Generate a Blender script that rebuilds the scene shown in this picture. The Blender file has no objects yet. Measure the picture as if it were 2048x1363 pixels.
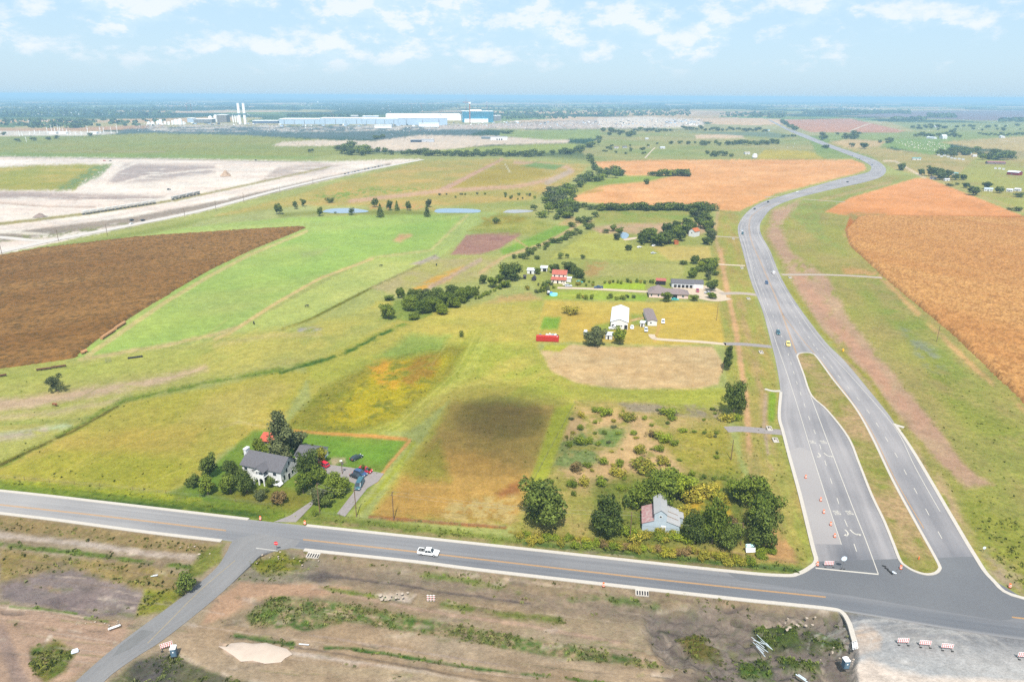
import bpy, bmesh, math, random
import numpy as np
from mathutils import Vector, Matrix
random.seed(7)
SC = bpy.context.scene
COL = SC.collection

# ------------------------------------------------------------------ camera
F, CX, CY, CH = 1365.0, 1024.0, 681.5, 120.0        # focal length and centre in photo pixels, height in metres
PITCH, ROLL = math.radians(19.75), math.radians(0.26)
cam_d = bpy.data.cameras.new('camera')
cam = bpy.data.objects.new('camera', cam_d)
COL.objects.link(cam)
cam_d.sensor_width = 36.0
cam_d.lens = F / 2048 * 36
cam_d.clip_start = 0.5
cam_d.clip_end = 200000
RM = Matrix.Rotation(math.radians(90) - PITCH, 3, 'X') @ Matrix.Rotation(ROLL, 3, 'Z')
cam.matrix_world = Matrix.Translation((0, 0, CH)) @ RM.to_4x4()
SC.camera = cam
RMn = np.array(RM)

def project(X, Y, Z=0.0):
    d = np.stack([np.asarray(X, float), np.asarray(Y, float), np.asarray(Z, float) - CH + 0 * np.asarray(X, float)], -1) @ RMn
    z = np.minimum(d[..., 2], -1e-3)
    return CX - F * d[..., 0] / z, CY + F * d[..., 1] / z
def at(x, y, z=0.0):
    """the point of the ground (or of height z) seen at a pixel of the 2048 px photograph"""
    d = RM @ Vector(((x - CX) / F, -(y - CY) / F, -1.0))
    t = (CH - z) / max(-d.z, 1e-4)
    return Vector((d.x * t, d.y * t, z))
def mpp(x, y):
    """metres per photo pixel at that ground point"""
    p = at(x, y)
    return -((RM.transposed() @ (p - Vector((0, 0, CH)))).z) / F
def hgt(x, y, hpx):
    """height in metres of something hpx pixels tall standing at that point"""
    p = at(x, y)
    dep = math.atan2(CH, math.hypot(p.x, p.y))
    return hpx * mpp(x, y) / math.cos(dep)

# ------------------------------------------------------------------ world and sun
SUN_EL, SUN_AZ = math.radians(58), math.radians(180)   # the sun stands behind the camera
w = bpy.data.worlds.new('World'); SC.world = w; w.use_nodes = True
nt = w.node_tree; nt.nodes.clear()
def N(t, **k):
    n = nt.nodes.new(t)
    for a, b in k.items(): setattr(n, a, b)
    return n
L = lambda a, b: nt.links.new(a, b)
out = N('ShaderNodeOutputWorld'); bg = N('ShaderNodeBackground'); bg.inputs[1].default_value = 0.1
sky = N('ShaderNodeTexSky', sky_type='NISHITA', sun_disc=False)
sky.sun_elevation = SUN_EL; sky.sun_rotation = SUN_AZ; sky.altitude = 200; sky.air_density = 1.0; sky.dust_density = 1.2; sky.ozone_density = 2.0
tc = N('ShaderNodeTexCoord'); sp = N('ShaderNodeSeparateXYZ'); L(tc.outputs['Generated'], sp.inputs[0])
# clouds: the view ray is laid on a flat cloud layer, so they shrink towards the horizon
def M(op, a, b=None, c=None):
    n = N('ShaderNodeMath', operation=op)
    for i, v in enumerate((a, b, c)):
        if v is None: continue
        if isinstance(v, (int, float)): n.inputs[i].default_value = v
        else: L(v, n.inputs[i])
    return n.outputs[0]
zc = M('MAXIMUM', sp.outputs[2], 0.0)
cb = N('ShaderNodeCombineXYZ'); L(M('MULTIPLY', sp.outputs[0], 4.2), cb.inputs[0]); L(M('MULTIPLY', sp.outputs[1], 4.2), cb.inputs[1]); L(M('MULTIPLY', zc, 8.5), cb.inputs[2])
def cloud(scale, det, rough, off):
    mp = N('ShaderNodeMapping'); L(cb.outputs[0], mp.inputs[0]); mp.inputs['Location'].default_value = off
    n = N('ShaderNodeTexNoise'); L(mp.outputs[0], n.inputs['Vector'])
    n.inputs['Scale'].default_value = scale; n.inputs['Detail'].default_value = det; n.inputs['Roughness'].default_value = rough
    return n.outputs['Fac']
def ramp(fac, a, b):
    m = N('ShaderNodeMapRange', interpolation_type='SMOOTHSTEP'); L(fac, m.inputs[0]); m.inputs[1].default_value = a; m.inputs[2].default_value = b
    return m.outputs[0]
n1 = cloud(3.6, 12, 0.62, (3.1, 1.7, 0)); n2 = cloud(1.2, 3, 0.5, (8.0, 5.2, 2.0))
nn = M('ADD', M('ADD', M('MULTIPLY', n1, 0.75), M('MULTIPLY', n2, 0.3)), M('MULTIPLY', ramp(zc, 0.02, 0.11), 0.085))
cov = M('MULTIPLY', ramp(nn, 0.515, 0.665), ramp(zc, 0.018, 0.055))
n3 = cloud(3.6, 12, 0.62, (3.1, 1.7, 0.14))
lit = ramp(M('SUBTRACT', n1, n3), -0.05, 0.07)
ccol = N('ShaderNodeMix', data_type='RGBA'); L(lit, ccol.inputs['Factor'])
ccol.inputs['A'].default_value = (4.2, 5.2, 6.0, 1); ccol.inputs['B'].default_value = (6.0, 5.95, 6.1, 1)
pale = N('ShaderNodeMix', data_type='RGBA'); pale.inputs['Factor'].default_value = 0.75
L(sky.outputs[0], pale.inputs['A']); pale.inputs['B'].default_value = (3.15, 4.45, 5.55, 1)
mx = N('ShaderNodeMix', data_type='RGBA'); L(M('MULTIPLY', cov, 0.62), mx.inputs['Factor'])
L(pale.outputs['Result'], mx.inputs['A']); L(ccol.outputs['Result'], mx.inputs['B'])
L(mx.outputs['Result'], bg.inputs[0]); L(bg.outputs[0], out.inputs[0])

sun_d = bpy.data.lights.new('sun', 'SUN'); sun_d.energy = 4.2; sun_d.angle = math.radians(0.53); sun_d.color = (1.0, 0.95, 0.87)
sun = bpy.data.objects.new('sun', sun_d); COL.objects.link(sun)
sun.rotation_euler = (math.radians(90) - SUN_EL, 0, 0)    # light falls away from the camera, towards +Y
SC.view_settings.view_transform = 'Standard'; SC.view_settings.look = 'None'
SC.view_settings.exposure = 0.82; SC.view_settings.gamma = 1.0
SC.cycles.max_bounces = 6; SC.cycles.diffuse_bounces = 2; SC.cycles.glossy_bounces = 2; SC.cycles.transparent_max_bounces = 6
SC.cycles.volume_bounces = 0; SC.cycles.use_denoising = False
try: SC.cycles.volume_biased = True
except Exception: pass

# ------------------------------------------------------------------ materials
GAIN = 2.3
def lin(h, g=GAIN):
    """a sunlit colour as the photograph shows it (sRGB hex) -> base colour"""
    v = [int(h[i:i + 2], 16) / 255 for i in (0, 2, 4)]
    v = [(x / 12.92 if x < 0.04045 else ((x + 0.055) / 1.055) ** 2.4) / g for x in v]
    return tuple(min(0.9, x * k) for x, k in zip(v, (1.02, 0.95, 0.86)))
MATS = {}
def mat(name, col, rough=0.8, var=0.12, scale=1.0, metal=0.0, spec=0.3, kind=None, c2=None, bump=0.0, emit=0.0, trans=0.0, obrand=0.0):
    """procedural material: base colour broken up by noise (kind: 'streak', 'rib', 'tile', 'uvroad')"""
    if name in MATS: return MATS[name]
    m = bpy.data.materials.new(name); m.use_nodes = True; t = m.node_tree
    b = t.nodes['Principled BSDF']; b.inputs['Roughness'].default_value = rough; b.inputs['Metallic'].default_value = metal
    b.inputs['Specular IOR Level'].default_value = spec
    if isinstance(col, str): col = lin(col)
    if isinstance(c2, str): c2 = lin(c2)
    if c2 is None: c2 = tuple(x * (1 - var) for x in col); col = tuple(min(.95, x * (1 + var)) for x in col)
    tc = t.nodes.new('ShaderNodeTexCoord'); mp = t.nodes.new('ShaderNodeMapping')
    t.links.new(tc.outputs['UV' if kind in ('uvroad',) else 'Object'], mp.inputs[0])
    n = t.nodes.new('ShaderNodeTexNoise'); n.inputs['Scale'].default_value = scale; n.inputs['Detail'].default_value = 5; n.inputs['Roughness'].default_value = 0.62
    t.links.new(mp.outputs[0], n.inputs['Vector'])
    fac = n.outputs['Fac']
    if kind == 'streak': mp.inputs['Scale'].default_value = (1, 1, 0.08)
    if kind == 'rib':
        wv = t.nodes.new('ShaderNodeTexWave'); wv.inputs['Scale'].default_value = 1.6; wv.inputs['Distortion'].default_value = 0.3
        t.links.new(tc.outputs['Object'], wv.inputs['Vector'])
        a = t.nodes.new('ShaderNodeMath'); a.operation = 'MULTIPLY_ADD'; t.links.new(wv.outputs['Fac'], a.inputs[0]); a.inputs[1].default_value = 0.35; t.links.new(fac, a.inputs[2]); 
        a2 = t.nodes.new('ShaderNodeMath'); a2.operation = 'SUBTRACT'; t.links.new(a.outputs[0], a2.inputs[0]); a2.inputs[1].default_value = 0.17
        fac = a2.outputs[0]
    r = t.nodes.new('ShaderNodeMapRange'); t.links.new(fac, r.inputs[0]); r.inputs[1].default_value = 0.3; r.inputs[2].default_value = 0.7
    fac = r.outputs[0]
    if obrand:
        oi = t.nodes.new('ShaderNodeObjectInfo'); mm = t.nodes.new('ShaderNodeMath'); mm.operation = 'MULTIPLY_ADD'
        t.links.new(oi.outputs['Random'], mm.inputs[0]); mm.inputs[1].default_value = obrand; mm.use_clamp = True
        ma = t.nodes.new('ShaderNodeMath'); ma.operation = 'SUBTRACT'; t.links.new(fac, ma.inputs[0]); ma.inputs[1].default_value = obrand / 2
        t.links.new(ma.outputs[0], mm.inputs[2]); fac = mm.outputs[0]
    mxn = t.nodes.new('ShaderNodeMix'); mxn.data_type = 'RGBA'; t.links.new(fac, mxn.inputs['Factor'])
    mxn.inputs['A'].default_value = (*c2, 1); mxn.inputs['B'].default_value = (*col, 1)
    t.links.new(mxn.outputs['Result'], b.inputs['Base Color'])
    if bump:
        bp = t.nodes.new('ShaderNodeBump'); bp.inputs['Distance'].default_value = bump; bp.inputs['Strength'].default_value = 0.7
        t.links.new(n.outputs['Fac'], bp.inputs['Height']); t.links.new(bp.outputs[0], b.inputs['Normal'])
    if trans: b.inputs['Transmission Weight'].default_value = trans
    if emit:
        b.inputs['Emission Color'].default_value = (*col, 1); b.inputs['Emission Strength'].default_value = emit
    MATS[name] = m
    return m

# ------------------------------------------------------------------ object helpers
def tag(o, label=None, cat=None, group=None, kind=None):
    if label: o['label'] = label
    if cat: o['category'] = cat
    if group: o['group'] = group
    if kind: o['kind'] = kind
    return o
def empty(name, loc, rz=0.0, label=None, cat=None, group=None):
    o = bpy.data.objects.new(name, None); COL.objects.link(o); o.location = loc; o.rotation_euler = (0, 0, rz)
    o.empty_display_size = 0.1
    return tag(o, label, cat, group)
def mesh_obj(name, verts, faces, m, parent=None, loc=(0, 0, 0), rz=0.0, smooth=False):
    me = bpy.data.meshes.new(name); me.from_pydata([tuple(v) for v in verts], [], faces); me.update()
    if m is not None: me.materials.append(m)
    if smooth: me.polygons.foreach_set('use_smooth', [True] * len(me.polygons))
    o = bpy.data.objects.new(name, me); COL.objects.link(o)
    if parent is not None: o.parent = parent
    o.location = loc; o.rotation_euler = (0, 0, rz)
    return o
def copy_tree(o, parent=None):
    c = o.copy(); COL.objects.link(c)
    if parent is not None: c.parent = parent
    for ch in o.children: copy_tree(ch, c)
    return c
class MB:
    """collects simple shapes; build() links them as one mesh object"""
    def __init__(s): s.v = []; s.f = []
    def add(s, vs, fs):
        k = len(s.v); s.v += [tuple(v) for v in vs]; s.f += [tuple(i + k for i in f) for f in fs]; return s
    def box(s, x0, x1, y0, y1, z0, z1):
        return s.add([(x0, y0, z0), (x1, y0, z0), (x1, y1, z0), (x0, y1, z0), (x0, y0, z1), (x1, y0, z1), (x1, y1, z1), (x0, y1, z1)],
                     [(0, 3, 2, 1), (4, 5, 6, 7), (0, 1, 5, 4), (1, 2, 6, 5), (2, 3, 7, 6), (3, 0, 4, 7)])
    def bar(s, a, b, r, n=4, r2=None):
        a, b = Vector(a), Vector(b); d = (b - a); q = d.to_track_quat('Z', 'Y') if d.length > 0 else None
        r2 = r if r2 is None else r2
        vs = [a + q @ Vector((r * math.cos(2 * math.pi * (i + .5) / n), r * math.sin(2 * math.pi * (i + .5) / n), 0)) for i in range(n)]
        vs += [b + q @ Vector((r2 * math.cos(2 * math.pi * (i + .5) / n), r2 * math.sin(2 * math.pi * (i + .5) / n), 0)) for i in range(n)]
        return s.add(vs, [(i, (i + 1) % n, n + (i + 1) % n, n + i) for i in range(n)] + [tuple(range(n))[::-1], tuple(range(n, 2 * n))])
    def prism(s, poly, y0, y1):
        """poly in x,z extruded along y"""
        n = len(poly)
        return s.add([(p[0], y0, p[1]) for p in poly] + [(p[0], y1, p[1]) for p in poly],
                     [tuple(range(n)), tuple(range(n, 2 * n))[::-1]] + [(i, n + i, n + (i + 1) % n, (i + 1) % n) for i in range(n)])
    def build(s, name, m, parent=None, loc=(0, 0, 0), rz=0.0, smooth=False):
        return mesh_obj(name, s.v, s.f, m, parent, loc, rz, smooth)
ORD = 'first second third fourth fifth sixth seventh eighth ninth tenth eleventh twelfth thirteenth fourteenth fifteenth sixteenth seventeenth eighteenth nineteenth'.split()
def ordinal(i):
    if i < 19: return ORD[i]
    T = {2: 'twent', 3: 'thirt', 4: 'fort', 5: 'fift', 6: 'sixt', 7: 'sevent', 8: 'eight', 9: 'ninet'}
    k = i + 1
    return T[k // 10] + 'ieth' if k % 10 == 0 else T[k // 10] + 'y-' + ORD[k % 10 - 1]
# ------------------------------------------------------------------ ground sheet
# the vertices are dense near the camera and sparse far away; each carries the ground's own colour there (soil, grass, stubble)
def hsh(i, j, s):
    h = (i.astype(np.int64) * 374761393 + j.astype(np.int64) * 668265263 + s * 982451653) & 0x7fffffff
    h = ((h ^ (h >> 13)) * 1274126177) & 0x7fffffff
    return ((h ^ (h >> 16)) & 0xffff) / 65535.0
def vnoise(x, y, s):
    i, j = np.floor(x), np.floor(y); u, v = x - i, y - j
    u = u * u * (3 - 2 * u); v = v * v * (3 - 2 * v); i = i.astype(np.int64); j = j.astype(np.int64)
    return (hsh(i, j, s) * (1 - u) + hsh(i + 1, j, s) * u) * (1 - v) + (hsh(i, j + 1, s) * (1 - u) + hsh(i + 1, j + 1, s) * u) * v
def fbm(x, y, scale, s=1, octs=4, ang=0.0, stretch=1.0):
    """0..1 noise; features about `scale` metres, drawn out `stretch` times along direction ang"""
    c, d = math.cos(ang), math.sin(ang)
    X = (x * c + y * d) / (scale * stretch); Y = (-x * d + y * c) / scale
    t, a, n = 0, 0.5, 0
    for k in range(octs):
        t = t + a * vnoise(X * 2 ** k + 17.3 * k, Y * 2 ** k + 5.1 * k, s + k); n += a; a *= 0.55
    return t / n
uu = np.concatenate([-np.geomspace(9000, 820, 12), np.arange(-720, 2770, 2.6), np.geomspace(2870, 11000, 12)])
dv = np.concatenate([np.array([2.1, 2.7, 3.4, 4.2, 5.0, 6.0]), np.arange(7.0, 60, 1.1), np.arange(60, 1290, 2.3), np.array([1400, 1700, 2200, 3100, 5000])])
HOR = CY - F * math.tan(PITCH)
U, V = np.meshgrid(uu, HOR + dv)
cp, sp_ = math.cos(PITCH), math.sin(PITCH)
dx = (U - CX) / F; dy = -(V - CY) / F
wy = cp + dy * sp_; wz = -sp_ + dy * cp
T = CH / -wz
GX, GY = dx * T, wy * T
NR, NC = GX.shape
gx, gy = GX.ravel(), GY.ravel()
pu, pv = project(gx, gy)
dist = np.hypot(gx, gy)
colr = np.zeros((gx.size, 3)); colr[:] = lin('B4BC72')
veg = np.full(gx.size, 0.35)       # how clumpy the growth is
rel = np.full(gx.size, 0.04)       # relief in metres
NZ = {k: fbm(gx, gy, k, 11 + i) for i, k in enumerate((1.6, 5, 14, 45, 160, 600))}
def sub(x0, x1, y0, y1):
    return np.nonzero((pu > x0) & (pu < x1) & (pv > y0) & (pv < y1))[0]
def segd(px, py, a, b):
    ax, ay = a; bx, by = b; ex, ey = bx - ax, by - ay
    t = np.clip(((px - ax) * ex + (py - ay) * ey) / max(ex * ex + ey * ey, 1e-9), 0, 1)
    return np.hypot(px - ax - t * ex, py - ay - t * ey), t
def blend(idx, a, c, vg, rl):
    a = a[:, None]
    if c is not None:
        c = np.array(lin(c)) if isinstance(c, str) else c
        colr[idx] = colr[idx] * (1 - a) + c * a
    a = a[:, 0]
    if vg is not None: veg[idx] = veg[idx] * (1 - a) + vg * a
    if rl is not None: rel[idx] = rel[idx] * (1 - a) + rl * a
def cover(idx, cov, ns, soft=0.12):
    if cov is None: return 1.0
    n = NZ[ns][idx] if isinstance(ns, (int, float)) else fbm(gx[idx], gy[idx], *ns)
    t = np.clip((n - (1 - cov) + soft) / (2 * soft), 0, 1)
    return t * t * (3 - 2 * t)
def poly(pts, c, fe=2.0, warp=3.0, al=1.0, cov=None, ns=5, vg=None, rl=None, c2=None, ns2=14, soft=0.12):
    xs = [p[0] for p in pts]; ys = [p[1] for p in pts]; m = fe + warp + 3
    idx = sub(min(xs) - m, max(xs) + m, min(ys) - m, max(ys) + m)
    if not len(idx): return
    px, py = pu[idx], pv[idx]
    ins = np.zeros(len(idx), bool); d = np.full(len(idx), 1e9)
    for i in range(len(pts)):
        a, b = pts[i], pts[(i + 1) % len(pts)]
        dd, _ = segd(px, py, a, b); d = np.minimum(d, dd)
        if a[1] != b[1]:
            cr = ((a[1] > py) != (b[1] > py)) & (px < (b[0] - a[0]) * (py - a[1]) / (b[1] - a[1]) + a[0]); ins ^= cr
    sd = np.where(ins, d, -d) + warp * (NZ[5][idx] + NZ[1.6][idx] - 1.0) * 1.6
    a = np.clip(sd / fe * 0.5 + 0.5, 0, 1) * al * cover(idx, cov, ns, soft)
    cc = lin(c) if isinstance(c, str) else c
    if c2 is not None:
        t = np.clip((NZ[ns2][idx] if isinstance(ns2, (int, float)) else fbm(gx[idx], gy[idx], *ns2)) * 2.4 - 0.7, 0, 1)[:, None]
        cc = np.array(lin(c)) * (1 - t) + np.array(lin(c2)) * t
    blend(idx, a, cc, vg, rl)
def stroke(pts, wd, c, fe=1.5, warp=1.5, al=1.0, cov=None, ns=5, vg=None, rl=None, w2=None, soft=0.12):
    w2 = wd if w2 is None else w2
    xs = [p[0] for p in pts]; ys = [p[1] for p in pts]; m = max(wd, w2) + fe + warp + 3
    idx = sub(min(xs) - m, max(xs) + m, min(ys) - m, max(ys) + m)
    if not len(idx): return
    px, py = pu[idx], pv[idx]; best = np.full(len(idx), 1e9); n = len(pts) - 1
    for i in range(n):
        dd, t = segd(px, py, pts[i], pts[i + 1])
        best = np.minimum(best, dd - (wd + (w2 - wd) * (i + t) / n) / 2)
    sd = -best + warp * (NZ[5][idx] + NZ[1.6][idx] - 1.0) * 1.6
    a = np.clip(sd / fe * 0.5 + 0.5, 0, 1) * al * cover(idx, cov, ns, soft)
    blend(idx, a, c, vg, rl)

def inq(x, y): return not (300 < x < 830 and y > 850) and not (740 < x < 1120 and y > 795)
# --- far country: patchwork of fields and woods
def patch_country():
    idx = np.nonzero(pv < 345)[0]
    x, y = gx[idx], gy[idx]
    wx = x + 500 * (fbm(x, y, 900, 41) - .5); wyy = y + 700 * (fbm(x, y, 900, 47) - .5)
    cx_, cy_ = wx / 620, wyy / 900
    i0, j0 = np.floor(cx_), np.floor(cy_)
    bd = np.full(len(idx), 1e9); bi = np.zeros(len(idx)); 
    for a in (-1, 0, 1):
        for b in (-1, 0, 1):
            i, j = (i0 + a).astype(np.int64), (j0 + b).astype(np.int64)
            dd = np.maximum(np.abs(cx_ - i - hsh(i, j, 3)), np.abs(cy_ - j - hsh(i, j, 5)))
            r = hsh(i, j, 9); k = dd < bd; bd[k] = dd[k]; bi[k] = r[k]
    pal = np.array([lin(c) for c in ('C8BE84', 'E8C8A0', '8FA860', 'A8B070', '4A6438', 'F0D0B0', '6F8850', '3C5C38', 'B8B888', 'D8BC90')])
    c = pal[np.minimum((bi * len(pal)).astype(int), len(pal) - 1)]
    wood = fbm(x, y, 1100, 61, 4)
    edge = np.clip((wood + 0.14 * (bi - .5) - 0.545 + 0.03 * (dist[idx] > 4200) + 0.06 * np.clip(x / 4000, -1, 1) * -1) * 14, 0, 1)[:, None]
    c = c * (1 - edge) + np.array(lin('35583A')) * edge
    a = np.clip((330 - pv[idx]) / 30, 0, 1)
    blend(idx, a, c, None, None)
patch_country()

# --- distance, left to right
G1, G2, OL, TAN, PALE = '9CB85C', 'A8B868', 'B4B464', 'E2C8A4', 'F4E6DC'
poly([(-700, 243), (0, 246), (120, 244), (330, 246), (480, 241), (480, 233), (330, 237), (180, 239), (-700, 240)], 'E8C49A', 1.2, 1)
poly([(-700, 258), (60, 258), (330, 249), (300, 259), (90, 263), (-700, 266)], 'D8AE8C', 1.2, 1)
poly([(-700, 262), (100, 262), (250, 264), (245, 267), (160, 272), (-700, 274)], 'F0EAE6', 1, 1)
poly([(250, 258), (420, 252), (600, 252), (880, 250), (980, 256), (930, 272), (760, 280), (560, 274), (400, 270), (230, 268)], '6E8088', 2, 2, c2='56706C', ns2=45)
poly([(290, 250), (480, 246), (700, 250), (960, 246), (980, 258), (600, 264), (300, 262)], 'D8D0CC', 1.5, 2, cov=.5, ns=45)
poly([(-700, 276), (160, 272), (300, 266), (480, 270), (620, 278), (760, 284), (740, 300), (640, 312), (200, 313), (-700, 312)], 'AEB060', 1.5, 2, c2='9CA85C', ns2=160, vg=.5)
stroke([(60, 301), (330, 303)], 1.6, 'B8A898', .8, .3, .7)
poly([(-700, 303), (0, 305), (300, 308), (640, 313), (620, 318), (-700, 312)], '98AE60', 1.5, 1)
poly([(545, 292), (560, 284), (640, 280), (745, 282), (840, 270), (1000, 272), (1140, 279), (1135, 286), (980, 290), (950, 292), (900, 300), (745, 301), (720, 290), (640, 292)], 'F6E4D6', 1.5, 2, c2='E8D8CC', ns2=45)
poly([(860, 252), (1000, 246), (1100, 243), (1220, 236), (1400, 240), (1410, 248), (1250, 258), (1050, 258), (900, 258)], 'EEDCD4', 2, 2, c2='C8BCB8', ns2=45)
poly([(1195, 236), (1300, 233), (1400, 239), (1408, 252), (1320, 256), (1200, 254)], 'FBEDE4', 2, 2)
poly([(1000, 262), (1240, 258), (1200, 276), (1100, 280), (1000, 272)], 'A2B46A', 1.5, 2, vg=.4)
poly([(850, 302), (1000, 291), (1140, 287), (1200, 290), (1180, 304), (1000, 307)], 'A6B45C', 1.5, 2)
poly([(1200, 258), (1560, 262), (1620, 282), (1640, 320), (1180, 321), (1160, 300), (1200, 276)], 'A4B26A', 2, 2, c2='BCB47C', ns2=160, vg=.6)
poly([(1390, 270), (1480, 268), (1490, 276), (1392, 277)], 'F0D4BC', 1, 1)
poly([(1350, 263), (1540, 264), (1590, 272), (1560, 276), (1400, 266)], '8A9C84', 1, 1)
poly([(1530, 299), (1620, 302), (1650, 318), (1510, 318)], 'CCBC58', 1.5, 1)
poly([(1555, 240), (1700, 237), (1810, 262), (1790, 266), (1620, 264)], 'DCA488', 1, 1)
poly([(1400, 224), (1520, 222), (1530, 232), (1380, 232)], 'D8BC9C', 1, 1)
poly([(1700, 232), (1800, 222), (2100, 220), (2800, 222), (2800, 240), (1960, 241), (1820, 236)], '9A8A98', 1.5, 1)
poly([(1640, 265), (1800, 266), (1900, 262), (2800, 262), (2800, 284), (1900, 282), (1660, 280)], 'A0B068', 1.5, 2)
poly([(1780, 244), (2048, 246), (2800, 250), (2800, 262), (1830, 262)], 'A8B478', 1.5, 1)
poly([(1650, 287), (1700, 282), (1860, 312), (2800, 340), (2800, 430), (2048, 425), (1850, 352), (1790, 338), (1740, 312)], 'BCB46C', 2, 3, c2='C8B47C', ns2=45)
poly([(1660, 283), (1700, 278), (1780, 283), (1800, 290), (1700, 296)], 'DCC090', 1.5, 1)
poly([(1790, 278), (1900, 276), (1900, 308), (1860, 310), (1760, 290)], '94B060', 2, 2)
poly([(1880, 284), (2048, 272), (2800, 268), (2800, 300), (2048, 303), (1950, 296)], 'D0BC84', 2, 2)
stroke([(1768, 322), (1790, 322), (1830, 345), (1852, 357)], 3, 'F0DCC8', 1, .6)
poly([(1960, 306), (2048, 330), (2800, 340), (2800, 430), (2060, 425), (1900, 366)], 'B6B864', 2, 2, cov=.6, ns=45)
# --- pale earthworks on the left
EW = 'FFFAF6'
poly([(-720, 311), (0, 313), (330, 317), (640, 323), (800, 318), (842, 318), (720, 345), (560, 382), (400, 424), (0, 508), (-720, 640)], EW, 2, 2, c2='F8EAE4', ns2=(30, 71, 4, -.1, 4), vg=.08, rl=.2)
poly([(250, 327), (430, 330), (430, 345), (300, 362), (215, 366)], 'C4B8B8', 4, 4, cov=.7, ns=(14, 75, 4, .3, 5), vg=.1)
poly([(-720, 384), (30, 382), (330, 392), (300, 402), (160, 400), (60, 396), (-720, 400)], 'C0B2B0', 4, 4, cov=.62, ns=(10, 77, 4, .1, 6), vg=.1)
poly([(560, 330), (700, 326), (640, 345), (520, 362)], 'D0C4C0', 3, 3, cov=.6, ns=(10, 79, 4, .1, 6))
stroke([(-200, 313), (0, 314), (300, 318), (640, 325)], 1.8, 'B8AEAE', .8, .4, .8)
stroke([(0, 405), (90, 412), (190, 413)], 3, 'C2A898', 1.5, 1.5, .8, rl=.6); stroke([(190, 360), (280, 322)], 4, 'F8F0EC', 1.5, 1)
stroke([(215, 372), (300, 350), (420, 338), (480, 340)], 3, 'FAF2EE', 1.5, 1)
poly([(-720, 340), (0, 334), (70, 330), (160, 328), (222, 329), (195, 345), (165, 362), (150, 380), (60, 380), (-720, 378)], 'B0B450', 2, 3, c2='C8B860', ns2=45, vg=.4)
poly([(185, 332), (224, 328), (200, 352), (140, 378), (110, 380)], '8CA468', 3, 3, cov=.6)
stroke([(-300, 478), (0, 447), (165, 428), (350, 400), (500, 368), (660, 333)], 7, 'B4A870', 1.5, 1.5, w2=2.5, vg=.7)
stroke([(-300, 488), (0, 457), (200, 436), (400, 398), (560, 364), (700, 333)], 8, 'F2E8E4', 1.5, 1, w2=3)
stroke([(-300, 510), (0, 474), (250, 442), (450, 404), (620, 364), (780, 328)], 20, 'ACA098', 2, 2, w2=4, cov=.75, ns=14, rl=.2, vg=.3)
stroke([(0, 480), (150, 462), (260, 450)], 9, 'A0A078', 3, 3, cov=.5, vg=.6)
stroke([(-60, 463), (30, 464), (95, 468)], 5, 'F6F0EA', 1.5, 1)
# --- grass belt right of the concrete road
stroke([(-300, 580), (0, 520), (150, 490), (300, 462), (450, 432), (620, 385), (845, 324)], 14, 'A0AC5C', 3, 3, vg=.6, w2=4)
stroke([(-300, 590), (0, 530), (120, 500), (240, 478)], 6, '6C8C38', 2, 2, cov=.6, vg=.9)
poly([(845, 321), (1000, 318), (1060, 322), (1180, 330), (1130, 372), (1060, 400), (930, 412), (760, 410), (600, 412), (430, 432), (560, 398), (700, 358)], 'BEB868', 3, 3, c2='D0B46C', ns2=45, vg=.4)
poly([(640, 386), (760, 372), (870, 375), (760, 398), (620, 398)], '98AC50', 6, 6, cov=.45, vg=.7)
poly([(880, 378), (1010, 326), (1070, 330), (1100, 350), (1010, 368)], 'C4B048', 3, 3, vg=.5, c2='B8A858')
stroke([(880, 382), (1005, 318)], 10, 'D2AE94', 1.5, 1.5, w2=4, vg=.1)
stroke([(700, 402), (880, 382), (1040, 372), (1105, 358), (1145, 342), (1135, 334), (1080, 327), (1030, 325)], 8, 'D6B494', 2, 2, w2=6, vg=.1)
stroke([(1095, 365), (1140, 343)], 10, 'CCB8A4', 2, 2)
stroke([(1010, 328), (1020, 344)], 1.6, 'F0ECE0', .8, .3)
poly([(1070, 325), (1130, 330), (1110, 340), (1040, 332)], '8CA860', 2, 2, vg=.6)
poly([(430, 436), (640, 414), (900, 412), (1080, 402), (1090, 430), (950, 470), (860, 515), (770, 470), (560, 440)], 'AAB864', 4, 3, c2='BEBE78', ns2=45, vg=.45)
poly([(400, 440), (620, 410), (660, 428), (500, 455), (360, 470)], 'B8C080', 4, 4)
stroke([(560, 430), (620, 426), (660, 424), (860, 426)], 7, '8C9438', 3, 2, al=.8, vg=.6)
poly([(735, 408), (830, 408), (870, 418), (740, 418)], 'D8B070', 3, 3, cov=.6)
# green field
poly([(265, 474), (330, 462), (440, 447), (560, 436), (700, 431), (860, 429), (930, 432), (912, 455), (860, 500), (740, 514), (640, 560), (462, 660), (330, 690), (160, 715), (-100, 742), (-100, 700), (150, 660), (460, 520), (600, 462), (440, 462)], 'A6C868', 2.5, 2, c2='BACC78', ns2=(60, 81, 5, .6, 3), vg=.15)
poly([(600, 470), (880, 440), (860, 480), (720, 510), (640, 530)], '9CC464', 20, 8, al=.5)
poly([(170, 700), (330, 600), (460, 640), (420, 672), (260, 700)], 'B0CC68', 18, 8, al=.7)
poly([(785, 480), (800, 468), (825, 470), (800, 484)], 'D4B484', 3, 3); poly([(600, 505), (660, 495), (640, 510), (605, 514)], 'B4C080', 4, 3, al=.6)
stroke([(614, 462), (500, 509), (427, 547), (330, 604), (268, 646), (195, 696), (174, 712)], 5, 'D0C888', 1.5, 1.2, w2=10, vg=.1)
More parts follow.
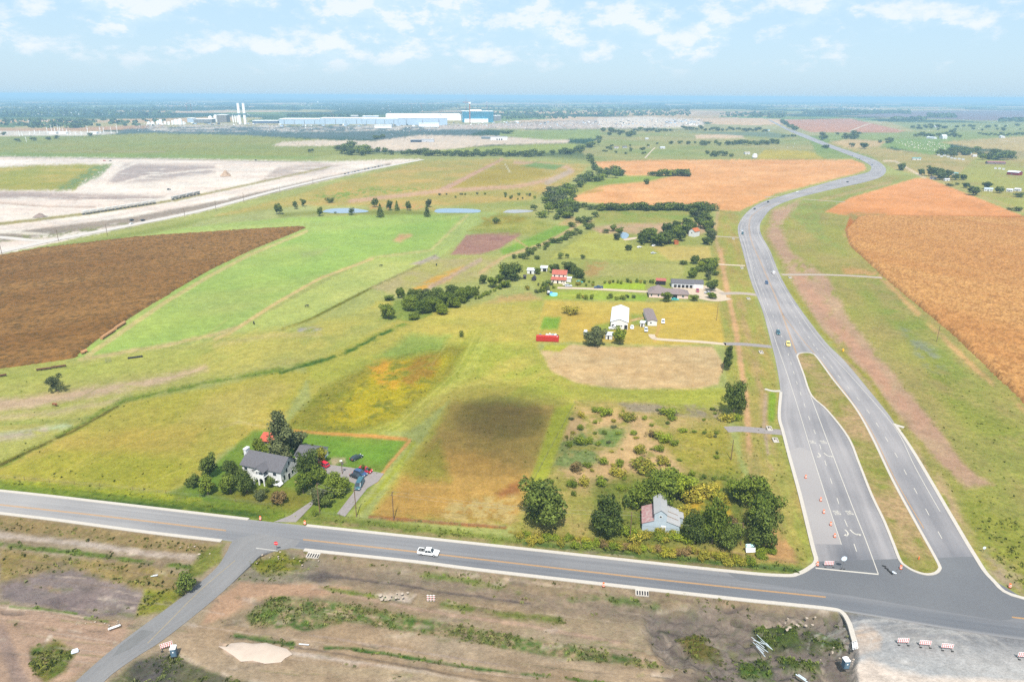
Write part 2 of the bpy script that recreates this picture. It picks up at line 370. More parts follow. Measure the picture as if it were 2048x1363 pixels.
# olive strips right of the green field
poly([(930, 424), (1000, 424), (940, 470), (868, 520), (740, 522), (740, 513), (860, 500)], 'B4C878', 2.5, 2, vg=.2)
stroke([(935, 430), (862, 500), (740, 516)], 4, 'D2CC8C', 2, 1.5, al=.8)
poly([(742, 514), (860, 516), (830, 535), (700, 600), (580, 660), (455, 668)], 'B6CC70', 2, 2, c2='C4CE7C', ns2=45, vg=.25)
stroke([(745, 517), (640, 556), (545, 610), (455, 668), (430, 678)], 4, 'DCC88C', 1.5, 1, w2=8, vg=.1)
stroke([(870, 512), (820, 540), (740, 577), (620, 638), (565, 658)], 4.5, '808028', 1.5, 1.5, w2=5, vg=.9)
poly([(820, 528), (870, 510), (880, 516), (850, 530)], 'C4B8B4', 2, 2)
poly([(740, 575), (860, 520), (960, 510), (1010, 515), (960, 560), (860, 572), (790, 590)], 'C8BC88', 4, 4, c2='B8B870', ns2=14, vg=.35)
poly([(820, 580), (870, 552), (930, 530), (900, 560), (850, 580)], 'E0B458', 3, 2, cov=.6, ns=(4, 83, 4, .7, 6))
stroke([(860, 575), (960, 520)], 8, 'C8B0A4', 3, 3, al=.8)
poly([(902, 509), (932, 470), (1060, 458), (1000, 496), (962, 508)], 'BC9484', 2, 2, c2='A47C78', ns2=14, vg=.15)
poly([(935, 462), (1000, 424), (1085, 440), (1110, 450), (1070, 470)], 'A4AC50', 4, 4, c2='B8B864', ns2=14, vg=.6)
poly([(960, 432), (1060, 432), (1040, 445), (970, 450)], 'A89838', 4, 4, al=.8, cov=.6)
poly([(1000, 500), (1130, 445), (1150, 448), (1130, 480), (1010, 512)], '90B84C', 3, 3, vg=.5)
stroke([(960, 545), (1010, 512), (1080, 490), (1130, 465), (1160, 445), (1190, 440)], 6, 'D4BC8C', 2, 1.5, vg=.1)
poly([(1115, 450), (1140, 432), (1165, 440), (1145, 452)], 'CCB67C', 2, 2)
stroke([(1030, 478), (1058, 496)], 2.5, 'D4B484', 1, 1)
# fields around the houses up the highway
poly([(1000, 530), (1130, 490), (1180, 455), (1260, 455), (1430, 470), (1440, 600), (1090, 600), (1060, 560)], 'B4B868', 4, 3, c2='A4B05C', ns2=14, vg=.4)
poly([(1100, 515), (1180, 462), (1240, 465), (1260, 490), (1420, 495), (1420, 524), (1250, 522), (1150, 516)], 'C0C060', 3, 3, c2='BCC468', vg=.2)
poly([(1300, 492), (1420, 492), (1424, 522), (1340, 520)], 'D4C474', 3, 2, vg=.1)
poly([(1190, 528), (1370, 524), (1365, 555), (1170, 552)], 'C0BC78', 3, 3, c2='B4B86C', vg=.3)
poly([(1175, 522), (1215, 526), (1190, 555), (1165, 548)], 'C0A468', 4, 4, cov=.6)
poly([(1180, 455), (1240, 445), (1420, 440), (1440, 452), (1400, 470), (1200, 466)], 'C4B084', 3, 3, c2='D0B094', vg=.3)
poly([(1200, 420), (1420, 420), (1420, 444), (1180, 448)], '9CB054', 3, 3, c2='B0AC60', vg=.35)
poly([(1210, 565), (1290, 565), (1290, 578), (1200, 578)], 'B0CC3C', 2, 1.5, vg=.15)
poly([(1110, 582), (1185, 580), (1300, 590), (1290, 602), (1085, 598)], '9CC044', 3, 2, vg=.2, c2='B4C058')
poly([(1000, 592), (1060, 585), (1085, 600), (960, 612)], 'D0B478', 4, 3, cov=.7)
# mown yellow lot, green plot
poly([(1090, 600), (1200, 602), (1438, 604), (1456, 686), (1310, 690), (1200, 684), (1060, 684), (1075, 640)], 'D4BC5C', 3, 2, c2='CCBC60', ns2=45, vg=.1)
poly([(1330, 618), (1432, 612), (1448, 680), (1310, 676)], 'D6BE5C', 3, 2, vg=.05)
poly([(1088, 634), (1122, 634), (1116, 658), (1078, 658)], '8CB440', 3, 2, vg=.2)
poly([(1190, 650), (1235, 640), (1235, 660), (1180, 668)], '94B048', 4, 3, al=.8); poly([(1262, 628), (1296, 630), (1296, 650), (1262, 650)], '90AC50', 4, 3, al=.8)
stroke([(1262, 640), (1300, 632)], 3, 'E0B88C', 1.5, 1); stroke([(1318, 652), (1310, 680)], 5, 'DCB070', 2, 1.5, al=.7)
# middle meadow
poly([(760, 600), (900, 615), (1085, 600), (1075, 690), (1110, 745), (1220, 778), (1450, 775), (1460, 820), (1150, 802), (1090, 960), (1020, 1050), (740, 1030), (900, 800), (820, 860), (640, 870), (600, 700)], 'B8BE54', 4, 4, c2='C6BC60', ns2=(30, 91, 4, .5, 2), vg=.4)
poly([(880, 625), (960, 605), (1060, 605), (1040, 660), (930, 640)], 'C8BC64', 8, 6, al=.8, vg=.2)
poly([(900, 690), (1060, 690), (1100, 760), (1150, 790), (900, 795), (830, 760)], 'AEB84C', 10, 8, al=.7, vg=.5, cov=.6, ns=(10, 93, 4, .9, 4))
for i in range(26):   # turning swathes left by the mower
    a = random.uniform(0, 6.28); x0, y0 = random.uniform(860, 1130), random.uniform(655, 800); r = random.uniform(10, 60)
    stroke([(x0 + r * math.cos(a + t), y0 + .45 * r * math.sin(a + t)) for t in np.linspace(0, 1.4, 6)], 2.2, random.choice(['CED070', '98A840', 'D0CC74']), 1.5, .8, .55)
for i in range(10):
    x0 = 940 + i * 5; stroke([(x0, 660), (x0 - 40, 740), (x0 - 160, 850), (x0 - 290 + i * 6, 900)], 1.8, random.choice(['CED070', '9AA840']), 1.4, .6, .5)
poly([(1082, 700), (1140, 688), (1200, 692), (1425, 692), (1448, 730), (1436, 768), (1390, 777), (1230, 776), (1150, 765), (1100, 740)], 'D8BA8C', 3, 3, c2='DEC498', ns2=5, vg=.15)
stroke([(1065, 690), (1075, 720), (1105, 748), (1170, 775), (1300, 785), (1440, 786)], 5, 'A8B048', 3, 2, al=.6)
poly([(1140, 688), (1090, 690), (1085, 700), (1120, 703)], 'BCC04C', 2, 2)
# scorched plot with its darker growth
poly([(905, 800), (1112, 812), (1085, 880), (1060, 960), (1030, 1050), (742, 1032), (790, 975), (850, 900)], 'C0A25C', 7, 7, c2='AC9C54', ns2=14, vg=.35)
poly([(800, 960), (850, 890), (960, 900), (1060, 950), (1040, 1040), (745, 1030)], 'CCA45C', 12, 6, al=.8, vg=.3)
poly([(790, 930), (880, 880), (900, 960), (830, 960)], '9C9C40', 10, 6, al=.8, vg=.5)
poly([(900, 1005), (1030, 980), (1035, 1050), (870, 1042)], 'C8B478', 8, 5, cov=.55, ns=1.6, vg=.2); poly([(990, 985), (1040, 960), (1040, 985), (1000, 995)], 'A0603C', 5, 4, al=.7)
# yellow weed patch
poly([(560, 858), (640, 780), (740, 728), (850, 690), (935, 690), (900, 750), (800, 830), (740, 858), (640, 878)], 'A8A040', 6, 6, c2='949838', ns2=14, vg=.7)
poly([(700, 790), (740, 735), (850, 705), (900, 715), (860, 770), (780, 835), (680, 850), (640, 830)], 'C8B828', 12, 7, al=.85, cov=.62, ns=5, vg=.6)
poly([(730, 725), (765, 718), (810, 728), (790, 775), (760, 770)], 'E0A840', 8, 6, al=.8, cov=.55, ns=5, vg=.4)
poly([(790, 750), (840, 710), (880, 705), (870, 750), (820, 775)], 'A8803C', 8, 7, al=.8, cov=.6, ns=5, vg=.6)
poly([(820, 668), (900, 672), (880, 700), (800, 715), (750, 715)], '98B458', 8, 5, al=.8)
poly([(540, 870), (600, 850), (650, 870), (760, 865), (740, 885), (560, 890)], 'A0A848', 5, 4, al=.7)
# left pastures
poly([(-720, 745), (160, 720), (300, 700), (430, 680), (570, 662), (760, 610), (790, 640), (640, 720), (420, 760), (260, 800), (0, 930), (-720, 1100)], 'B6BE62', 5, 5, c2='C0BC70', ns2=(40, 95, 4, .3, 3), vg=.35)
poly([(420, 680), (640, 640), (730, 640), (640, 700), (470, 740), (380, 745)], 'C4C068', 10, 8, cov=.6, ns=14)
stroke([(160, 718), (330, 690), (430, 668), (470, 655)], 7, 'D4C08C', 3, 2.5, al=.9)
stroke([(430, 690), (540, 670), (640, 668)], 8, 'D2C488', 4, 3, al=.6); stroke([(600, 660), (640, 655)], 7, 'B8B4B0', 3, 3, cov=.6)
stroke([(-100, 818), (60, 803), (220, 778), (320, 760), (410, 735)], 26, 'D4BCA0', 6, 5, w2=10, cov=.78, ns=(6, 97, 4, .2, 5), vg=.15)
stroke([(-100, 842), (100, 826), (260, 795)], 10, 'C8BC8C', 5, 4, cov=.7)
stroke([(-50, 850), (150, 840), (300, 800)], 6, '88A058', 5, 3, al=.6, vg=.8); stroke([(0, 870), (140, 850)], 8, 'B8C8A0', 5, 4, cov=.6); stroke([(-60, 885), (90, 860)], 12, 'C4B8A4', 6, 4, cov=.6)
poly([(150, 905), (300, 860), (520, 800), (560, 830), (440, 890), (300, 950)], 'C8B860', 20, 10, al=.6, vg=.3)
poly([(-720, 1050), (0, 925), (120, 870), (260, 800), (420, 775), (560, 740), (620, 745), (560, 850), (440, 905), (400, 960), (330, 985), (0, 960), (-720, 900)], 'BEBA54', 5, 5, c2='CCB860', ns2=45, vg=.4)
poly([(420, 790), (540, 760), (590, 770), (500, 840), (350, 850)], 'C8BC68', 10, 8, al=.8, vg=.25); poly([(100, 890), (260, 850), (420, 850), (380, 900), (150, 930)], 'CAB45C', 14, 8, al=.7, vg=.3)
poly([(-50, 955), (100, 900), (240, 900), (400, 930), (330, 978), (60, 955)], 'B0B43C', 12, 8, al=.6, vg=.5)
stroke([(-100, 972), (0, 930), (150, 856), (250, 798), (330, 782), (420, 762), (520, 745), (640, 722), (700, 698), (770, 665), (830, 635), (940, 592)], 9, '8A9C40', 4, 4, w2=8, vg=.95, rl=.2, cov=.62)
stroke([(0, 928), (150, 858), (235, 812)], 5, '70681C', 2, 2, cov=.7, vg=.9); stroke([(560, 745), (690, 705), (780, 660)], 5, '547828', 2, 2, cov=.7, vg=1.)
poly([(790, 600), (870, 590), (960, 590), (900, 612), (830, 640), (760, 640)], '94A850', 5, 5, vg=.5)
for t in range(8): stroke([(476, 845), (476 + random.uniform(-60, 100), 845 + random.uniform(-90, 40))], 1.8, 'D0C878', 1.5, .6, .55)
stroke([(440, 855), (476, 843), (560, 858)], 3, 'D4C480', 2, 1.5)
for k in range(60):
    x0, y0 = random.uniform(20, 1100), random.uniform(690, 1000); L_ = random.uniform(60, 220); sl = random.uniform(-.75, -.25) if x0 < 700 else random.uniform(-2.5, -.8)
    if inq(x0, y0): stroke([(x0, y0), (x0 + L_ * .5, y0 + sl * L_ * .42), (x0 + L_, y0 + sl * L_)] if x0 < 700 else [(x0, y0), (x0 + L_ * .2, y0 + sl * L_ * .2), (x0 + L_ * .42, y0 + sl * L_ * .4)], 1.8, random.choice(['D4CC78', '98A444', 'A4AC4C', 'CCC46C']), 1.4, .8, random.uniform(.25, .5))
# house lot
poly([(505, 860), (590, 862), (820, 880), (692, 1034), (640, 1040), (330, 990), (405, 950)], '7CA03C', 4, 3, c2='8CA044', ns2=14, vg=.4)
poly([(560, 905), (520, 865), (640, 872), (800, 885), (760, 925)], '7CAA3C', 10, 5, al=.7, vg=.25)
poly([(420, 985), (560, 975), (640, 985), (600, 1020), (500, 1010)], '9C8C40', 10, 6, al=.6, vg=.5)
stroke([(585, 860), (650, 866), (730, 870), (812, 877)], 4.5, 'DCA45C', 2, 1.5, w2=7, cov=.9, rl=.1, vg=.3); stroke([(820, 880), (780, 925), (752, 962)], 6, 'D8A868', 2, 2, cov=.85, rl=.1, vg=.3)
stroke([(828, 884), (790, 940), (740, 1000), (705, 1035)], 8, 'ACB44C', 3, 2)
stroke([(590, 962), (625, 968)], 2.2, 'D8C890', 1, .5); poly([(660, 916), (690, 914), (692, 928), (664, 930)], 'C8B898', 3, 3, cov=.6)
# corner lot of scrub
poly([(1150, 800), (1300, 806), (1445, 818), (1470, 900), (1490, 960), (1560, 1060), (1620, 1135), (1500, 1130), (1250, 1100), (1040, 1075), (1020, 1050), (1090, 960), (1120, 870)], 'B0AC5C', 4, 4, c2='C4B070', ns2=5, vg=.5)
poly([(1140, 820), (1300, 830), (1400, 860), (1420, 960), (1300, 950), (1150, 980), (1110, 940)], 'DCBC8C', 10, 8, cov=.68, ns=5, vg=.2, rl=.1)
poly([(1300, 860), (1450, 850), (1480, 950), (1380, 950)], 'B4AC50', 10, 6, cov=.7, vg=.6); poly([(1160, 860), (1260, 850), (1230, 900), (1150, 900)], '8CA058', 8, 5, cov=.6, vg=.8)
poly([(1120, 880), (1180, 870), (1200, 925), (1100, 940)], '90A064', 8, 5, cov=.7, vg=.8)
poly([(1240, 806), (1440, 812), (1440, 835), (1260, 822)], 'A89C88', 4, 4, cov=.55, vg=.5)
poly([(1180, 960), (1480, 940), (1500, 1090), (1200, 1090)], '7C8C38', 12, 6, al=.75, vg=.9)
poly([(1370, 985), (1440, 965), (1470, 1040), (1380, 1060)], 'D0B040', 8, 6, cov=.55, vg=.7)
poly([(1535, 1060), (1570, 1050), (1600, 1090), (1590, 1125), (1540, 1120)], 'D4A878', 10, 5, al=.9, vg=.2)
stroke([(1110, 960), (1060, 960), (1130, 830)], 1, 'A8B44C', 4, 3); poly([(1110, 815), (1150, 805), (1095, 955), (1060, 975)], 'B4BC48', 4, 3, vg=.4)
# road verge north of the cross road
stroke([(-300, 935), (0, 970), (250, 996), (500, 1024), (560, 1036)], 26, '8CA03C', 4, 4, vg=.85, rl=.12); stroke([(0, 962), (250, 984), (400, 1000)], 8, 'AEB43C', 4, 3, cov=.7, vg=.7)
stroke([(150, 996), (400, 1018), (520, 1030)], 9, '5C7838', 4, 3, cov=.7, vg=1.)
stroke([(600, 1035), (760, 1050), (1000, 1080), (1250, 1106), (1450, 1128), (1600, 1138)], 22, '94A050', 4, 4, vg=.8, rl=.1, w2=18)
stroke([(620, 1038), (800, 1062), (1000, 1085), (1250, 1115), (1500, 1138)], 8, 'A89C70', 3, 3, cov=.6, vg=.5); stroke([(1050, 1085), (1300, 1112), (1600, 1140)], 9, '6C8448', 3, 3, cov=.6, vg=.9)
stroke([(740, 1032), (880, 1044), (1010, 1054)], 6, 'B07844', 2, 2, cov=.8, vg=.5); stroke([(1020, 1062), (1250, 1085), (1480, 1112)], 8, '98843C', 3, 3, cov=.7, vg=.9, rl=.2)
# highway verges
poly([(1440, 415), (1480, 430), (1476, 465), (1500, 560), (1540, 690), (1560, 790), (1556, 835), (1600, 990), (1626, 1110), (1612, 1135), (1560, 1060), (1490, 930), (1455, 780), (1450, 690), (1436, 600), (1424, 470)], 'B0B45C', 4, 4, c2='C0AC68', ns2=(5, 99, 4, 1.4, 5), vg=.5)
stroke([(1440, 500), (1450, 560), (1470, 650), (1492, 790), (1498, 900), (1510, 985)], 9, 'DCB488', 3, 3, w2=11, cov=.85, vg=.15)
stroke([(1435, 425), (1430, 470), (1437, 500)], 5, 'D4B88C', 3, 2); stroke([(1480, 610), (1500, 690), (1525, 780), (1530, 850), (1545, 930)], 16, 'C4AC78', 5, 4, cov=.55, ns=(3, 98, 4, 1.4, 5), vg=.4)
stroke([(1545, 790), (1543, 835)], 14, '98B83C', 3, 2); stroke([(1532, 790), (1528, 850), (1536, 905)], 6, 'C8B098', 3, 2); stroke([(1500, 905), (1560, 1070)], 30, 'B4A868', 6, 5, cov=.5, ns=(4, 98, 4, 1.3, 4), vg=.6)
poly([(1540, 420), (1650, 385), (1770, 350), (1830, 352), (1700, 395), (1655, 425), (1700, 430), (1690, 460), (1760, 545), (1900, 660), (2048, 802), (2760, 1300), (2760, 1500), (2048, 1200), (1950, 1110), (1800, 860), (1690, 715), (1580, 575), (1520, 460)], 'AEB05C', 4, 4, c2='B8AC6C', ns2=(12, 101, 4, 1.3, 3), vg=.55)
poly([(1560, 410), (1650, 388), (1740, 372), (1830, 355), (1720, 392), (1640, 425), (1650, 470), (1690, 500), (1640, 480), (1590, 440)], 'A4B060', 5, 5, cov=.6, vg=.5)
poly([(1545, 420), (1600, 402), (1560, 450), (1580, 500), (1660, 560), (1700, 640), (1800, 760), (1880, 860), (1930, 930), (1985, 968), (1930, 975), (1850, 895), (1780, 810), (1700, 735), (1640, 655), (1590, 570), (1535, 470)], 'CCA890', 5, 6, c2='C8B094', ns2=14, vg=.18, cov=.70, ns=(6, 103, 4, 1.15, 5))
stroke([(1600, 560), (1680, 660), (1780, 780), (1860, 860)], 22, 'D0A68E', 6, 5, al=.9, vg=.1, cov=.66, ns=(5, 108, 4, 1.1, 5))
stroke([(1568, 560), (1640, 660), (1740, 760), (1790, 835)], 9, 'ACA850', 3, 2.5, cov=.7, vg=.5)
stroke([(1800, 870), (1860, 930), (1920, 1050), (1960, 1110)], 26, 'CCB48C', 8, 6, cov=.5, ns=(5, 105, 4, 1.2, 3), vg=.4)
poly([(1700, 560), (1760, 545), (1860, 650), (1960, 780), (1900, 760), (1780, 650)], '9CAA54', 10, 8, cov=.55, ns=14, vg=.6); poly([(1850, 700), (1960, 790), (2048, 860), (2100, 960), (1980, 880), (1860, 780)], 'A0A850', 14, 8, cov=.5, ns=14, vg=.7)
poly([(1800, 650), (1870, 700), (1900, 760), (1840, 720)], '98A084', 8, 6, cov=.5, vg=.5)
stroke([(1690, 470), (1760, 552), (1850, 640), (1960, 745), (2060, 830), (2400, 1090)], 9, 'D8B47C', 3, 3, cov=.55, ns=(8, 107, 4, 1.0, 5), vg=.2)
poly([(1680, 530), (1740, 540), (1760, 555), (1690, 552)], 'D8B078', 4, 3, cov=.6, ns=(4, 107, 4, .2, 5))
poly([(1960, 1080), (2048, 1150), (2048, 1200), (1980, 1150)], 'C0B098', 8, 5, cov=.6); poly([(1900, 960), (2048, 1040), (2300, 1200), (2048, 1180), (1950, 1080)], 'A4A84C', 10, 8, cov=.5, vg=.7)
stroke([(1640, 400), (1700, 385), (1780, 365)], 5, 'D0B088', 3, 2, al=.7)
# orange fields
poly([(1186, 323), (1300, 320), (1480, 319), (1705, 319), (1728, 328), (1733, 338), (1715, 346), (1620, 370), (1550, 388), (1500, 412), (1480, 422), (1440, 420), (1415, 408), (1330, 412), (1220, 408), (1145, 402), (1150, 390), (1142, 378), (1180, 372), (1250, 366), (1300, 360), (1340, 352), (1378, 350), (1260, 352), (1205, 338)], 'F2B478', 1.6, 1.5, c2='F4BE88', ns2=45, vg=.1)
poly([(1135, 375), (1170, 368), (1230, 362), (1150, 392)], 'B0B45C', 3, 3); stroke([(1170, 385), (1205, 380)], 4, 'C8A858', 2, 2)
poly([(1250, 353), (1345, 350), (1300, 362), (1190, 370), (1160, 366)], 'A0B450', 3, 2, vg=.5)
poly([(1650, 423), (1700, 395), (1832, 356), (1856, 356), (2048, 432), (2760, 640), (2760, 640), (2048, 440), (1700, 432)], 'F0A868', 1.6, 1.2, c2='F2B078', ns2=45, vg=.12)
poly([(1700, 430), (2760, 436), (2760, 1300), (2048, 800), (1900, 660), (1760, 545), (1690, 460)], 'C88040', 1.6, 1, vg=.3)
poly([(1690, 425), (1770, 430), (1770, 450), (1720, 450)], 'B4A060', 4, 4, cov=.65, vg=.5)
poly([(-720, 600), (0, 512), (80, 498), (280, 474), (600, 454), (607, 457), (500, 500), (415, 541), (305, 606), (203, 672), (146, 716), (0, 735), (-720, 800)], '7A4E24', 1, .5, vg=.4)

# --- south side: disturbed soil
poly([(-720, 930), (0, 1024), (300, 1063), (445, 1080), (600, 1096), (1000, 1142), (1450, 1193), (1690, 1222), (2760, 1340), (2760, 2000), (-720, 2000)], 'BCAC96', 4, 3, c2='A2927C', ns2=14, vg=.25, rl=.3)
poly([(-720, 940), (0, 1030), (440, 1088), (430, 1110), (300, 1095), (0, 1055), (-720, 960)], 'B4A078', 4, 4, c2='A49068', ns2=5, vg=.6)
stroke([(-200, 1040), (0, 1068), (150, 1082), (300, 1104), (400, 1112)], 9, 'CCC0B8', 3, 3, w2=12, cov=.85, vg=.1)
stroke([(-200, 1070), (0, 1086), (150, 1102), (300, 1122), (380, 1132)], 9, '7C9044', 3, 4, cov=.65, vg=.95); poly([(0, 1095), (300, 1130), (380, 1150), (370, 1190), (280, 1220), (190, 1160), (0, 1160)], 'AC9C60', 6, 6, c2='A89470', ns2=5, vg=.6)
poly([(0, 1165), (140, 1130), (200, 1150), (290, 1180), (270, 1230), (180, 1230), (0, 1195)], '9C9090', 8, 6, c2='8C8084', ns2=(3, 111, 4, .6, 5), vg=.15, rl=.5)
poly([(290, 1175), (380, 1180), (330, 1222), (270, 1232)], 'A0A044', 5, 4, cov=.8, vg=.8); poly([(400, 1100), (450, 1085), (440, 1120), (400, 1150), (360, 1170)], '90944C', 5, 5, cov=.75, vg=.8)
poly([(-720, 1190), (0, 1205), (180, 1235), (270, 1240), (240, 1290), (140, 1360), (-720, 1420)], 'BCA494', 6, 4, c2='C4A894', ns2=(5, 113, 4, -.2, 4), vg=.05, rl=.1)
for k in range(7): stroke([(0, 1215 + 5 * k), (110, 1225 + 6 * k), (230, 1270 + 3 * k)], 1.8, random.choice(['A48C80', 'D0B8A8']), 1.2, .6, .6)
stroke([(0, 1262), (40, 1363), (60, 1500)], 30, 'A8948C', 6, 3, vg=.05); stroke([(0, 1212), (130, 1222), (180, 1236)], 4, 'DCC8B8', 2, 2, cov=.7); stroke([(20, 1210), (80, 1216)], 4, '7C9848', 2, 2, cov=.7)
stroke([(70, 1213), (150, 1222)], 5, '7C9848', 3, 2, cov=.7, vg=.9); stroke([(170, 1232), (215, 1240)], 4, '7C9848', 3, 2, cov=.7, vg=.9)
poly([(60, 1290), (110, 1278), (150, 1300), (130, 1340), (90, 1363), (60, 1330)], '74883C', 5, 5, vg=1., rl=.3, c2='8C8448', ns2=5)
stroke([(75, 1295), (100, 1270)], 7, 'E4D4C8', 3, 3, cov=.6)
# strips between the side road and the dirt yard
poly([(500, 1130), (560, 1098), (640, 1112), (660, 1150), (560, 1170), (420, 1190), (450, 1160)], '9C9484', 5, 5, cov=.8, vg=.5, rl=.4); poly([(500, 1120), (560, 1100), (640, 1115), (600, 1140), (520, 1145)], '94943C', 6, 5, cov=.55, vg=.9)
stroke([(600, 1105), (833, 1134), (1200, 1176), (1450, 1206), (1660, 1228)], 14, 'A89884', 4, 4, vg=.5, cov=.9)
stroke([(640, 1140), (800, 1162), (1000, 1188), (1250, 1222), (1400, 1240)], 34, '9C8E80', 8, 5, vg=.3, rl=.35)
stroke([(640, 1145), (780, 1162), (900, 1182), (1060, 1202)], 4, '6C6464', 2, 2, cov=.8, rl=.5); poly([(600, 1150), (650, 1135), (680, 1150), (640, 1165)], '6C6668', 4, 4, al=.8, rl=.6)
stroke([(820, 1145), (960, 1160), (1040, 1180)], 9, '849050', 5, 4, cov=.5, vg=.9); stroke([(1140, 1190), (1260, 1200), (1400, 1225)], 12, '748450', 5, 4, cov=.5, vg=.95)
poly([(480, 1160), (620, 1165), (700, 1172), (640, 1190), (520, 1200), (400, 1250), (430, 1200)], 'C4A48C', 5, 4, vg=.08, rl=.2)
stroke([(640, 1175), (760, 1200), (900, 1226), (1050, 1246), (1240, 1282)], 6, 'BCA494', 2.5, 2, vg=.05, rl=.3)
stroke([(640, 1172), (720, 1185), (800, 1195)], 6, '84904C', 3, 3, cov=.7, vg=.9)
stroke([(860, 1200), (1000, 1225), (1120, 1236)], 12, '80884C', 4, 4, cov=.6, vg=.8)
poly([(750, 1186), (800, 1182), (830, 1185), (820, 1200), (760, 1196)], 'D8CCC4', 4, 4, cov=.6, rl=.6)
poly([(490, 1230), (540, 1190), (620, 1192), (760, 1215), (960, 1255), (1100, 1280), (1290, 1315), (1330, 1335), (1100, 1310), (900, 1272), (700, 1240), (610, 1262), (500, 1250)], '6C8848', 4, 4, c2='B09C80', ns2=1.6, vg=1., rl=.3)
poly([(1240, 1282), (1330, 1300), (1420, 1330), (1350, 1335), (1280, 1315)], 'B4A088', 5, 4, cov=.6)
poly([(380, 1245), (620, 1258), (690, 1243), (900, 1276), (1100, 1312), (1330, 1340), (1400, 1363), (1400, 1500), (300, 1500), (230, 1363)], 'BCAA94', 5, 4, c2='A8947C', ns2=(5, 117, 4, -.25, 5), vg=.06, rl=.2)
stroke([(470, 1268), (585, 1285)], 8, '5C7C3C', 3, 3, vg=1., rl=.3, cov=.9); stroke([(650, 1292), (700, 1293), (800, 1308), (900, 1325), (980, 1337)], 6, '547838', 2.5, 2.5, vg=1., rl=.4, cov=.85); stroke([(980, 1337), (1100, 1350), (1250, 1368)], 4, '587838', 2, 2, vg=1., cov=.7)
stroke([(590, 1290), (760, 1318), (900, 1345), (1000, 1363)], 4, '6C625C', 2, 2, al=.8, rl=.3); stroke([(560, 1300), (760, 1328), (900, 1352), (1000, 1375)], 7, 'D0C4BC', 3, 2, cov=.85)
for k in range(18): stroke([(600 + 20 * k, 1265 + 3 * k), (700 + 20 * k, 1278 + 3.3 * k)], 2, random.choice(['C8B8AC', '9C8C84']), 1.5, 1, .6)
stroke([(480, 1340), (760, 1340), (1000, 1375)], 20, 'B8A890', 6, 4, cov=.6, ns=(4, 119, 4, -.2, 6)); poly([(220, 1363), (270, 1320), (340, 1300), (440, 1345), (520, 1363), (520, 1500), (150, 1500)], '7C7C5C', 6, 5, c2='686468', ns2=5, vg=.8, rl=.4)
stroke([(340, 1300), (450, 1345), (560, 1370)], 6, 'D4C4B4', 3, 3, cov=.6, rl=.4)
poly([(445, 1296), (470, 1284), (530, 1284), (575, 1298), (582, 1308), (560, 1322), (520, 1324), (480, 1318), (455, 1306)], 'E4CCBC', 1.5, 1.5, vg=0., rl=-.05)
stroke([(440, 1284), (470, 1290)], 4, 'DCC4B4', 2, 1.5)
for k in range(120):
    x0, y0 = random.uniform(-50, 1450), random.uniform(1090, 1370)
    if 330 < x0 < 480: continue
    L_ = random.uniform(40, 220); stroke([(x0, y0), (x0 + L_, y0 + .13 * L_ + random.uniform(-4, 4))], random.uniform(1.4, 3), random.choice(['D4C4B8', '9C8878', '84746C', 'C8B8AC', '7C8850']), 1.3, 1.4, random.uniform(.3, .65), rl=random.choice([None, .5]))
for k in range(260):
    x0, y0 = random.uniform(-60, 1400), random.uniform(1085, 1375)
    L_ = random.uniform(6, 40); a_ = random.uniform(-.3, .5)
    stroke([(x0, y0), (x0 + L_ * math.cos(a_), y0 + .4 * L_ * math.sin(a_))], random.uniform(2, 8), random.choice(['D8CCC2', '94867C', '7C7470', 'C8BAAE', '849050', 'A49684', 'B49C88']), 3, 3.5, random.uniform(.25, .6), rl=random.choice([None, .6]), vg=random.choice([None, .9]))
# dark heaps on the right
poly([(1290, 1220), (1420, 1218), (1500, 1215), (1660, 1228), (1690, 1240), (1712, 1300), (1720, 1363), (1720, 1500), (1400, 1500), (1410, 1340), (1330, 1320), (1300, 1280)], '948A84', 10, 8, c2='7C7474', ns2=(5, 121, 4, .4, 2), vg=.45, rl=1.3)
poly([(1400, 1205), (1550, 1222), (1640, 1250), (1600, 1262), (1480, 1240), (1400, 1222)], '9C9088', 6, 5, cov=.7, rl=.5); poly([(1545, 1228), (1600, 1228), (1620, 1245), (1560, 1248)], 'CCBCB0', 4, 4, cov=.6, rl=.6)
poly([(1360, 1270), (1400, 1260), (1440, 1290), (1450, 1320), (1390, 1310)], '7C7444', 6, 5, cov=.7, vg=1., rl=.6); poly([(1505, 1250), (1580, 1245), (1680, 1270), (1690, 1290), (1600, 1290), (1530, 1290)], '5C6C38', 6, 5, cov=.75, vg=1., rl=.5)
poly([(1480, 1315), (1540, 1310), (1550, 1350), (1480, 1345)], '5C7438', 5, 5, cov=.8, vg=1., rl=.5); poly([(1555, 1300), (1640, 1320), (1640, 1335), (1570, 1330)], '5C6C38', 5, 5, cov=.75, vg=1., rl=.5)
poly([(1330, 1345), (1420, 1340), (1500, 1363), (1500, 1420), (1330, 1400)], '746A6A', 8, 6, al=.7, rl=.6)
for k in range(110):
    x0, y0 = random.uniform(1290, 1700), random.uniform(1215, 1370); L_ = random.uniform(10, 60); a_ = random.uniform(-.4, 1.3)
    stroke([(x0, y0), (x0 + L_ * math.cos(a_), y0 + .5 * L_ * math.sin(a_))], random.uniform(2, 7), random.choice(['A49C98', '686062', 'C8BCB0', '5C6C3C', '78804C', '8C8484', '605C60']), 3, 3, random.uniform(.4, .8), rl=random.choice([.8, 1.8]), vg=random.choice([.1, 1.]))
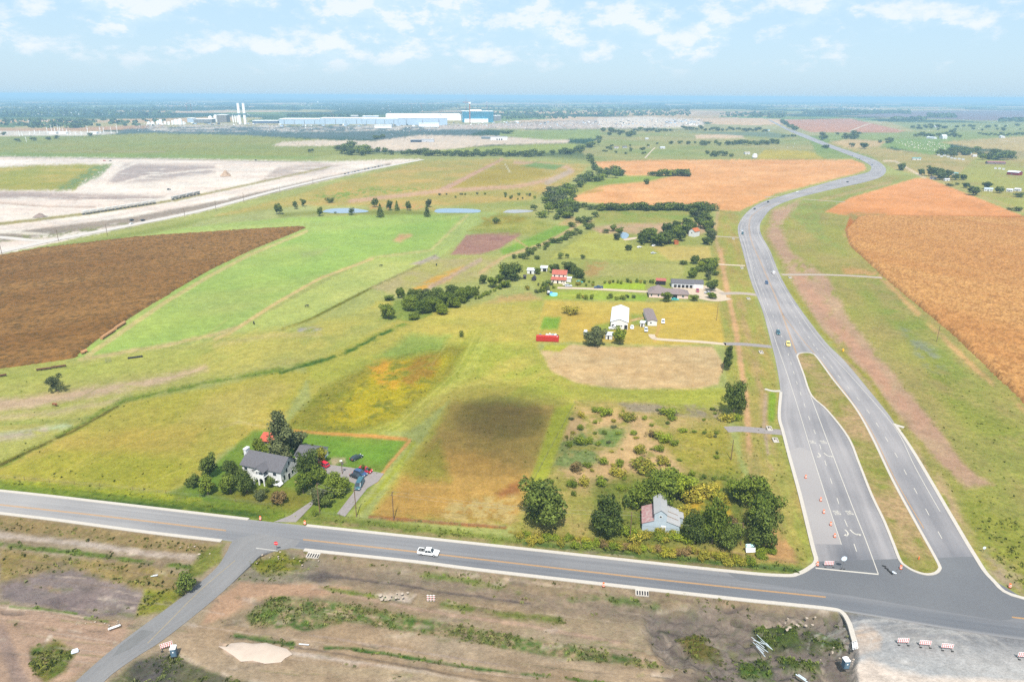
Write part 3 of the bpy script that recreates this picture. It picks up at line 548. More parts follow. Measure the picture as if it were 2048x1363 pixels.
# gravel yard at lower right
poly([(1700, 1240), (1720, 1228), (1900, 1250), (2760, 1340), (2760, 2000), (1720, 2000), (1716, 1310)], 'A6ACB6', 5, 3, c2='B8BCC4', ns2=(12, 131, 4, -.1, 3), vg=0, rl=.05)
poly([(1708, 1262), (1725, 1246), (1745, 1252), (1765, 1275), (1760, 1300), (1720, 1308)], 'D8C4B4', 5, 3, vg=0)
poly([(1712, 1325), (1740, 1312), (1790, 1335), (1850, 1350), (2048, 1363), (2048, 1500), (1730, 1500)], 'F4ECE6', 5, 3, vg=0, rl=.15)
stroke([(1735, 1312), (1850, 1330), (2048, 1350)], 6, 'A89C98', 3, 3, cov=.6, rl=.3)
poly([(1720, 1290), (2048, 1318), (2760, 1380), (2760, 2000), (1720, 2000)], 'CCD0D6', 26, 6, al=.9, vg=0)
stroke([(1700, 1232), (1990, 1272), (2400, 1320)], 26, '868C98', 14, 3, al=.9)
poly([(1712, 1330), (1740, 1316), (1790, 1338), (1850, 1350), (2048, 1363), (2048, 1600), (1730, 1600)], 'F4E8E0', 7, 4, vg=0)
for k in range(40):
    x0 = random.uniform(1740, 2000); y0 = random.uniform(1270, 1310); r = random.uniform(60, 160)
    stroke([(x0 + r * math.cos(t), y0 + .3 * r * math.sin(t)) for t in np.linspace(3.4 + random.uniform(-.5, .5), 6.0, 9)], 3, random.choice(['D8D8DA', 'CCD0D4', '9CA0A8']), 2, 1, .4)

# larger soft variation everywhere
mod = (.88 + .24 * NZ[5]) * (.90 + .2 * NZ[1.6]) * (0.86 + 0.28 * NZ[45]) * (0.9 + 0.2 * NZ[14]) * (0.92 + .16 * NZ[160])
colr *= mod[:, None]
tint = (NZ[14] - .5)[:, None] * np.array([0.10, 0.0, -0.10]); colr *= 1 + tint
# keep the soil flat under roads and buildings
def flatten(pts, wd, val=0.0):
    stroke(pts, wd, None, 3, 0, 1.0, rl=val)
flatten([(-300, 965), (0, 1001), (500, 1060), (1000, 1118), (1650, 1185), (2760, 1320)], 75)
flatten([(500, 1060), (450, 1120), (400, 1180), (270, 1290), (150, 1380), (0, 1500)], 85)
flatten([(1490, 440), (1500, 470), (1530, 560), (1600, 700), (1700, 900), (1780, 1100), (1800, 1180)], 120, 0.0)
flatten([(1700, 900), (1850, 1060), (1930, 1180)], 180)
poly([(1479, 444), (1476, 464), (1502, 563), (1541, 680), (1563, 783), (1559, 832), (1579, 912), (1600, 988), (1632, 1122), (1596, 1150), (1450, 1143), (1450, 1193), (1690, 1222), (1720, 1300), (2200, 1420), (2200, 1200), (1984, 1157), (1929, 1075), (1834, 915), (1741, 783), (1650, 682), (1563, 556), (1523, 470), (1520, 450)], None, 2, 0, rl=-.001)
low = fbm(gx, gy, 2.4, 201, 4); big = fbm(gx, gy, 9, 205, 3)
gz = -np.maximum(rel, 0) * (1.6 * low + 1.2 * big) - 0.01
gz[rel < 0] = 0.0
far = np.clip((dist - 1500) / 2000, 0, 1); gz = gz * (1 - far) - 0.05 * far
me = bpy.data.meshes.new('ground')
nv = NR * NC
me.vertices.add(nv)
co = np.stack([gx, gy, gz], -1).astype(np.float32); me.vertices.foreach_set('co', co.ravel())
ii = np.arange(NR * NC).reshape(NR, NC)
q = np.stack([ii[1:, :-1], ii[1:, 1:], ii[:-1, 1:], ii[:-1, :-1]], -1).reshape(-1, 4)
me.loops.add(q.size); me.loops.foreach_set('vertex_index', q.ravel().astype(np.int32))
me.polygons.add(len(q)); me.polygons.foreach_set('loop_start', np.arange(0, q.size, 4, dtype=np.int32))
me.polygons.foreach_set('use_smooth', np.ones(len(q), bool))
ca = me.attributes.new('soil', 'FLOAT_COLOR', 'POINT')
ca.data.foreach_set('color', np.concatenate([np.clip(colr, 0.01, 0.9), np.clip(veg, 0, 1)[:, None]], 1).astype(np.float32).ravel())
me.update(calc_edges=True)
gm = bpy.data.materials.new('ground'); gm.use_nodes = True; t = gm.node_tree; b = t.nodes['Principled BSDF']
b.inputs['Roughness'].default_value = 0.95; b.inputs['Specular IOR Level'].default_value = 0.05
def gn(tp, **k):
    n = t.nodes.new(tp)
    for a, c in k.items(): setattr(n, a, c)
    return n
at_ = gn('ShaderNodeAttribute', attribute_name='soil'); tc = gn('ShaderNodeTexCoord')
def gnoise(sc, det, rough=.6, mp=None):
    n = gn('ShaderNodeTexNoise'); n.inputs['Scale'].default_value = sc; n.inputs['Detail'].default_value = det; n.inputs['Roughness'].default_value = rough
    t.links.new((mp or tc).outputs['Object' if mp is None else 0], n.inputs['Vector']); return n.outputs['Fac']
def gmath(op, a, b_=None, c=None, clamp=False):
    n = gn('ShaderNodeMath', operation=op, use_clamp=clamp)
    for i, v in enumerate((a, b_, c)):
        if v is None: continue
        if isinstance(v, (int, float)): n.inputs[i].default_value = v
        else: t.links.new(v, n.inputs[i])
    return n.outputs[0]
def gmap(f, a, b_, c=0., d=1.):
    n = gn('ShaderNodeMapRange'); t.links.new(f, n.inputs[0])
    for i, v in enumerate((a, b_, c, d)): n.inputs[i + 1].default_value = v
    return n.outputs[0]
fn0 = gnoise(1.1, 7, .78); famp = gmath('MULTIPLY_ADD', at_.outputs['Alpha'], .5, .26); fine = gmath('ADD', 1.0, gmath('MULTIPLY', gmath('SUBTRACT', gmap(fn0, .3, .7), .48), gmath('MULTIPLY', famp, 2.0)))
mid = gmap(gnoise(.25, 4, .6), .3, .7, .86, 1.14)
clump = gmap(gnoise(.55, 5, .68), .47, .60)
clump2 = gmap(gnoise(2.2, 3, .6), .5, .62)
base = gn('ShaderNodeMix', data_type='RGBA', blend_type='MULTIPLY'); base.inputs['Factor'].default_value = 1
t.links.new(at_.outputs['Color'], base.inputs['A'])
cmb = gn('ShaderNodeCombineColor'); fm = gmath('MULTIPLY', fine, mid)
for i in range(3): t.links.new(fm, cmb.inputs[i])
t.links.new(cmb.outputs[0], base.inputs['B'])
grn = gn('ShaderNodeMix', data_type='RGBA', blend_type='MULTIPLY'); grn.inputs['Factor'].default_value = 1
t.links.new(base.outputs['Result'], grn.inputs['A']); grn.inputs['B'].default_value = (.42, .58, .36, 1)
cf = gmath('MULTIPLY', gmath('MULTIPLY', at_.outputs['Alpha'], gmath('MAXIMUM', clump, gmath('MULTIPLY', clump2, .6))), .95, clamp=True)
fin = gn('ShaderNodeMix', data_type='RGBA'); t.links.new(cf, fin.inputs['Factor'])
t.links.new(base.outputs['Result'], fin.inputs['A']); t.links.new(grn.outputs['Result'], fin.inputs['B'])
t.links.new(fin.outputs['Result'], b.inputs['Base Color'])
bp = gn('ShaderNodeBump'); bp.inputs['Strength'].default_value = .7; bp.inputs['Distance'].default_value = .4
t.links.new(gnoise(1.7, 4, .65), bp.inputs['Height']); t.links.new(bp.outputs[0], b.inputs['Normal'])
me.materials.append(gm)
go = bpy.data.objects.new('ground', me); COL.objects.link(go); tag(go, kind='structure')
# ------------------------------------------------------------------ roads
def catmull(p, k=6):
    out_ = []
    n = len(p)
    for i in range(n - 1):
        p0, p1, p2, p3 = p[max(i - 1, 0)], p[i], p[i + 1], p[min(i + 2, n - 1)]
        for j in range(k):
            t = j / k
            out_.append(tuple(0.5 * ((2 * b_) + (-a_ + c_) * t + (2 * a_ - 5 * b_ + 4 * c_ - d_) * t * t + (-a_ + 3 * b_ - 3 * c_ + d_) * t ** 3) for a_, b_, c_, d_ in zip(p0, p1, p2, p3)))
    return out_ + [tuple(p[-1])]
def world_line(pts, z=0.0, k=6, smooth=True):
    q = catmull(pts, k) if smooth else pts
    return [at(x, y, z) for x, y in q]
def road_mat(name, c, c2, streak=10.0, amt=1.0, dusty=0.0):
    m = bpy.data.materials.new(name); m.use_nodes = True; t = m.node_tree; b = t.nodes['Principled BSDF']
    b.inputs['Roughness'].default_value = 0.85; b.inputs['Specular IOR Level'].default_value = 0.25
    uv = t.nodes.new('ShaderNodeTexCoord'); mp = t.nodes.new('ShaderNodeMapping'); mp.inputs['Scale'].default_value = (streak, 0.012, 1)
    t.links.new(uv.outputs['UV'], mp.inputs[0])
    n = t.nodes.new('ShaderNodeTexNoise'); n.inputs['Scale'].default_value = 1.0; n.inputs['Detail'].default_value = 4; t.links.new(mp.outputs[0], n.inputs['Vector'])
    n2 = t.nodes.new('ShaderNodeTexNoise'); n2.inputs['Scale'].default_value = 0.035; n2.inputs['Detail'].default_value = 5; t.links.new(uv.outputs['Object'], n2.inputs['Vector'])
    n3 = t.nodes.new('ShaderNodeTexNoise'); n3.inputs['Scale'].default_value = 1.5; n3.inputs['Detail'].default_value = 5; n3.inputs['Roughness'].default_value = .7; t.links.new(uv.outputs['Object'], n3.inputs['Vector'])
    def mth(op, a, b_):
        q = t.nodes.new('ShaderNodeMath'); q.operation = op
        for i, v in enumerate((a, b_)):
            if isinstance(v, (int, float)): q.inputs[i].default_value = v
            else: t.links.new(v, q.inputs[i])
        return q.outputs[0]
    f = mth('ADD', mth('MULTIPLY', n.outputs['Fac'], .62 * amt), mth('ADD', mth('MULTIPLY', n2.outputs['Fac'], .45), mth('MULTIPLY', n3.outputs['Fac'], .22)))
    r = t.nodes.new('ShaderNodeMapRange'); t.links.new(f, r.inputs[0]); s0 = (.62 * amt + .67) / 2; r.inputs[1].default_value = s0 - .14; r.inputs[2].default_value = s0 + .14
    mx = t.nodes.new('ShaderNodeMix'); mx.data_type = 'RGBA'; t.links.new(r.outputs[0], mx.inputs['Factor'])
    mx.inputs['A'].default_value = (*lin(c2), 1); mx.inputs['B'].default_value = (*lin(c), 1)
    # 'wear' darkens the asphalt: tyre lanes across it, whole stretches along it
    wa = t.nodes.new('ShaderNodeAttribute'); wa.attribute_name = 'wear'
    ml = t.nodes.new('ShaderNodeMix'); ml.data_type = 'RGBA'; t.links.new(wa.outputs['Fac'], ml.inputs['Factor']); t.links.new(mx.outputs['Result'], ml.inputs['A']); sc_ = t.nodes.new('ShaderNodeMix'); sc_.data_type = 'RGBA'; sc_.blend_type = 'MULTIPLY'; sc_.inputs['Factor'].default_value = 1
    t.links.new(mx.outputs['Result'], sc_.inputs['A']); sc_.inputs['B'].default_value = (.46, .50, .56, 1); t.links.new(sc_.outputs['Result'], ml.inputs['B'])
    t.links.new(ml.outputs['Result'], b.inputs['Base Color'])
    return m
def ribbon(name, Lp, Rp, z, m, k=6, nc=8, thick=0.5, wear=None):
    A, B = world_line(Lp, z, k), world_line(Rp, z, k)
    vs, fs, uvs = [], [], []
    s = 0.0; n = len(A)
    for i in range(n):
        if i: s += ((A[i] + B[i]) / 2 - (A[i - 1] + B[i - 1]) / 2).length
        for j in range(nc + 1):
            vs.append(A[i].lerp(B[i], j / nc)); uvs.append((j / nc, s))
    W = nc + 1
    for i in range(n - 1):
        for j in range(nc):
            fs.append((i * W + j, i * W + j + 1, (i + 1) * W + j + 1, (i + 1) * W + j))
    k0 = len(vs)   # shoulders going down into the soil
    for i in range(n):
        vs.append(A[i] - Vector((0, 0, thick))); uvs.append((0, 0)); vs.append(B[i] - Vector((0, 0, thick))); uvs.append((1, 0))
    for i in range(n - 1):
        fs.append((i * W, (i + 1) * W, k0 + 2 * i + 2, k0 + 2 * i)); fs.append(((i + 1) * W + nc, i * W + nc, k0 + 2 * i + 1, k0 + 2 * i + 3))
    o = mesh_obj(name, vs, fs, m)
    ul = o.data.uv_layers.new(name='UVMap')
    for lp in o.data.loops: ul.data[lp.index].uv = uvs[lp.vertex_index]
    bm = bmesh.new(); bm.from_mesh(o.data); bmesh.ops.recalc_face_normals(bm, faces=bm.faces); bm.to_mesh(o.data); bm.free()
    if wear:
        P = np.array([v.co[:] for v in o.data.vertices]); qx, qy = project(P[:, 0], P[:, 1], 0.0); U_ = np.array([u_[0] for u_ in uvs])
        a_ = o.data.attributes.new('wear', 'FLOAT', 'POINT'); a_.data.foreach_set('value', np.clip(wear(qx, qy, U_), 0, 1).astype(np.float32))
    up = sum(p.normal.z for p in o.data.polygons[:20])
    if up < 0: o.data.flip_normals()
    return tag(o, kind='structure')
def flat(name, pts, z, m, thick=0.0, smooth=False, k=4):
    P = world_line(pts, z, k, smooth) if smooth else [at(x, y, z) for x, y in pts]
    from mathutils.geometry import tessellate_polygon
    tri = tessellate_polygon([P])
    vs = list(P); fs = []
    for a, b, c in tri:
        nz = (P[b] - P[a]).cross(P[c] - P[a]).z
        fs.append((a, b, c) if nz > 0 else (a, c, b))
    if thick:
        n = len(P); vs += [p - Vector((0, 0, thick)) for p in P]
        fs += [(i, (i + 1) % n, n + (i + 1) % n, n + i) for i in range(n)]
    o = mesh_obj(name, vs, fs, m)
    return tag(o, kind='structure')
def strip(name, pts, wid, z0, z1, m, closed=False, k=5, smooth=True, wline=None, kind='structure'):
    P = wline or world_line(pts, z1, k, smooth)
    n = len(P); vs, fs = [], []
    for i in range(n):
        a = P[(i - 1) % n] if closed else P[max(i - 1, 0)]; b = P[(i + 1) % n] if closed else P[min(i + 1, n - 1)]
        d = (b - a); d.z = 0; d = d.normalized() if d.length > 0 else Vector((1, 0, 0)); q = Vector((-d.y, d.x, 0)) * wid / 2
        p = Vector((P[i].x, P[i].y, 0))
        vs += [p - q + Vector((0, 0, z0)), p - q + Vector((0, 0, z1)), p + q + Vector((0, 0, z1)), p + q + Vector((0, 0, z0))]
    R = range(n if closed else n - 1)
    for i in R:
        a, b = 4 * i, 4 * ((i + 1) % n)
        if z0 == z1: fs += [(a + 1, b + 1, b + 2, a + 2)]; continue
        fs += [(a + 1, b + 1, b + 2, a + 2), (a, b, b + 1, a + 1), (a + 2, b + 2, b + 3, a + 3)]
    if not closed and z0 != z1: fs += [(0, 1, 2, 3), (4 * n - 4, 4 * n - 1, 4 * n - 2, 4 * n - 3)]
    o = mesh_obj(name, vs, fs, m)
    bm = bmesh.new(); bm.from_mesh(o.data)
    if z0 == z1:
        for f in bm.faces:
            if f.normal.z < 0: f.normal_flip()
    else: bmesh.ops.recalc_face_normals(bm, faces=bm.faces)
    bm.to_mesh(o.data); bm.free()
    return tag(o, kind=kind)
ASPH = road_mat('asphalt_dark', 'C8CAD0', 'A8ABB4', 10, .7)
HWAY = road_mat('asphalt_pale', 'CCCCD4', 'A2A4AE', 15, .9)
JUNC = road_mat('asphalt_junction', '9298A2', '787E8A', 5, .7)
SIDE = road_mat('asphalt_dusty', 'B0B3BA', '8A8E96', 7, .35)
CONC = road_mat('concrete_lane', 'CCCCD2', 'B8B8C0', 6, .8)
KERB = mat('kerb_concrete', 'EDEBE8', .9, .08, 2.0)
WHITE = mat('line_paint', 'F4F4F0', .7, .10, 3.0)
ORNG = mat('centre_line_paint', 'E8B878', .7, .14, 3.0)
GRAV = mat('gravel', 'CFC4BA', .95, .14, 1.2, bump=.04)
PATHM = mat('pale_gravel', 'EFE0CC', .95, .1, 1.0)
DRIV = mat('driveway_asphalt', 'B4B0B4', .9, .1, .8)
Z1, Z2, Z3 = 0.10, 0.104, 0.110
# the cross road at the bottom
ribbon('cross_road', [(-420, 940), (0, 981), (207, 1004), (497, 1038), (613, 1050.5), (1000, 1092), (1450, 1141), (1567, 1152), (1700, 1166), (1984, 1190), (2300, 1228), (2600, 1262)],
       [(-420, 975), (0, 1024), (118, 1038), (443, 1079), (602, 1097), (1000, 1142), (1450, 1193), (1567, 1206), (1690, 1222), (1984, 1270), (2300, 1310), (2600, 1350)], Z1, ASPH, 5, 14,
    wear=lambda x, y, u: np.interp(x, [0, 250, 450, 560, 700, 1000, 1300, 1600, 1900, 2048], [0, .12, .6, .85, .7, .75, .9, 1.0, 1.0, .9]) * np.interp(u, [0, .1, .3, .5, .75, .95, 1], [.25, .7, .8, .7, 1.05, 1.0, .3]))
ribbon('side_road', [(520, 1066), (470, 1078), (454, 1102), (432, 1135), (380, 1180), (325, 1222), (270, 1262), (215, 1305), (150, 1363), (40, 1470)],
       [(600, 1080), (585, 1094), (528, 1106), (500, 1130), (450, 1178), (398, 1222), (325, 1279), (278, 1309), (236, 1338), (207, 1363), (100, 1470)], Z2, SIDE, 5, 8)
HL = [(1536, 240), (1570, 258), (1600, 272), (1650, 292), (1692, 308), (1722, 320), (1738, 329), (1743, 336), (1736, 344), (1714, 350), (1677, 358.6), (1616, 376), (1555, 394), (1518, 407), (1494, 424), (1479, 444), (1476, 464), (1487, 508), (1502, 563), (1524, 618), (1541, 680), (1552, 725), (1561, 783), (1559, 832), (1566, 862), (1579, 912), (1600, 988), (1620, 1075), (1631, 1122)]
HR = [(1541, 240), (1577, 257), (1611, 269), (1664, 290), (1714, 307), (1753, 321), (1770, 334), (1771, 345), (1757, 356), (1722, 366), (1680, 375), (1616, 390), (1575, 402), (1545, 416), (1529, 433), (1520, 450), (1523, 470), (1541, 503), (1563, 556), (1597, 612), (1650, 682), (1690, 722), (1741, 783), (1780, 832), (1801, 866), (1834, 915), (1878, 988), (1929, 1075), (1952, 1112)]
ribbon('highway', HL, HR, Z3, HWAY, 5, 26, wear=lambda x, y, u: np.interp(y, [250, 600, 900, 1060, 1085, 1112], [0, .05, .18, .42, .6, .9]) * np.interp(u, [0, .1, .16, .2, .26, .3, .42, .6, .74, .80, .86, .92, 1], [.2, .3, .9, 1.1, .8, 1.0, .4, .5, .6, .9, .7, .9, .4]))
flat('junction_pavement', [(1631, 1120), (1700, 1117), (1800, 1114), (1900, 1110), (1952, 1111), (1984, 1157), (2048, 1196), (2160, 1220), (2000, 1240), (1700, 1190), (1480, 1160), (1450, 1142), (1500, 1146), (1567, 1151), (1596, 1148), (1619, 1136)], Z2 + .002, JUNC, .3)
flat('concrete_turn_lane', [(1578, 900), (1600, 893), (1624, 903), (1656, 1003), (1679, 1080), (1683, 1088), (1625, 1087), (1601, 990), (1581, 914)], Z3 + .004, CONC)
# gravel apron to the south-east and loading spots
# kerbs
for pts in ([(-420, 940), (0, 980), (207, 1003), (497, 1037)], [(613, 1049.5), (1000, 1091), (1450, 1140), (1567, 1149.5), (1596, 1146), (1619, 1134), (1632, 1120), (1625, 1090), (1600, 988), (1579, 912), (1566, 862), (1558.5, 832), (1562, 783)],
            [(-420, 976), (0, 1025), (118, 1039), (296, 1063), (443, 1080)], [(608, 1098), (833, 1122), (1000, 1143), (1450, 1194), (1567, 1206), (1660, 1216), (1684, 1223), (1698, 1244), (1706, 1270), (1713, 1294)],
            [(2600, 1262), (2300, 1228), (2048, 1195), (1984, 1157), (1948, 1107), (1908, 1040), (1834, 914), (1800, 862), (1788, 846)]):
    strip('kerb', pts, 1.15, -.3, .22, KERB)
IS = [(1594, 712), (1598, 706.5), (1612, 704.5), (1624, 706.5), (1634, 714), (1667, 759), (1711, 815), (1743, 871), (1787, 962), (1829.6, 1040), (1859, 1092.5), (1878, 1128), (1879, 1137), (1870, 1145), (1852, 1147), (1830, 1141), (1812, 1131), (1800, 1119), (1786, 1084), (1768, 1040), (1743, 988), (1718, 925), (1696.5, 873.7), (1655, 820), (1623, 790), (1608, 750)]
isl = flat('median_island', IS, .20, gm, .3)
# the island's soil carries its own colours like the ground does
def soil_attr(o, cA, cB, vg=.6):
    me_ = o.data; bm = bmesh.new(); bm.from_mesh(me_)
    bmesh.ops.triangulate(bm, faces=bm.faces)
    for _ in range(4): bmesh.ops.subdivide_edges(bm, edges=[e for e in bm.edges if e.calc_length() > 2.0], cuts=1)
    bmesh.ops.triangulate(bm, faces=bm.faces); bm.to_mesh(me_); bm.free()
    P = np.array([v.co[:] for v in me_.vertices]); n = fbm(P[:, 0], P[:, 1], 7, 301, 4, 1.2, 3); n2_ = fbm(P[:, 0], P[:, 1], 2.5, 305, 3)
    t_ = np.clip((n + .4 * (n2_ - .5)) * 3.2 - 1.1, 0, 1)[:, None]; c = np.array(lin(cA)) * (1 - t_) + np.array(lin(cB)) * t_
    at2 = me_.attributes.new('soil', 'FLOAT_COLOR', 'POINT'); at2.data.foreach_set('color', np.concatenate([c, np.full((len(P), 1), vg)], 1).astype(np.float32).ravel())
soil_attr(isl, 'CCB088', 'A0A450')
strip('kerb', IS, .8, -.3, .27, KERB, closed=True)
# pale concrete road and its branch on the left
PR = mat('pale_concrete_road', 'F2F0F0', .9, .06, .3)
strip('concrete_road', [(-300, 568), (0, 503), (100, 481), (250, 452), (400, 421), (560, 379), (700, 347), (845, 319)], 10.5, -.4, .10, PR, k=8)
strip('concrete_branch_road', [(-200, 462), (0, 474), (60, 480), (110, 482)], 8, -.4, .094, PR, k=8)
# driveways and tracks
def track(name, pts, w_, m, z=.06): return strip(name, pts, w_, -.2, z, m)
flat('driveway', [(547, 1043), (592, 1043), (622, 1012), (650, 975), (672, 955), (640, 938), (655, 928), (700, 934), (768, 946), (756, 962), (735, 975), (690, 1032), (674, 1026), (706, 985), (714, 968), (690, 958), (672, 965), (640, 990), (610, 1010), (580, 1030)][::1], .06, DRIV, .3)
track('driveway', [(1452, 858), (1480, 857), (1520, 860), (1567, 864)], 4.6, DRIV)
track('driveway', [(1303, 668), (1306, 674), (1320, 678), (1400, 683), (1452, 688)], 3.4, PATHM); track('driveway', [(1448, 687), (1490, 688), (1543, 693)], 4.4, DRIV)
track('gravel_lane', [(1115, 575), (1180, 577), (1293, 583), (1300, 584)], 4.5, PATHM); track('gravel_lane', [(1395, 594), (1430, 600), (1458, 596)], 5, PATHM)
flat('farm_yard', [(1345, 572), (1390, 568), (1430, 574), (1450, 584), (1455, 600), (1430, 602), (1400, 592), (1350, 583)], .05, PATHM, .2)
track('driveway', [(1440, 587), (1480, 586), (1520, 590)], 6, GRAV); track('driveway', [(1426, 527), (1450, 529), (1490, 531)], 3.6, PATHM)
track('driveway', [(1428, 472), (1478, 475)], 3.5, GRAV); track('driveway', [(1563, 549), (1640, 549), (1700, 551), (1764, 555)], 4.6, GRAV)
track('driveway', [(1605, 398), (1650, 401), (1690, 404)], 4, GRAV); track('concrete_flume', [(1530, 777), (1545, 781), (1562, 781)], 1.6, KERB, .1); track('concrete_flume', [(1788, 848), (1798, 851), (1808, 854)], 1.8, KERB, .1)
track('driveway', [(1530, 394), (1560, 393)], 4, GRAV)
track('farm_track', [(1290, 316), (1300, 305), (1310, 295)], 3, PATHM, .1); track('far_lane', [(2200, 292), (2048, 285), (2000, 280)], 7, PATHM, .1); track('far_lane', [(1700, 262), (1740, 247), (1760, 245), (1695, 236)], 8, PATHM, .1)
# markings
def line(pts, m=WHITE, w_=.22, z=Z3 + .012, nm='road_marking', k=5): return strip(nm, pts, w_, z, z, m, k=k)
line([(1483, 450), (1481, 466), (1489, 486), (1507, 552), (1524, 603), (1544, 658), (1554, 690), (1576, 753), (1597, 818), (1623, 903), (1655, 1003), (1683, 1088)], w_=.2)
line([(1620, 788), (1641, 844), (1673, 929), (1708, 1020), (1732, 1080), (1756.6, 1147)], w_=.24)
line([(1631, 1135), (1690, 1141), (1757, 1147.5)], w_=.5, k=1)
line([(1516, 450), (1518, 470), (1536, 503), (1557, 556), (1590, 612), (1638, 680), (1714, 765), (1773, 832.6), (1802, 874), (1831, 935), (1880, 1022)], w_=.2)
for o_ in (-.9, .9):
    line([(1560 + o_, 404 ), (1530 + o_, 413), (1509 + o_, 427), (1499 + o_, 442), (1502 + o_, 479), (1524 + o_, 530), (1546 + o_, 581), (1564 + o_, 627), (1592.6 + o_, 706)], ORNG, .2)
line([(1564, 627), (1600, 673), (1630, 707)], ORNG, .22)
line([(1640, 718), (1671, 760), (1716, 819), (1749, 873), (1793, 963), (1848, 1056)], ORNG, .22)
line([(1483, 444), (1493, 428), (1516, 411), (1554, 397), (1616, 380), (1677, 362.6), (1714, 353)], w_=.2); line([(1740, 352), (1680, 371), (1616, 386), (1575, 398)], w_=.2); line([(1660, 366), (1616, 383), (1560, 399)], ORNG, .3)
def dashes(pts, m=WHITE, w_=.22, frac=.30, step=12.2, z=Z3 + .012):
    P = world_line(pts, z, 12); seg = [(P[i + 1] - P[i]).length for i in range(len(P) - 1)]; tot = sum(seg); s = 0
    def pt(s_):
        for i, l in enumerate(seg):
            if s_ <= l: return P[i].lerp(P[i + 1], s_ / l)
            s_ -= l
        return P[-1]
    while s < tot - step * frac:
        strip('lane_dash', None, w_, z, z, m, wline=[pt(s), pt(s + step * frac)]); s += step
dashes([(1576, 706), (1592, 759), (1605.5, 799), (1621.6, 844), (1639, 888), (1660, 954), (1671.5, 988), (1686, 1030), (1701, 1067), (1717, 1113)])
dashes([(1632, 695), (1657, 725.5), (1686, 762), (1737.6, 824), (1786, 898.6), (1818, 957), (1858, 1029), (1886, 1080)])
dashes([(1490, 455), (1496, 490), (1512, 545), (1532, 600), (1552, 645), (1574, 700)]); dashes([(1510, 455), (1520, 490), (1545, 550), (1575, 607), (1630, 693)])
for o_ in (-.8, .8):
    line([(-420, 962 + o_), (0, 1008.5 + o_), (192, 1029.5 + o_), (384, 1052 + o_), (452, 1060 + o_)], ORNG, .2, Z1 + .008)
    line([(606, 1078 + o_), (800, 1099 + o_), (1000, 1122 + o_), (1272, 1153 + o_), (1500, 1177.5 + o_), (1651.5, 1193 + o_)], ORNG, .2, Z1 + .008)
    line([(2024, 1233 + o_), (2300, 1266 + o_)], ORNG, .2, Z2 + .012)
line([(470, 1120), (400, 1180), (340, 1240), (295, 1285)], mat('worn_yellow_paint', 'C8B890', .8, .15, 1), .16, Z2 + .006)
line([(512, 1095), (556, 1101)], mat('worn_white_paint', 'D8DADC', .8, .1, 1), .4, Z2 + .006, k=1)
flat('fresh_asphalt_patch', [(283, 1258), (308, 1262), (262, 1296), (225, 1312), (240, 1290)], Z2 + .006, mat('new_asphalt', '8E9298', .9, .1, .5))
# arrows and words on the turn lanes
def lane_text(x, y, wid, length, ang):
    c = bpy.data.curves.new('lane_word', 'FONT'); c.body = 'ONLY'; c.align_x = 'CENTER'; c.align_y = 'CENTER'; c.size = 1.0; c.offset = 0.02
    o = bpy.data.objects.new('lane_word', c); COL.objects.link(o); bpy.context.view_layer.update()
    me_ = bpy.data.meshes.new_from_object(o.evaluated_get(bpy.context.evaluated_depsgraph_get())); bpy.data.objects.remove(o); bpy.data.curves.remove(c)
    xs = [v.co.x for v in me_.vertices]; ys = [v.co.y for v in me_.vertices]
    for v in me_.vertices: v.co.x *= wid / (max(xs) - min(xs)); v.co.y *= length / (max(ys) - min(ys))
    me_.materials.clear(); me_.materials.append(WHITE)
    o = bpy.data.objects.new('lane_word', me_); COL.objects.link(o); o.location = at(x, y, Z3 + .012); o.rotation_euler = (0, 0, ang); tag(o, kind='structure')
def arrow(x, y, s, ang, L_=3.2):
    """turn arrow: shaft along -y bending to side s"""
    pts = [(0, 0), (0, 1.0), (.15 * s, 1.7), (.6 * s, 2.2), (1.1 * s, 2.3)]
    vs, fs = [], []
    for i, p in enumerate(pts):
        a = Vector(pts[max(i - 1, 0)]); b = Vector(pts[min(i + 1, 4)]); d = (b - a).normalized(); q = Vector((-d.y, d.x)) * .2
        vs += [(p[0] - q.x, p[1] - q.y, 0), (p[0] + q.x, p[1] + q.y, 0)]
    for i in range(4): fs.append((2 * i, 2 * i + 1, 2 * i + 3, 2 * i + 2))
    k = len(vs); vs += [(1.0 * s, 2.85, 0), (1.0 * s, 1.75, 0), (1.85 * s, 2.35, 0)]; fs.append((k, k + 1, k + 2))
    o = mesh_obj('lane_arrow', [(v_[0] * 1.05, v_[1] * 1.15, 0) for v_ in vs], fs, WHITE, loc=at(x, y, Z3 + .012), rz=ang)
    for p in o.data.polygons: p.use_smooth = False
    tag(o, kind='structure')
A0 = math.pi + .10
for x in (1624, 1646): lane_text(x, 883, 2.1, 2.6, A0)
for x in (1673, 1698): lane_text(x, 1024, 2.0, 2.4, A0)
arrow(1636, 905, 1, A0); arrow(1648, 905, -1, A0); arrow(1690, 1058, 1, A0); arrow(1700, 1058, -1, A0)

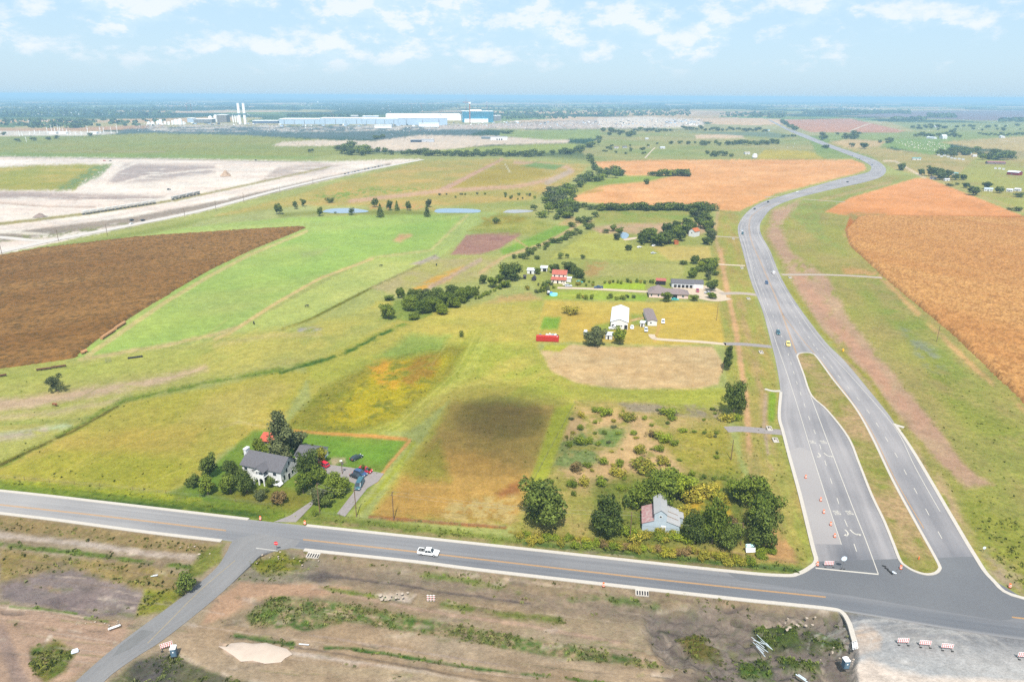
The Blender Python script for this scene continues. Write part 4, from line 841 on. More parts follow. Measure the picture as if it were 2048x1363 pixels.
# water
wm = bpy.data.materials.new('pond_water'); wm.use_nodes = True; b = wm.node_tree.nodes['Principled BSDF']
b.inputs['Base Color'].default_value = (.15, .22, .28, 1); b.inputs['Roughness'].default_value = .08
nn_ = wm.node_tree.nodes.new('ShaderNodeTexNoise'); nn_.inputs['Scale'].default_value = 1.2; bb = wm.node_tree.nodes.new('ShaderNodeBump'); bb.inputs['Strength'].default_value = .15; bb.inputs['Distance'].default_value = .1
wm.node_tree.links.new(nn_.outputs['Fac'], bb.inputs['Height']); wm.node_tree.links.new(bb.outputs[0], b.inputs['Normal'])
flat('pond_water', [(645, 424), (650, 420), (665, 417), (690, 416), (712, 417), (735, 421), (732, 424), (700, 426), (665, 426)], .06, wm, smooth=True)
flat('pond_water', [(868, 423), (875, 418), (900, 416.5), (940, 417.5), (960, 420), (955, 425), (910, 425.5), (875, 425.5)], .06, wm, smooth=True)
flat('pond_water', [(1006, 425), (1015, 420), (1040, 419), (1066, 421), (1058, 424), (1030, 426)], .06, mat('pale_pond_silt', 'C8CCD4', .3, .05, .2), smooth=True)
flat('pond_water', [(1236, 468), (1240, 464), (1252, 465), (1258, 470), (1252, 477), (1243, 476)], .06, wm, smooth=True)
flat('pond_bank', [(1245, 478), (1255, 476), (1273, 474), (1270, 478), (1250, 481)], .05, PATHM, smooth=True)
# ------------------------------------------------------------------ standing crops
def crop(name, pts, cell, h, cA, cB, cC, seed, rowang, cell2=None):
    W = [at(x, y) for x, y in pts]
    x0, x1 = min(p.x for p in W), max(p.x for p in W); y0, y1 = min(p.y for p in W), max(p.y for p in W)
    xs = np.arange(x0 - cell, x1 + 2 * cell, cell); ys = np.arange(y0 - cell, y1 + 2 * cell, cell)
    X, Y = np.meshgrid(xs, ys); X = X + (vnoise(X * 3.1, Y * 2.7, seed) - .5) * cell * .8; Y = Y + (vnoise(X * 2.3, Y * 3.3, seed + 1) - .5) * cell * .8
    px, py = X.ravel(), Y.ravel(); ins = np.zeros(px.size, bool)
    wob = .9 * (fbm(px, py, 3, seed + 9, 2) - .5)
    for i in range(len(W)):
        a, b_ = W[i], W[(i + 1) % len(W)]
        if a.y != b_.y: ins ^= ((a.y > py) != (b_.y > py)) & (px + wob < (b_.x - a.x) * (py - a.y) / (b_.y - a.y) + a.x)
    z = h * (.55 + .65 * hsh(np.arange(px.size), np.arange(px.size) * 0, seed + 3)) * (.8 + .4 * fbm(px, py, 12, seed + 4, 3))
    c, d = math.cos(rowang), math.sin(rowang)
    row = np.sin((-px * d + py * c) * 2 * math.pi / 3.9); z = z + .16 * h * row
    z = np.where(ins, z, -.3)
    R, C = X.shape; ii = np.arange(R * C).reshape(R, C)
    q = np.stack([ii[:-1, :-1], ii[:-1, 1:], ii[1:, 1:], ii[1:, :-1]], -1).reshape(-1, 4)
    keep = ins[q].any(1); q = q[keep]
    used, inv = np.unique(q, return_inverse=True); q = inv.reshape(-1, 4)
    me_ = bpy.data.meshes.new(name); me_.vertices.add(len(used)); me_.vertices.foreach_set('co', np.stack([px[used], py[used], z[used]], -1).astype(np.float32).ravel())
    me_.loops.add(q.size); me_.loops.foreach_set('vertex_index', q.ravel().astype(np.int32)); me_.polygons.add(len(q)); me_.polygons.foreach_set('loop_start', np.arange(0, q.size, 4, dtype=np.int32))
    X_, Y_ = px[used], py[used]
    t1 = np.clip(fbm(X_, Y_, 30, seed + 6, 4, rowang, 5) * 2.2 - .6, 0, 1)[:, None]
    t2 = np.clip((fbm(X_, Y_, 1.9, seed + 7, 3, rowang, 2.5) + .9 * (hsh(used, used * 0, seed + 8) - .5) - .5) * 5, 0, 1)[:, None]
    col_ = np.array(lin(cA)) * (1 - t1) + np.array(lin(cB)) * t1; col_ = col_ * (1 - .75 * t2) + np.array(lin(cC)) * .75 * t2
    a_ = me_.attributes.new('soil', 'FLOAT_COLOR', 'POINT'); a_.data.foreach_set('color', np.concatenate([col_, np.full((len(used), 1), .25)], 1).astype(np.float32).ravel())
    me_.update(calc_edges=True); me_.materials.append(gm)
    o = bpy.data.objects.new(name, me_); COL.objects.link(o); return tag(o, kind='stuff')
crop('brown_sorghum_crop', [(-330, 640), (-330, 560), (0, 512), (80, 498), (280, 474), (400, 466), (600, 453.5), (611, 455), (560, 476), (500, 500), (415, 541), (305, 606), (249, 640), (203, 671), (171, 693), (146, 715), (90, 724), (0, 736), (-330, 790)], 1.25, 1.3, 'B08650', '9C723E', '705A34', 401, .62)
crop('ripe_corn_crop', [(1692, 462), (1706, 448), (1716, 436), (1735, 433), (1900, 435), (2048, 438), (2500, 450), (2500, 1130), (2250, 960), (2048, 803), (1900, 662), (1830, 605), (1760, 546), (1700, 490)], 1.15, 2.0, 'E8B474', 'DEA466', 'B88450', 431, 2.2)
# ------------------------------------------------------------------ trees
def leaf_mat(name, dark, light, rnd=.5):
    m = bpy.data.materials.new(name); m.use_nodes = True; t = m.node_tree; b = t.nodes['Principled BSDF']
    b.inputs['Roughness'].default_value = .7; b.inputs['Specular IOR Level'].default_value = .15
    a = t.nodes.new('ShaderNodeAttribute'); a.attribute_name = 'tone'
    oi = t.nodes.new('ShaderNodeObjectInfo')
    mm = t.nodes.new('ShaderNodeMath'); mm.operation = 'MULTIPLY_ADD'; mm.use_clamp = True
    t.links.new(oi.outputs['Random'], mm.inputs[0]); mm.inputs[1].default_value = rnd
    s = t.nodes.new('ShaderNodeMath'); s.operation = 'SUBTRACT'; t.links.new(a.outputs['Fac'], s.inputs[0]); s.inputs[1].default_value = rnd / 2
    t.links.new(s.outputs[0], mm.inputs[2])
    mx = t.nodes.new('ShaderNodeMix'); mx.data_type = 'RGBA'; t.links.new(mm.outputs[0], mx.inputs['Factor'])
    mx.inputs['A'].default_value = (*dark, 1); mx.inputs['B'].default_value = (*light, 1)
    t.links.new(mx.outputs['Result'], b.inputs['Base Color'])
    return m
LM = {'dark': leaf_mat('leaves_dark', (.026, .044, .008), (.125, .160, .026)),
      'mid': leaf_mat('leaves_mid', (.034, .06, .006), (.165, .205, .022)),
      'light': leaf_mat('leaves_light', (.05, .085, .006), (.23, .27, .02)),
      'grey': leaf_mat('leaves_grey', (.032, .045, .015), (.13, .145, .055)),
      'yellow': leaf_mat('leaves_yellow', (.08, .10, .01), (.34, .30, .025)),
      'gold': leaf_mat('weeds_gold', (.09, .11, .012), (.36, .29, .035)),
      'rust': leaf_mat('leaves_rust', (.07, .06, .02), (.25, .16, .06)),
      'blue': leaf_mat('leaves_far', (.02, .042, .012), (.08, .12, .03))}
BARK = mat('bark', (.16, .12, .09), .9, .2, 3)
def leaf_cloud(name, lobes, n, size, seed, m, flatn=0.0, hollow=.62):
    rs = np.random.RandomState(seed)
    lb = np.array(lobes, float); wgt = lb[:, 3] * lb[:, 4]; k = rs.choice(len(lb), n, p=wgt / wgt.sum())
    d = rs.normal(size=(n, 3)); d /= np.linalg.norm(d, axis=1)[:, None]
    rad = hollow + (1.06 - hollow) * rs.rand(n) ** .6
    # a ragged surface: the reach of a lobe varies with direction
    rad *= 1 + .16 * np.sin(5 * d[:, 0] + 3 * k) * np.cos(4 * d[:, 1] + k) + .10 * rs.normal(size=n)
    R = np.stack([lb[k, 3], lb[k, 3], lb[k, 4]], 1)
    c = lb[k, :3] + d * R * rad[:, None]
    c[:, 2] = np.maximum(c[:, 2], size * .3)
    nr = d + rs.normal(size=(n, 3)) * .55; nr[:, 2] += flatn; nr /= np.linalg.norm(nr, axis=1)[:, None]
    u = np.cross(nr, rs.normal(size=(n, 3))); u /= np.linalg.norm(u, axis=1)[:, None]; v = np.cross(nr, u)
    s = size * (.6 + .8 * rs.rand(n))[:, None]; e = s * (.5 + .5 * rs.rand(n))[:, None]
    P = np.stack([c - u * s, c - v * e * .8 + nr * s * .15, c + u * s, c + v * e], 1).reshape(-1, 3)
    me_ = bpy.data.meshes.new(name); me_.vertices.add(4 * n); me_.vertices.foreach_set('co', P.astype(np.float32).ravel())
    me_.loops.add(4 * n); me_.loops.foreach_set('vertex_index', np.arange(4 * n, dtype=np.int32)); me_.polygons.add(n); me_.polygons.foreach_set('loop_start', np.arange(0, 4 * n, 4, dtype=np.int32))
    lt = rs.rand(len(lb)); tone = np.clip(.30 * lt[k] + .75 * rs.rand(n) + .12 * rs.normal(size=n), 0, 1)
    a_ = me_.attributes.new('tone', 'FLOAT', 'FACE'); a_.data.foreach_set('value', tone.astype(np.float32))
    me_.update(calc_edges=True); me_.materials.append(m); return me_
def lobes_for(kind, seed):
    r = random.Random(seed); L_ = []
    if kind == 'oak':
        for i in range(24):
            a = r.uniform(0, 6.28); q = r.uniform(.12, .41); L_.append((q * math.cos(a), q * math.sin(a), r.uniform(.24, .78), r.uniform(.09, .19), r.uniform(.08, .17)))
        L_ += [(0, 0, .72, .2, .22), (.08, -.05, .42, .3, .26)]
    elif kind == 'round':
        for i in range(15):
            a = r.uniform(0, 6.28); q = r.uniform(.08, .31); L_.append((q * math.cos(a), q * math.sin(a), r.uniform(.26, .84), r.uniform(.09, .19), r.uniform(.09, .19)))
        L_ += [(0, 0, .52, .24, .3)]
    elif kind == 'poplar':
        for i in range(12):
            z = .2 + .7 * i / 11; q = .10 * (1 - abs(z - .45)); a = r.uniform(0, 6.28); L_.append((q * math.cos(a), q * math.sin(a), z, .15 * (1.1 - z) + .035, .11))
    elif kind == 'cone':
        for i in range(9):
            z = .1 + .84 * i / 8; L_.append((r.uniform(-.02, .02), r.uniform(-.02, .02), z, .29 * (1.04 - z) + .02, .085))
    elif kind == 'mesq':
        for i in range(22):
            a = r.uniform(0, 6.28); q = r.uniform(.05, .42); L_.append((q * math.cos(a) * 1.2, q * math.sin(a), r.uniform(.3, .9) - q * .3, r.uniform(.1, .2), r.uniform(.1, .18)))
    elif kind == 'bush':
        for i in range(9):
            a = r.uniform(0, 6.28); q = r.uniform(.1, .5); L_.append((q * math.cos(a), q * math.sin(a), r.uniform(.2, .6), r.uniform(.2, .34), r.uniform(.2, .36)))
    elif kind == 'far':
        for i in range(6):
            a = r.uniform(0, 6.28); q = r.uniform(.05, .3); L_.append((q * math.cos(a), q * math.sin(a), r.uniform(.22, .7), r.uniform(.2, .32), r.uniform(.2, .28)))
    return L_
def trunk_mesh(kind, seed):
    r = random.Random(seed); mb = MB()
    h = {'oak': .5, 'round': .55, 'poplar': .9, 'cone': .8, 'mesq': .45, 'bush': .25, 'far': .45}[kind]
    w_ = .028 if kind not in ('bush',) else .02
    lean = (r.uniform(-.03, .03), r.uniform(-.03, .03))
    mb.bar((0, 0, -.03), (lean[0], lean[1], h * .55), w_, 6, w_ * .75); mb.bar((lean[0], lean[1], h * .55), (lean[0] * 2, lean[1] * 2, h), w_ * .75, 6, w_ * .3)
    nb = {'cone': 0, 'far': 2, 'poplar': 5}.get(kind, 5)
    for i in range(nb):
        a = 6.28 * i / nb + r.uniform(-.4, .4); z0 = h * r.uniform(.4, .8); q = .38 if kind == 'mesq' else (.14 if kind == 'poplar' else .26)
        mb.bar((lean[0], lean[1], z0), (q * math.cos(a), q * math.sin(a), z0 + r.uniform(.12, .28)), w_ * .5, 4, w_ * .15)
    me_ = bpy.data.meshes.new('trunk'); me_.from_pydata(mb.v, [], mb.f); me_.update(); me_.materials.append(BARK); return me_
SPEC = {'oak': (6500, .026, 3), 'round': (2600, .034, 4), 'poplar': (4200, .020, 2), 'cone': (1300, .034, 3), 'mesq': (3200, .026, 2), 'bush': (900, .055, 4), 'far': (420, .062, 6)}
PROTO = {}
def proto(kind, tone, v):
    k = (kind, tone, v)
    if k not in PROTO:
        n, s, nv_ = SPEC[kind]; sd = {'oak': 10, 'round': 30, 'poplar': 50, 'cone': 70, 'mesq': 90, 'bush': 110, 'far': 130}[kind] + v
        PROTO[k] = (leaf_cloud('crown', lobes_for(kind, sd), n, s, sd, LM[tone], hollow=.25 if kind == 'mesq' else .6), trunk_mesh(kind, sd))
    return PROTO[k]
rt = random.Random(99)
TREES = []
NATW = {'oak': .98, 'round': .78, 'poplar': .42, 'cone': .56, 'mesq': 1.35, 'bush': 1.4, 'far': .72}
def tree(kind, tone, x, y, hpx, wpx=None, label=None, cat='tree', name=None, group=None, lean=0.0, v=None):
    TREES.append((kind, tone, x, y, hpx, wpx, label, cat, name, group, lean, v))
def tree_frame(kind, x, y, hpx, wpx):
    h = hgt(x, y, hpx); w_ = wpx * mpp(x, y) if wpx else h * NATW[kind] * rt.uniform(.9, 1.15)
    return w_ / NATW[kind], h
def tree_now(kind, tone, x, y, hpx, wpx, label, cat, name, group, lean, v):
    v = rt.randrange(SPEC[kind][2]) if v is None else v
    cm, tm = proto(kind, tone, v); sx, h = tree_frame(kind, x, y, hpx, wpx)
    o = empty(name or ('bush' if kind == 'bush' else 'tree'), at(x, y, -.02), rt.uniform(0, 6.28) if abs(lean) < .01 else 0.0, label, cat, group)
    o.scale = (sx, sx * rt.uniform(.9, 1.1), h * rt.uniform(.97, 1.03))
    if lean: o.rotation_euler = (0, lean, 0)
    for nm, m_ in (('foliage' if kind == 'bush' else 'crown', cm), ('stem' if kind == 'bush' else 'trunk', tm)):
        c = bpy.data.objects.new(nm, m_); COL.objects.link(c); c.parent = o
def plant_all(keep=285):
    tr = sorted([t for t in TREES if t[7] == 'tree'], key=lambda t: -t[4] * (t[5] or t[4])); bushes = [t for t in TREES if t[7] != 'tree']
    for t in tr[:keep] + bushes: tree_now(*t)
    # the rest, each a few pixels large, stand in one object
    P, Tn = [], []
    for (kind, tone, x, y, hpx, wpx, label, cat, name, group, lean, v) in tr[keep:]:
        cm = proto('far', 'blue', rt.randrange(6))[0]; a = np.zeros(len(cm.vertices) * 3, np.float32); cm.vertices.foreach_get('co', a); a = a.reshape(-1, 3)
        tn = np.zeros(len(cm.polygons), np.float32); cm.attributes['tone'].data.foreach_get('value', tn)
        sx, h = tree_frame('far', x, y, hpx, wpx); p = at(x, y); r_ = rt.uniform(0, 6.28); c, d = math.cos(r_), math.sin(r_)
        P.append(np.stack([(a[:, 0] * c - a[:, 1] * d) * sx + p.x, (a[:, 0] * d + a[:, 1] * c) * sx + p.y, a[:, 2] * h], -1)); Tn.append(np.clip(tn + rt.uniform(-.2, .2), 0, 1))
    P = np.concatenate(P); Tn = np.concatenate(Tn); n = len(P) // 4
    me_ = bpy.data.meshes.new('distant_trees'); me_.vertices.add(4 * n); me_.vertices.foreach_set('co', P.astype(np.float32).ravel()); me_.loops.add(4 * n); me_.loops.foreach_set('vertex_index', np.arange(4 * n, dtype=np.int32))
    me_.polygons.add(n); me_.polygons.foreach_set('loop_start', np.arange(0, 4 * n, 4, dtype=np.int32)); a_ = me_.attributes.new('tone', 'FLOAT', 'FACE'); a_.data.foreach_set('value', Tn)
    me_.update(calc_edges=True); me_.materials.append(LM['dark']); o = bpy.data.objects.new('distant_trees', me_); COL.objects.link(o); tag(o, kind='stuff')
# weeds and tufts of grass on the nearer ground; each takes the tint of the growth it stands in
def tufts():
    rs = np.random.RandomState(77)
    k = np.nonzero((pv > 735) & (pv < 1400) & (pu > -60) & (pu < 2110) & (gz > -1.6))[0]
    onroad = rel[k] <= 0.0
    cl = fbm(gx[k], gy[k], 3.2, 501, 4); pr = np.clip(veg[k] - .3, 0, 1) ** 1.1 * np.clip((cl - .38) * 3.2, 0, 1) * np.where(pv[k] > 1040, .8, .28)
    k = k[(rs.rand(len(k)) < pr) & ~onroad]
    n = len(k); sz = (.18 + .42 * rs.rand(n) ** 2) * np.where(pv[k] > 1040, 1.0, .8)
    bx = gx[k] + rs.normal(size=n) * .4; by = gy[k] + rs.normal(size=n) * .4; bz = gz[k]
    P = []; 
    for j in range(3):
        a = rs.rand(n) * 6.28; ux, uy = np.cos(a) * sz, np.sin(a) * sz; h = sz * (.7 + .7 * rs.rand(n)); tx, ty = rs.normal(size=n) * .25 * sz, rs.normal(size=n) * .25 * sz
        P.append(np.stack([np.stack([bx - ux, by - uy, bz], -1), np.stack([bx + ux, by + uy, bz], -1), np.stack([bx + ux * .7 + tx, by + uy * .7 + ty, bz + h], -1), np.stack([bx - ux * .7 + tx, by - uy * .7 + ty, bz + h * .8], -1)], 1))
    P = np.concatenate(P).reshape(-1, 3); m_ = 3 * n
    base = np.array(lin('90A848')) * .5 + colr[k] * .55; base = base * (.7 + .7 * rs.rand(n))[:, None]; C_ = np.tile(base, (3, 1))
    me_ = bpy.data.meshes.new('weeds'); me_.vertices.add(4 * m_); me_.vertices.foreach_set('co', P.astype(np.float32).ravel()); me_.loops.add(4 * m_); me_.loops.foreach_set('vertex_index', np.arange(4 * m_, dtype=np.int32))
    me_.polygons.add(m_); me_.polygons.foreach_set('loop_start', np.arange(0, 4 * m_, 4, dtype=np.int32)); a_ = me_.attributes.new('soil', 'FLOAT_COLOR', 'FACE'); a_.data.foreach_set('color', np.concatenate([C_, np.zeros((m_, 1))], 1).astype(np.float32).ravel())
    me_.update(calc_edges=True); me_.materials.append(gm); o = bpy.data.objects.new('weeds', me_); COL.objects.link(o); tag(o, kind='stuff'); print('TUFTS', n)
tufts()
# around the white house
for a in [('poplar', 'grey', 574, 918, 97, 50, 'tall feathery grey-green tree rising behind the grey-roofed house', -.14),
          ('round', 'grey', 590, 905, 46, 44, 'leaning grey-green tree beside the tall feathery one behind the house', .1),
          ('round', 'mid', 517, 903, 32, 24, 'small dark tree just left of the red shed roof'), ('round', 'light', 537, 918, 32, 34, 'bright green tree between the red shed and the grey roof'),
          ('round', 'grey', 572, 926, 26, 34, 'pale bare-looking tree behind the ridge of the grey roof'), ('round', 'yellow', 641, 924, 32, 28, 'yellowing tree at the right end of the garage'),
          ('mesq', 'light', 604, 892, 22, 16, 'thin sparse tree on the back lawn right of the tall one'), ('poplar', 'mid', 626, 910, 24, 10, 'slim young tree behind the yellowing garage tree'),
          ('round', 'dark', 419, 955, 46, 36, 'dark tree at the left corner of the house lot'), ('round', 'mid', 416, 988, 38, 34, 'tree in front of the dark corner tree by the road fence'),
          ('round', 'dark', 387, 974, 26, 27, 'low dark tree farthest left on the house lot'), ('oak', 'dark', 468, 958, 38, 38, 'dark tree touching the left gable of the white house'),
          ('round', 'mid', 462, 984, 40, 40, 'green tree on the front lawn left of the arched porch'), ('oak', 'dark', 494, 985, 46, 46, 'broad dark tree screening the front of the white house'),
          ('oak', 'dark', 619, 955, 54, 54, 'broad tree at the right gable of the white house'), ('round', 'mid', 634, 966, 32, 34, 'rounded green tree between the house and the driveway fork'),
          ('round', 'mid', 607, 986, 42, 38, 'tree on the left side of the driveway below the gable'), ('oak', 'mid', 670, 988, 46, 58, 'broad round tree inside the driveway loop'),
          ('round', 'grey', 636, 1008, 34, 34, 'ragged tree right of the driveway near the utility pole'), ('round', 'dark', 652, 1014, 24, 28, 'low dark tree at the foot of the loop by the road'),
          ('round', 'rust', 556, 1006, 26, 34, 'brownish small tree on the front lawn near the road'), ('round', 'grey', 520, 1000, 20, 24, 'small shaded tree on the front lawn below the porch'),
          ('poplar', 'dark', 727, 945, 18, 8, 'slim dark cypress on the lawn above the red car'), ('poplar', 'dark', 739, 946, 13, 6, 'shorter of the two slim cypresses above the red car'),
          ('round', 'dark', 543, 972, 22, 20, 'small dark tree beside the white car in the front yard')]:
    tree(a[0], a[1], a[2], a[3], a[4], a[5], a[6], lean=a[7] if len(a) > 7 else 0, group='trees around the white house')
for a in [('mid', 690, 972, 14, 22, 'clipped bush at the right edge of the driveway loop'), ('light', 646, 953, 13, 16, 'light green bush at the fork of the driveway'), ('dark', 597, 962, 10, 20, 'low hedge under the white gable wall'), ('mid', 631, 1030, 11, 17, 'green bush between the driveway and the road ditch'),
          ('dark', 560, 968, 12, 16, 'dark bush at the front corner of the white house'), ('dark', 531, 985, 10, 14, 'small bush by the arched porch'), ('mid', 663, 990, 12, 30, 'shrub skirting the broad tree in the driveway loop')]:
    tree('bush', *a[:5], label=a[5], cat='bush', group='bushes on the house lot')
# scrub corner with the barn
for a in [('oak', 'dark', 1090, 1050, 90, 104, 'big dark oak at the left corner of the scrub lot'), ('oak', 'dark', 1216, 1068, 80, 80, 'big dark oak left of the silvery barn'),
          ('oak', 'mid', 1312, 1012, 68, 84, 'bright green tree mass directly behind the tall barn roof'), ('round', 'mid', 1272, 1015, 44, 44, 'green tree behind the left lean-to of the barn'), ('round', 'light', 1358, 996, 50, 56, 'light green tree right of the tall barn roof'),
          ('oak', 'dark', 1390, 1085, 58, 56, 'dark round tree against the right wall of the barn'), ('oak', 'mid', 1424, 1088, 96, 60, 'tallest tree in the clump just right of the barn'), ('oak', 'dark', 1457, 1098, 52, 48, 'dark low tree between the tall clump and the road-side pole'),
          ('oak', 'mid', 1497, 1008, 62, 72, 'upper tree of the big clump near the highway'), ('oak', 'mid', 1518, 1052, 70, 70, 'middle tree of the big clump near the highway'), ('oak', 'dark', 1520, 1090, 78, 78, 'lower dark tree of the big clump above the white sign'), ('round', 'light', 1468, 995, 36, 38, 'light green tree behind the upper clump tree'),
          ('oak', 'dark', 1467, 829, 70, 52, 'lone dark round tree beside the dirt track by the highway'), ('poplar', 'dark', 1455, 739, 50, 18, 'narrow dark tree by the track right of the beige field'), ('round', 'light', 1456, 708, 16, 10, 'small bright tree on top of the narrow dark one')]:
    tree(*a[:6], label=a[6], group='large trees of the scrub corner')
rb = random.Random(5)
SB = []   # scrub bushes: tone, x, y, h, w
for x, y, h, w_, tn in [(1210, 828, 20, 34, 'light'), (1250, 838, 18, 40, 'gold'), (1163, 832, 14, 22, 'gold'), (1335, 828, 20, 40, 'mid'), (1190, 822, 12, 20, 'mid'), (1162, 858, 14, 18, 'mid'), (1156, 884, 20, 34, 'light'), (1176, 886, 16, 24, 'mid'), (1141, 892, 14, 20, 'mid'),
                        (1196, 888, 10, 16, 'mid'), (1265, 866, 10, 20, 'light'), (1326, 880, 22, 40, 'mid'), (1300, 872, 16, 26, 'rust'), (1350, 890, 14, 20, 'mid'), (1316, 902, 18, 24, 'light'), (1280, 908, 22, 36, 'gold'), (1204, 924, 16, 30, 'light'), (1237, 930, 22, 24, 'light'), (1326, 928, 20, 32, 'gold'),
                        (1152, 944, 24, 36, 'rust'), (1174, 932, 12, 22, 'mid'), (1240, 948, 20, 40, 'gold'), (1170, 966, 18, 34, 'gold'), (1142, 974, 22, 24, 'mid'), (1148, 990, 12, 14, 'dark'), (1203, 968, 20, 34, 'mid'), (1244, 978, 16, 22, 'mid'), (1104, 966, 10, 14, 'dark'), (1290, 942, 26, 60, 'gold'),
                        (1452, 838, 16, 40, 'gold'), (1474, 838, 18, 24, 'mid'), (1385, 1000, 34, 60, 'gold'), (1410, 985, 28, 56, 'gold'), (1440, 1000, 26, 40, 'yellow'), (1370, 1030, 24, 44, 'gold'), (1462, 1050, 20, 30, 'rust'), (1445, 1040, 24, 36, 'gold'), (1345, 960, 26, 50, 'light'), (1400, 1040, 20, 30, 'light'),
                        (1330, 1000, 24, 40, 'mid'), (1200, 820, 12, 16, 'mid'), (1345, 840, 12, 20, 'mid'), (1290, 838, 9, 14, 'mid'), (1365, 862, 10, 20, 'light'), (1420, 872, 10, 16, 'gold'), (1428, 960, 12, 16, 'dark'), (1405, 955, 12, 16, 'dark'), (1385, 950, 14, 18, 'mid')]:
    SB.append((tn, x, y, h, w_))
for i in range(46):
    SB.append((rb.choice(['mid', 'light', 'gold', 'mid', 'dark', 'grey']), rb.uniform(1125, 1450) , rb.uniform(815, 960), rb.uniform(4, 9), rb.uniform(7, 15)))
for i in range(34):
    t_ = i / 33; x = 1040 + t_ * 460; SB.append((rb.choice(['gold', 'mid', 'rust', 'gold', 'mid', 'yellow']), x, 1078 + t_ * 48 + rb.uniform(-10, 4), rb.uniform(9, 18), rb.uniform(20, 34)))
for i in range(12): SB.append((rb.choice(['mid', 'gold', 'light']), rb.uniform(1250, 1380), 1070 + rb.uniform(-4, 14), rb.uniform(14, 22), rb.uniform(24, 40)))
for i in range(8): SB.append(('mid', rb.uniform(1516, 1550), rb.uniform(1100, 1118), rb.uniform(8, 14), rb.uniform(18, 26)))
SB.sort(key=lambda b_: b_[1])
WORD = {'mid': 'green', 'light': 'bright green', 'gold': 'golden weedy', 'mid2': '', 'dark': 'dark green', 'grey': 'grey-green', 'rust': 'rusty brown', 'yellow': 'yellow'}
cnt = {}
for tn, x, y, h, w_ in SB:
    zone = 'in hedge below the barn' if y > 1062 else ('upper scrub lot' if y < 905 else 'lower scrub lot')
    k = (WORD[tn], zone); cnt[k] = cnt.get(k, 0) + 1
    tree('bush', {'dark': 'mid', 'mid': 'light'}.get(tn, tn), x, y, h * .8, w_ * 1.05, '%s bush, %s of its colour from the left, %s' % (WORD[tn], ordinal(cnt[k] - 1), zone), 'bush', group='bushes of the scrub lot')
# lone trees on the pastures
for a in [('mesq', 'grey', 116, 782, 34, 50, 'wind-bent airy tree alone on the left pasture below the feed troughs', -.25), ('round', 'dark', 375, 1184, 40, 40, 'dark round tree beside the small side road'),
          ('oak', 'mid', 777, 636, 31, 35, 'lone round tree left of the thicket in the middle of the photo'), ('oak', 'grey', 1191, 690, 40, 52, 'grey spreading tree below the white metal hall'), ('round', 'light', 1239, 688, 34, 29, 'bright green tree between the beige field and the white hall'),
          ('poplar', 'light', 923, 673, 15, 8, 'tiny sapling alone in the middle meadow'), ('round', 'mid', 803, 596, 23, 20, 'light round tree at the top left tip of the thicket'), ('round', 'mid', 778, 600, 11, 22, 'low bushy tree beside the tip of the thicket'),
          ('oak', 'mid', 829, 637, 13, 28, 'small tree at the foot of the thicket')]:
    tree(*a[:6], label=a[6], lean=a[7] if len(a) > 7 else 0)
tree('bush', 'gold', 1141, 627, 18, 40, 'dome shaped rusty green bush alone on the mown yellow lot', 'bush')
TH = [('mid', 818, 620, 34), ('dark', 830, 602, 30), ('mid', 846, 626, 34), ('dark', 862, 606, 32), ('mid', 874, 622, 34), ('light', 886, 628, 26), ('dark', 880, 600, 30), ('mid', 900, 612, 34), ('dark', 906, 592, 30), ('mid', 922, 604, 34), ('light', 912, 614, 24), ('mid', 936, 596, 28), ('mid', 950, 590, 22), ('grey', 852, 596, 24)]
TH.sort(key=lambda a: a[1])
for i, (tn, x, y, w_) in enumerate(TH): tree('oak', tn, x, y, w_ * .85, w_ * 1.1, '%s %s tree from the left in the dense thicket at mid photo' % (ordinal(i), WORD[tn]), group='trees of the mid-photo thicket')
PT = [('round', 'dark', 559, 428, 23, 17), ('round', 'dark', 592, 418, 17, 10), ('round', 'dark', 607, 413, 17, 11), ('round', 'mid', 640, 432, 19, 13), ('bush', 'mid', 660, 405, 12, 22), ('round', 'mid', 703, 430, 17, 10), ('round', 'dark', 749, 414, 20, 15), ('cone', 'dark', 761, 434, 27, 17),
      ('round', 'dark', 778, 421, 24, 13), ('cone', 'mid', 794, 421, 19, 11), ('round', 'dark', 818, 421, 21, 12), ('cone', 'dark', 854, 433, 25, 14), ('round', 'grey', 857, 414, 16, 15), ('bush', 'mid', 671, 427, 4, 5)]
for i, (kd, tn, x, y, h, w_) in enumerate(PT):
    tree(kd, tn, x, y, h, w_, '%s %s from the left of the scattered trees by the ponds' % (ordinal(i), {'cone': 'pointed conifer', 'bush': 'low tree'}.get(kd, 'slim dark tree')), group='scattered trees by the two ponds')
# ---- belts of trees
def inside(x, y, P):
    r = False
    for i in range(len(P)):
        a, b_ = P[i], P[(i + 1) % len(P)]
        if (a[1] > y) != (b_[1] > y) and x < (b_[0] - a[0]) * (y - a[1]) / (b_[1] - a[1]) + a[0]: r = not r
    return r
def belt(P, n, h, tones, phrase, group, kind='far', seed=1, cat='tree', wf=None):
    r = random.Random(seed); x0, x1 = min(p[0] for p in P), max(p[0] for p in P); y0, y1 = min(p[1] for p in P), max(p[1] for p in P)
    pts = []; tries = 0
    while len(pts) < n and tries < 20000:
        tries += 1; x, y = r.uniform(x0, x1), r.uniform(y0, y1)
        if not inside(x, y, P): continue
        mn = .35 * math.sqrt((x1 - x0) * (y1 - y0) / n) * .5
        if any(abs(a - x) + 2.2 * abs(b_ - y) < mn for a, b_ in pts): continue
        pts.append((x, y))
    pts.sort()
    for i, (x, y) in enumerate(pts):
        hh = h * r.uniform(.65, 1.25)
        tree(kind, r.choice(tones), x, y, hh, hh * (wf or 1.05) * r.uniform(.8, 1.3), phrase % ordinal(i), cat, group=group)
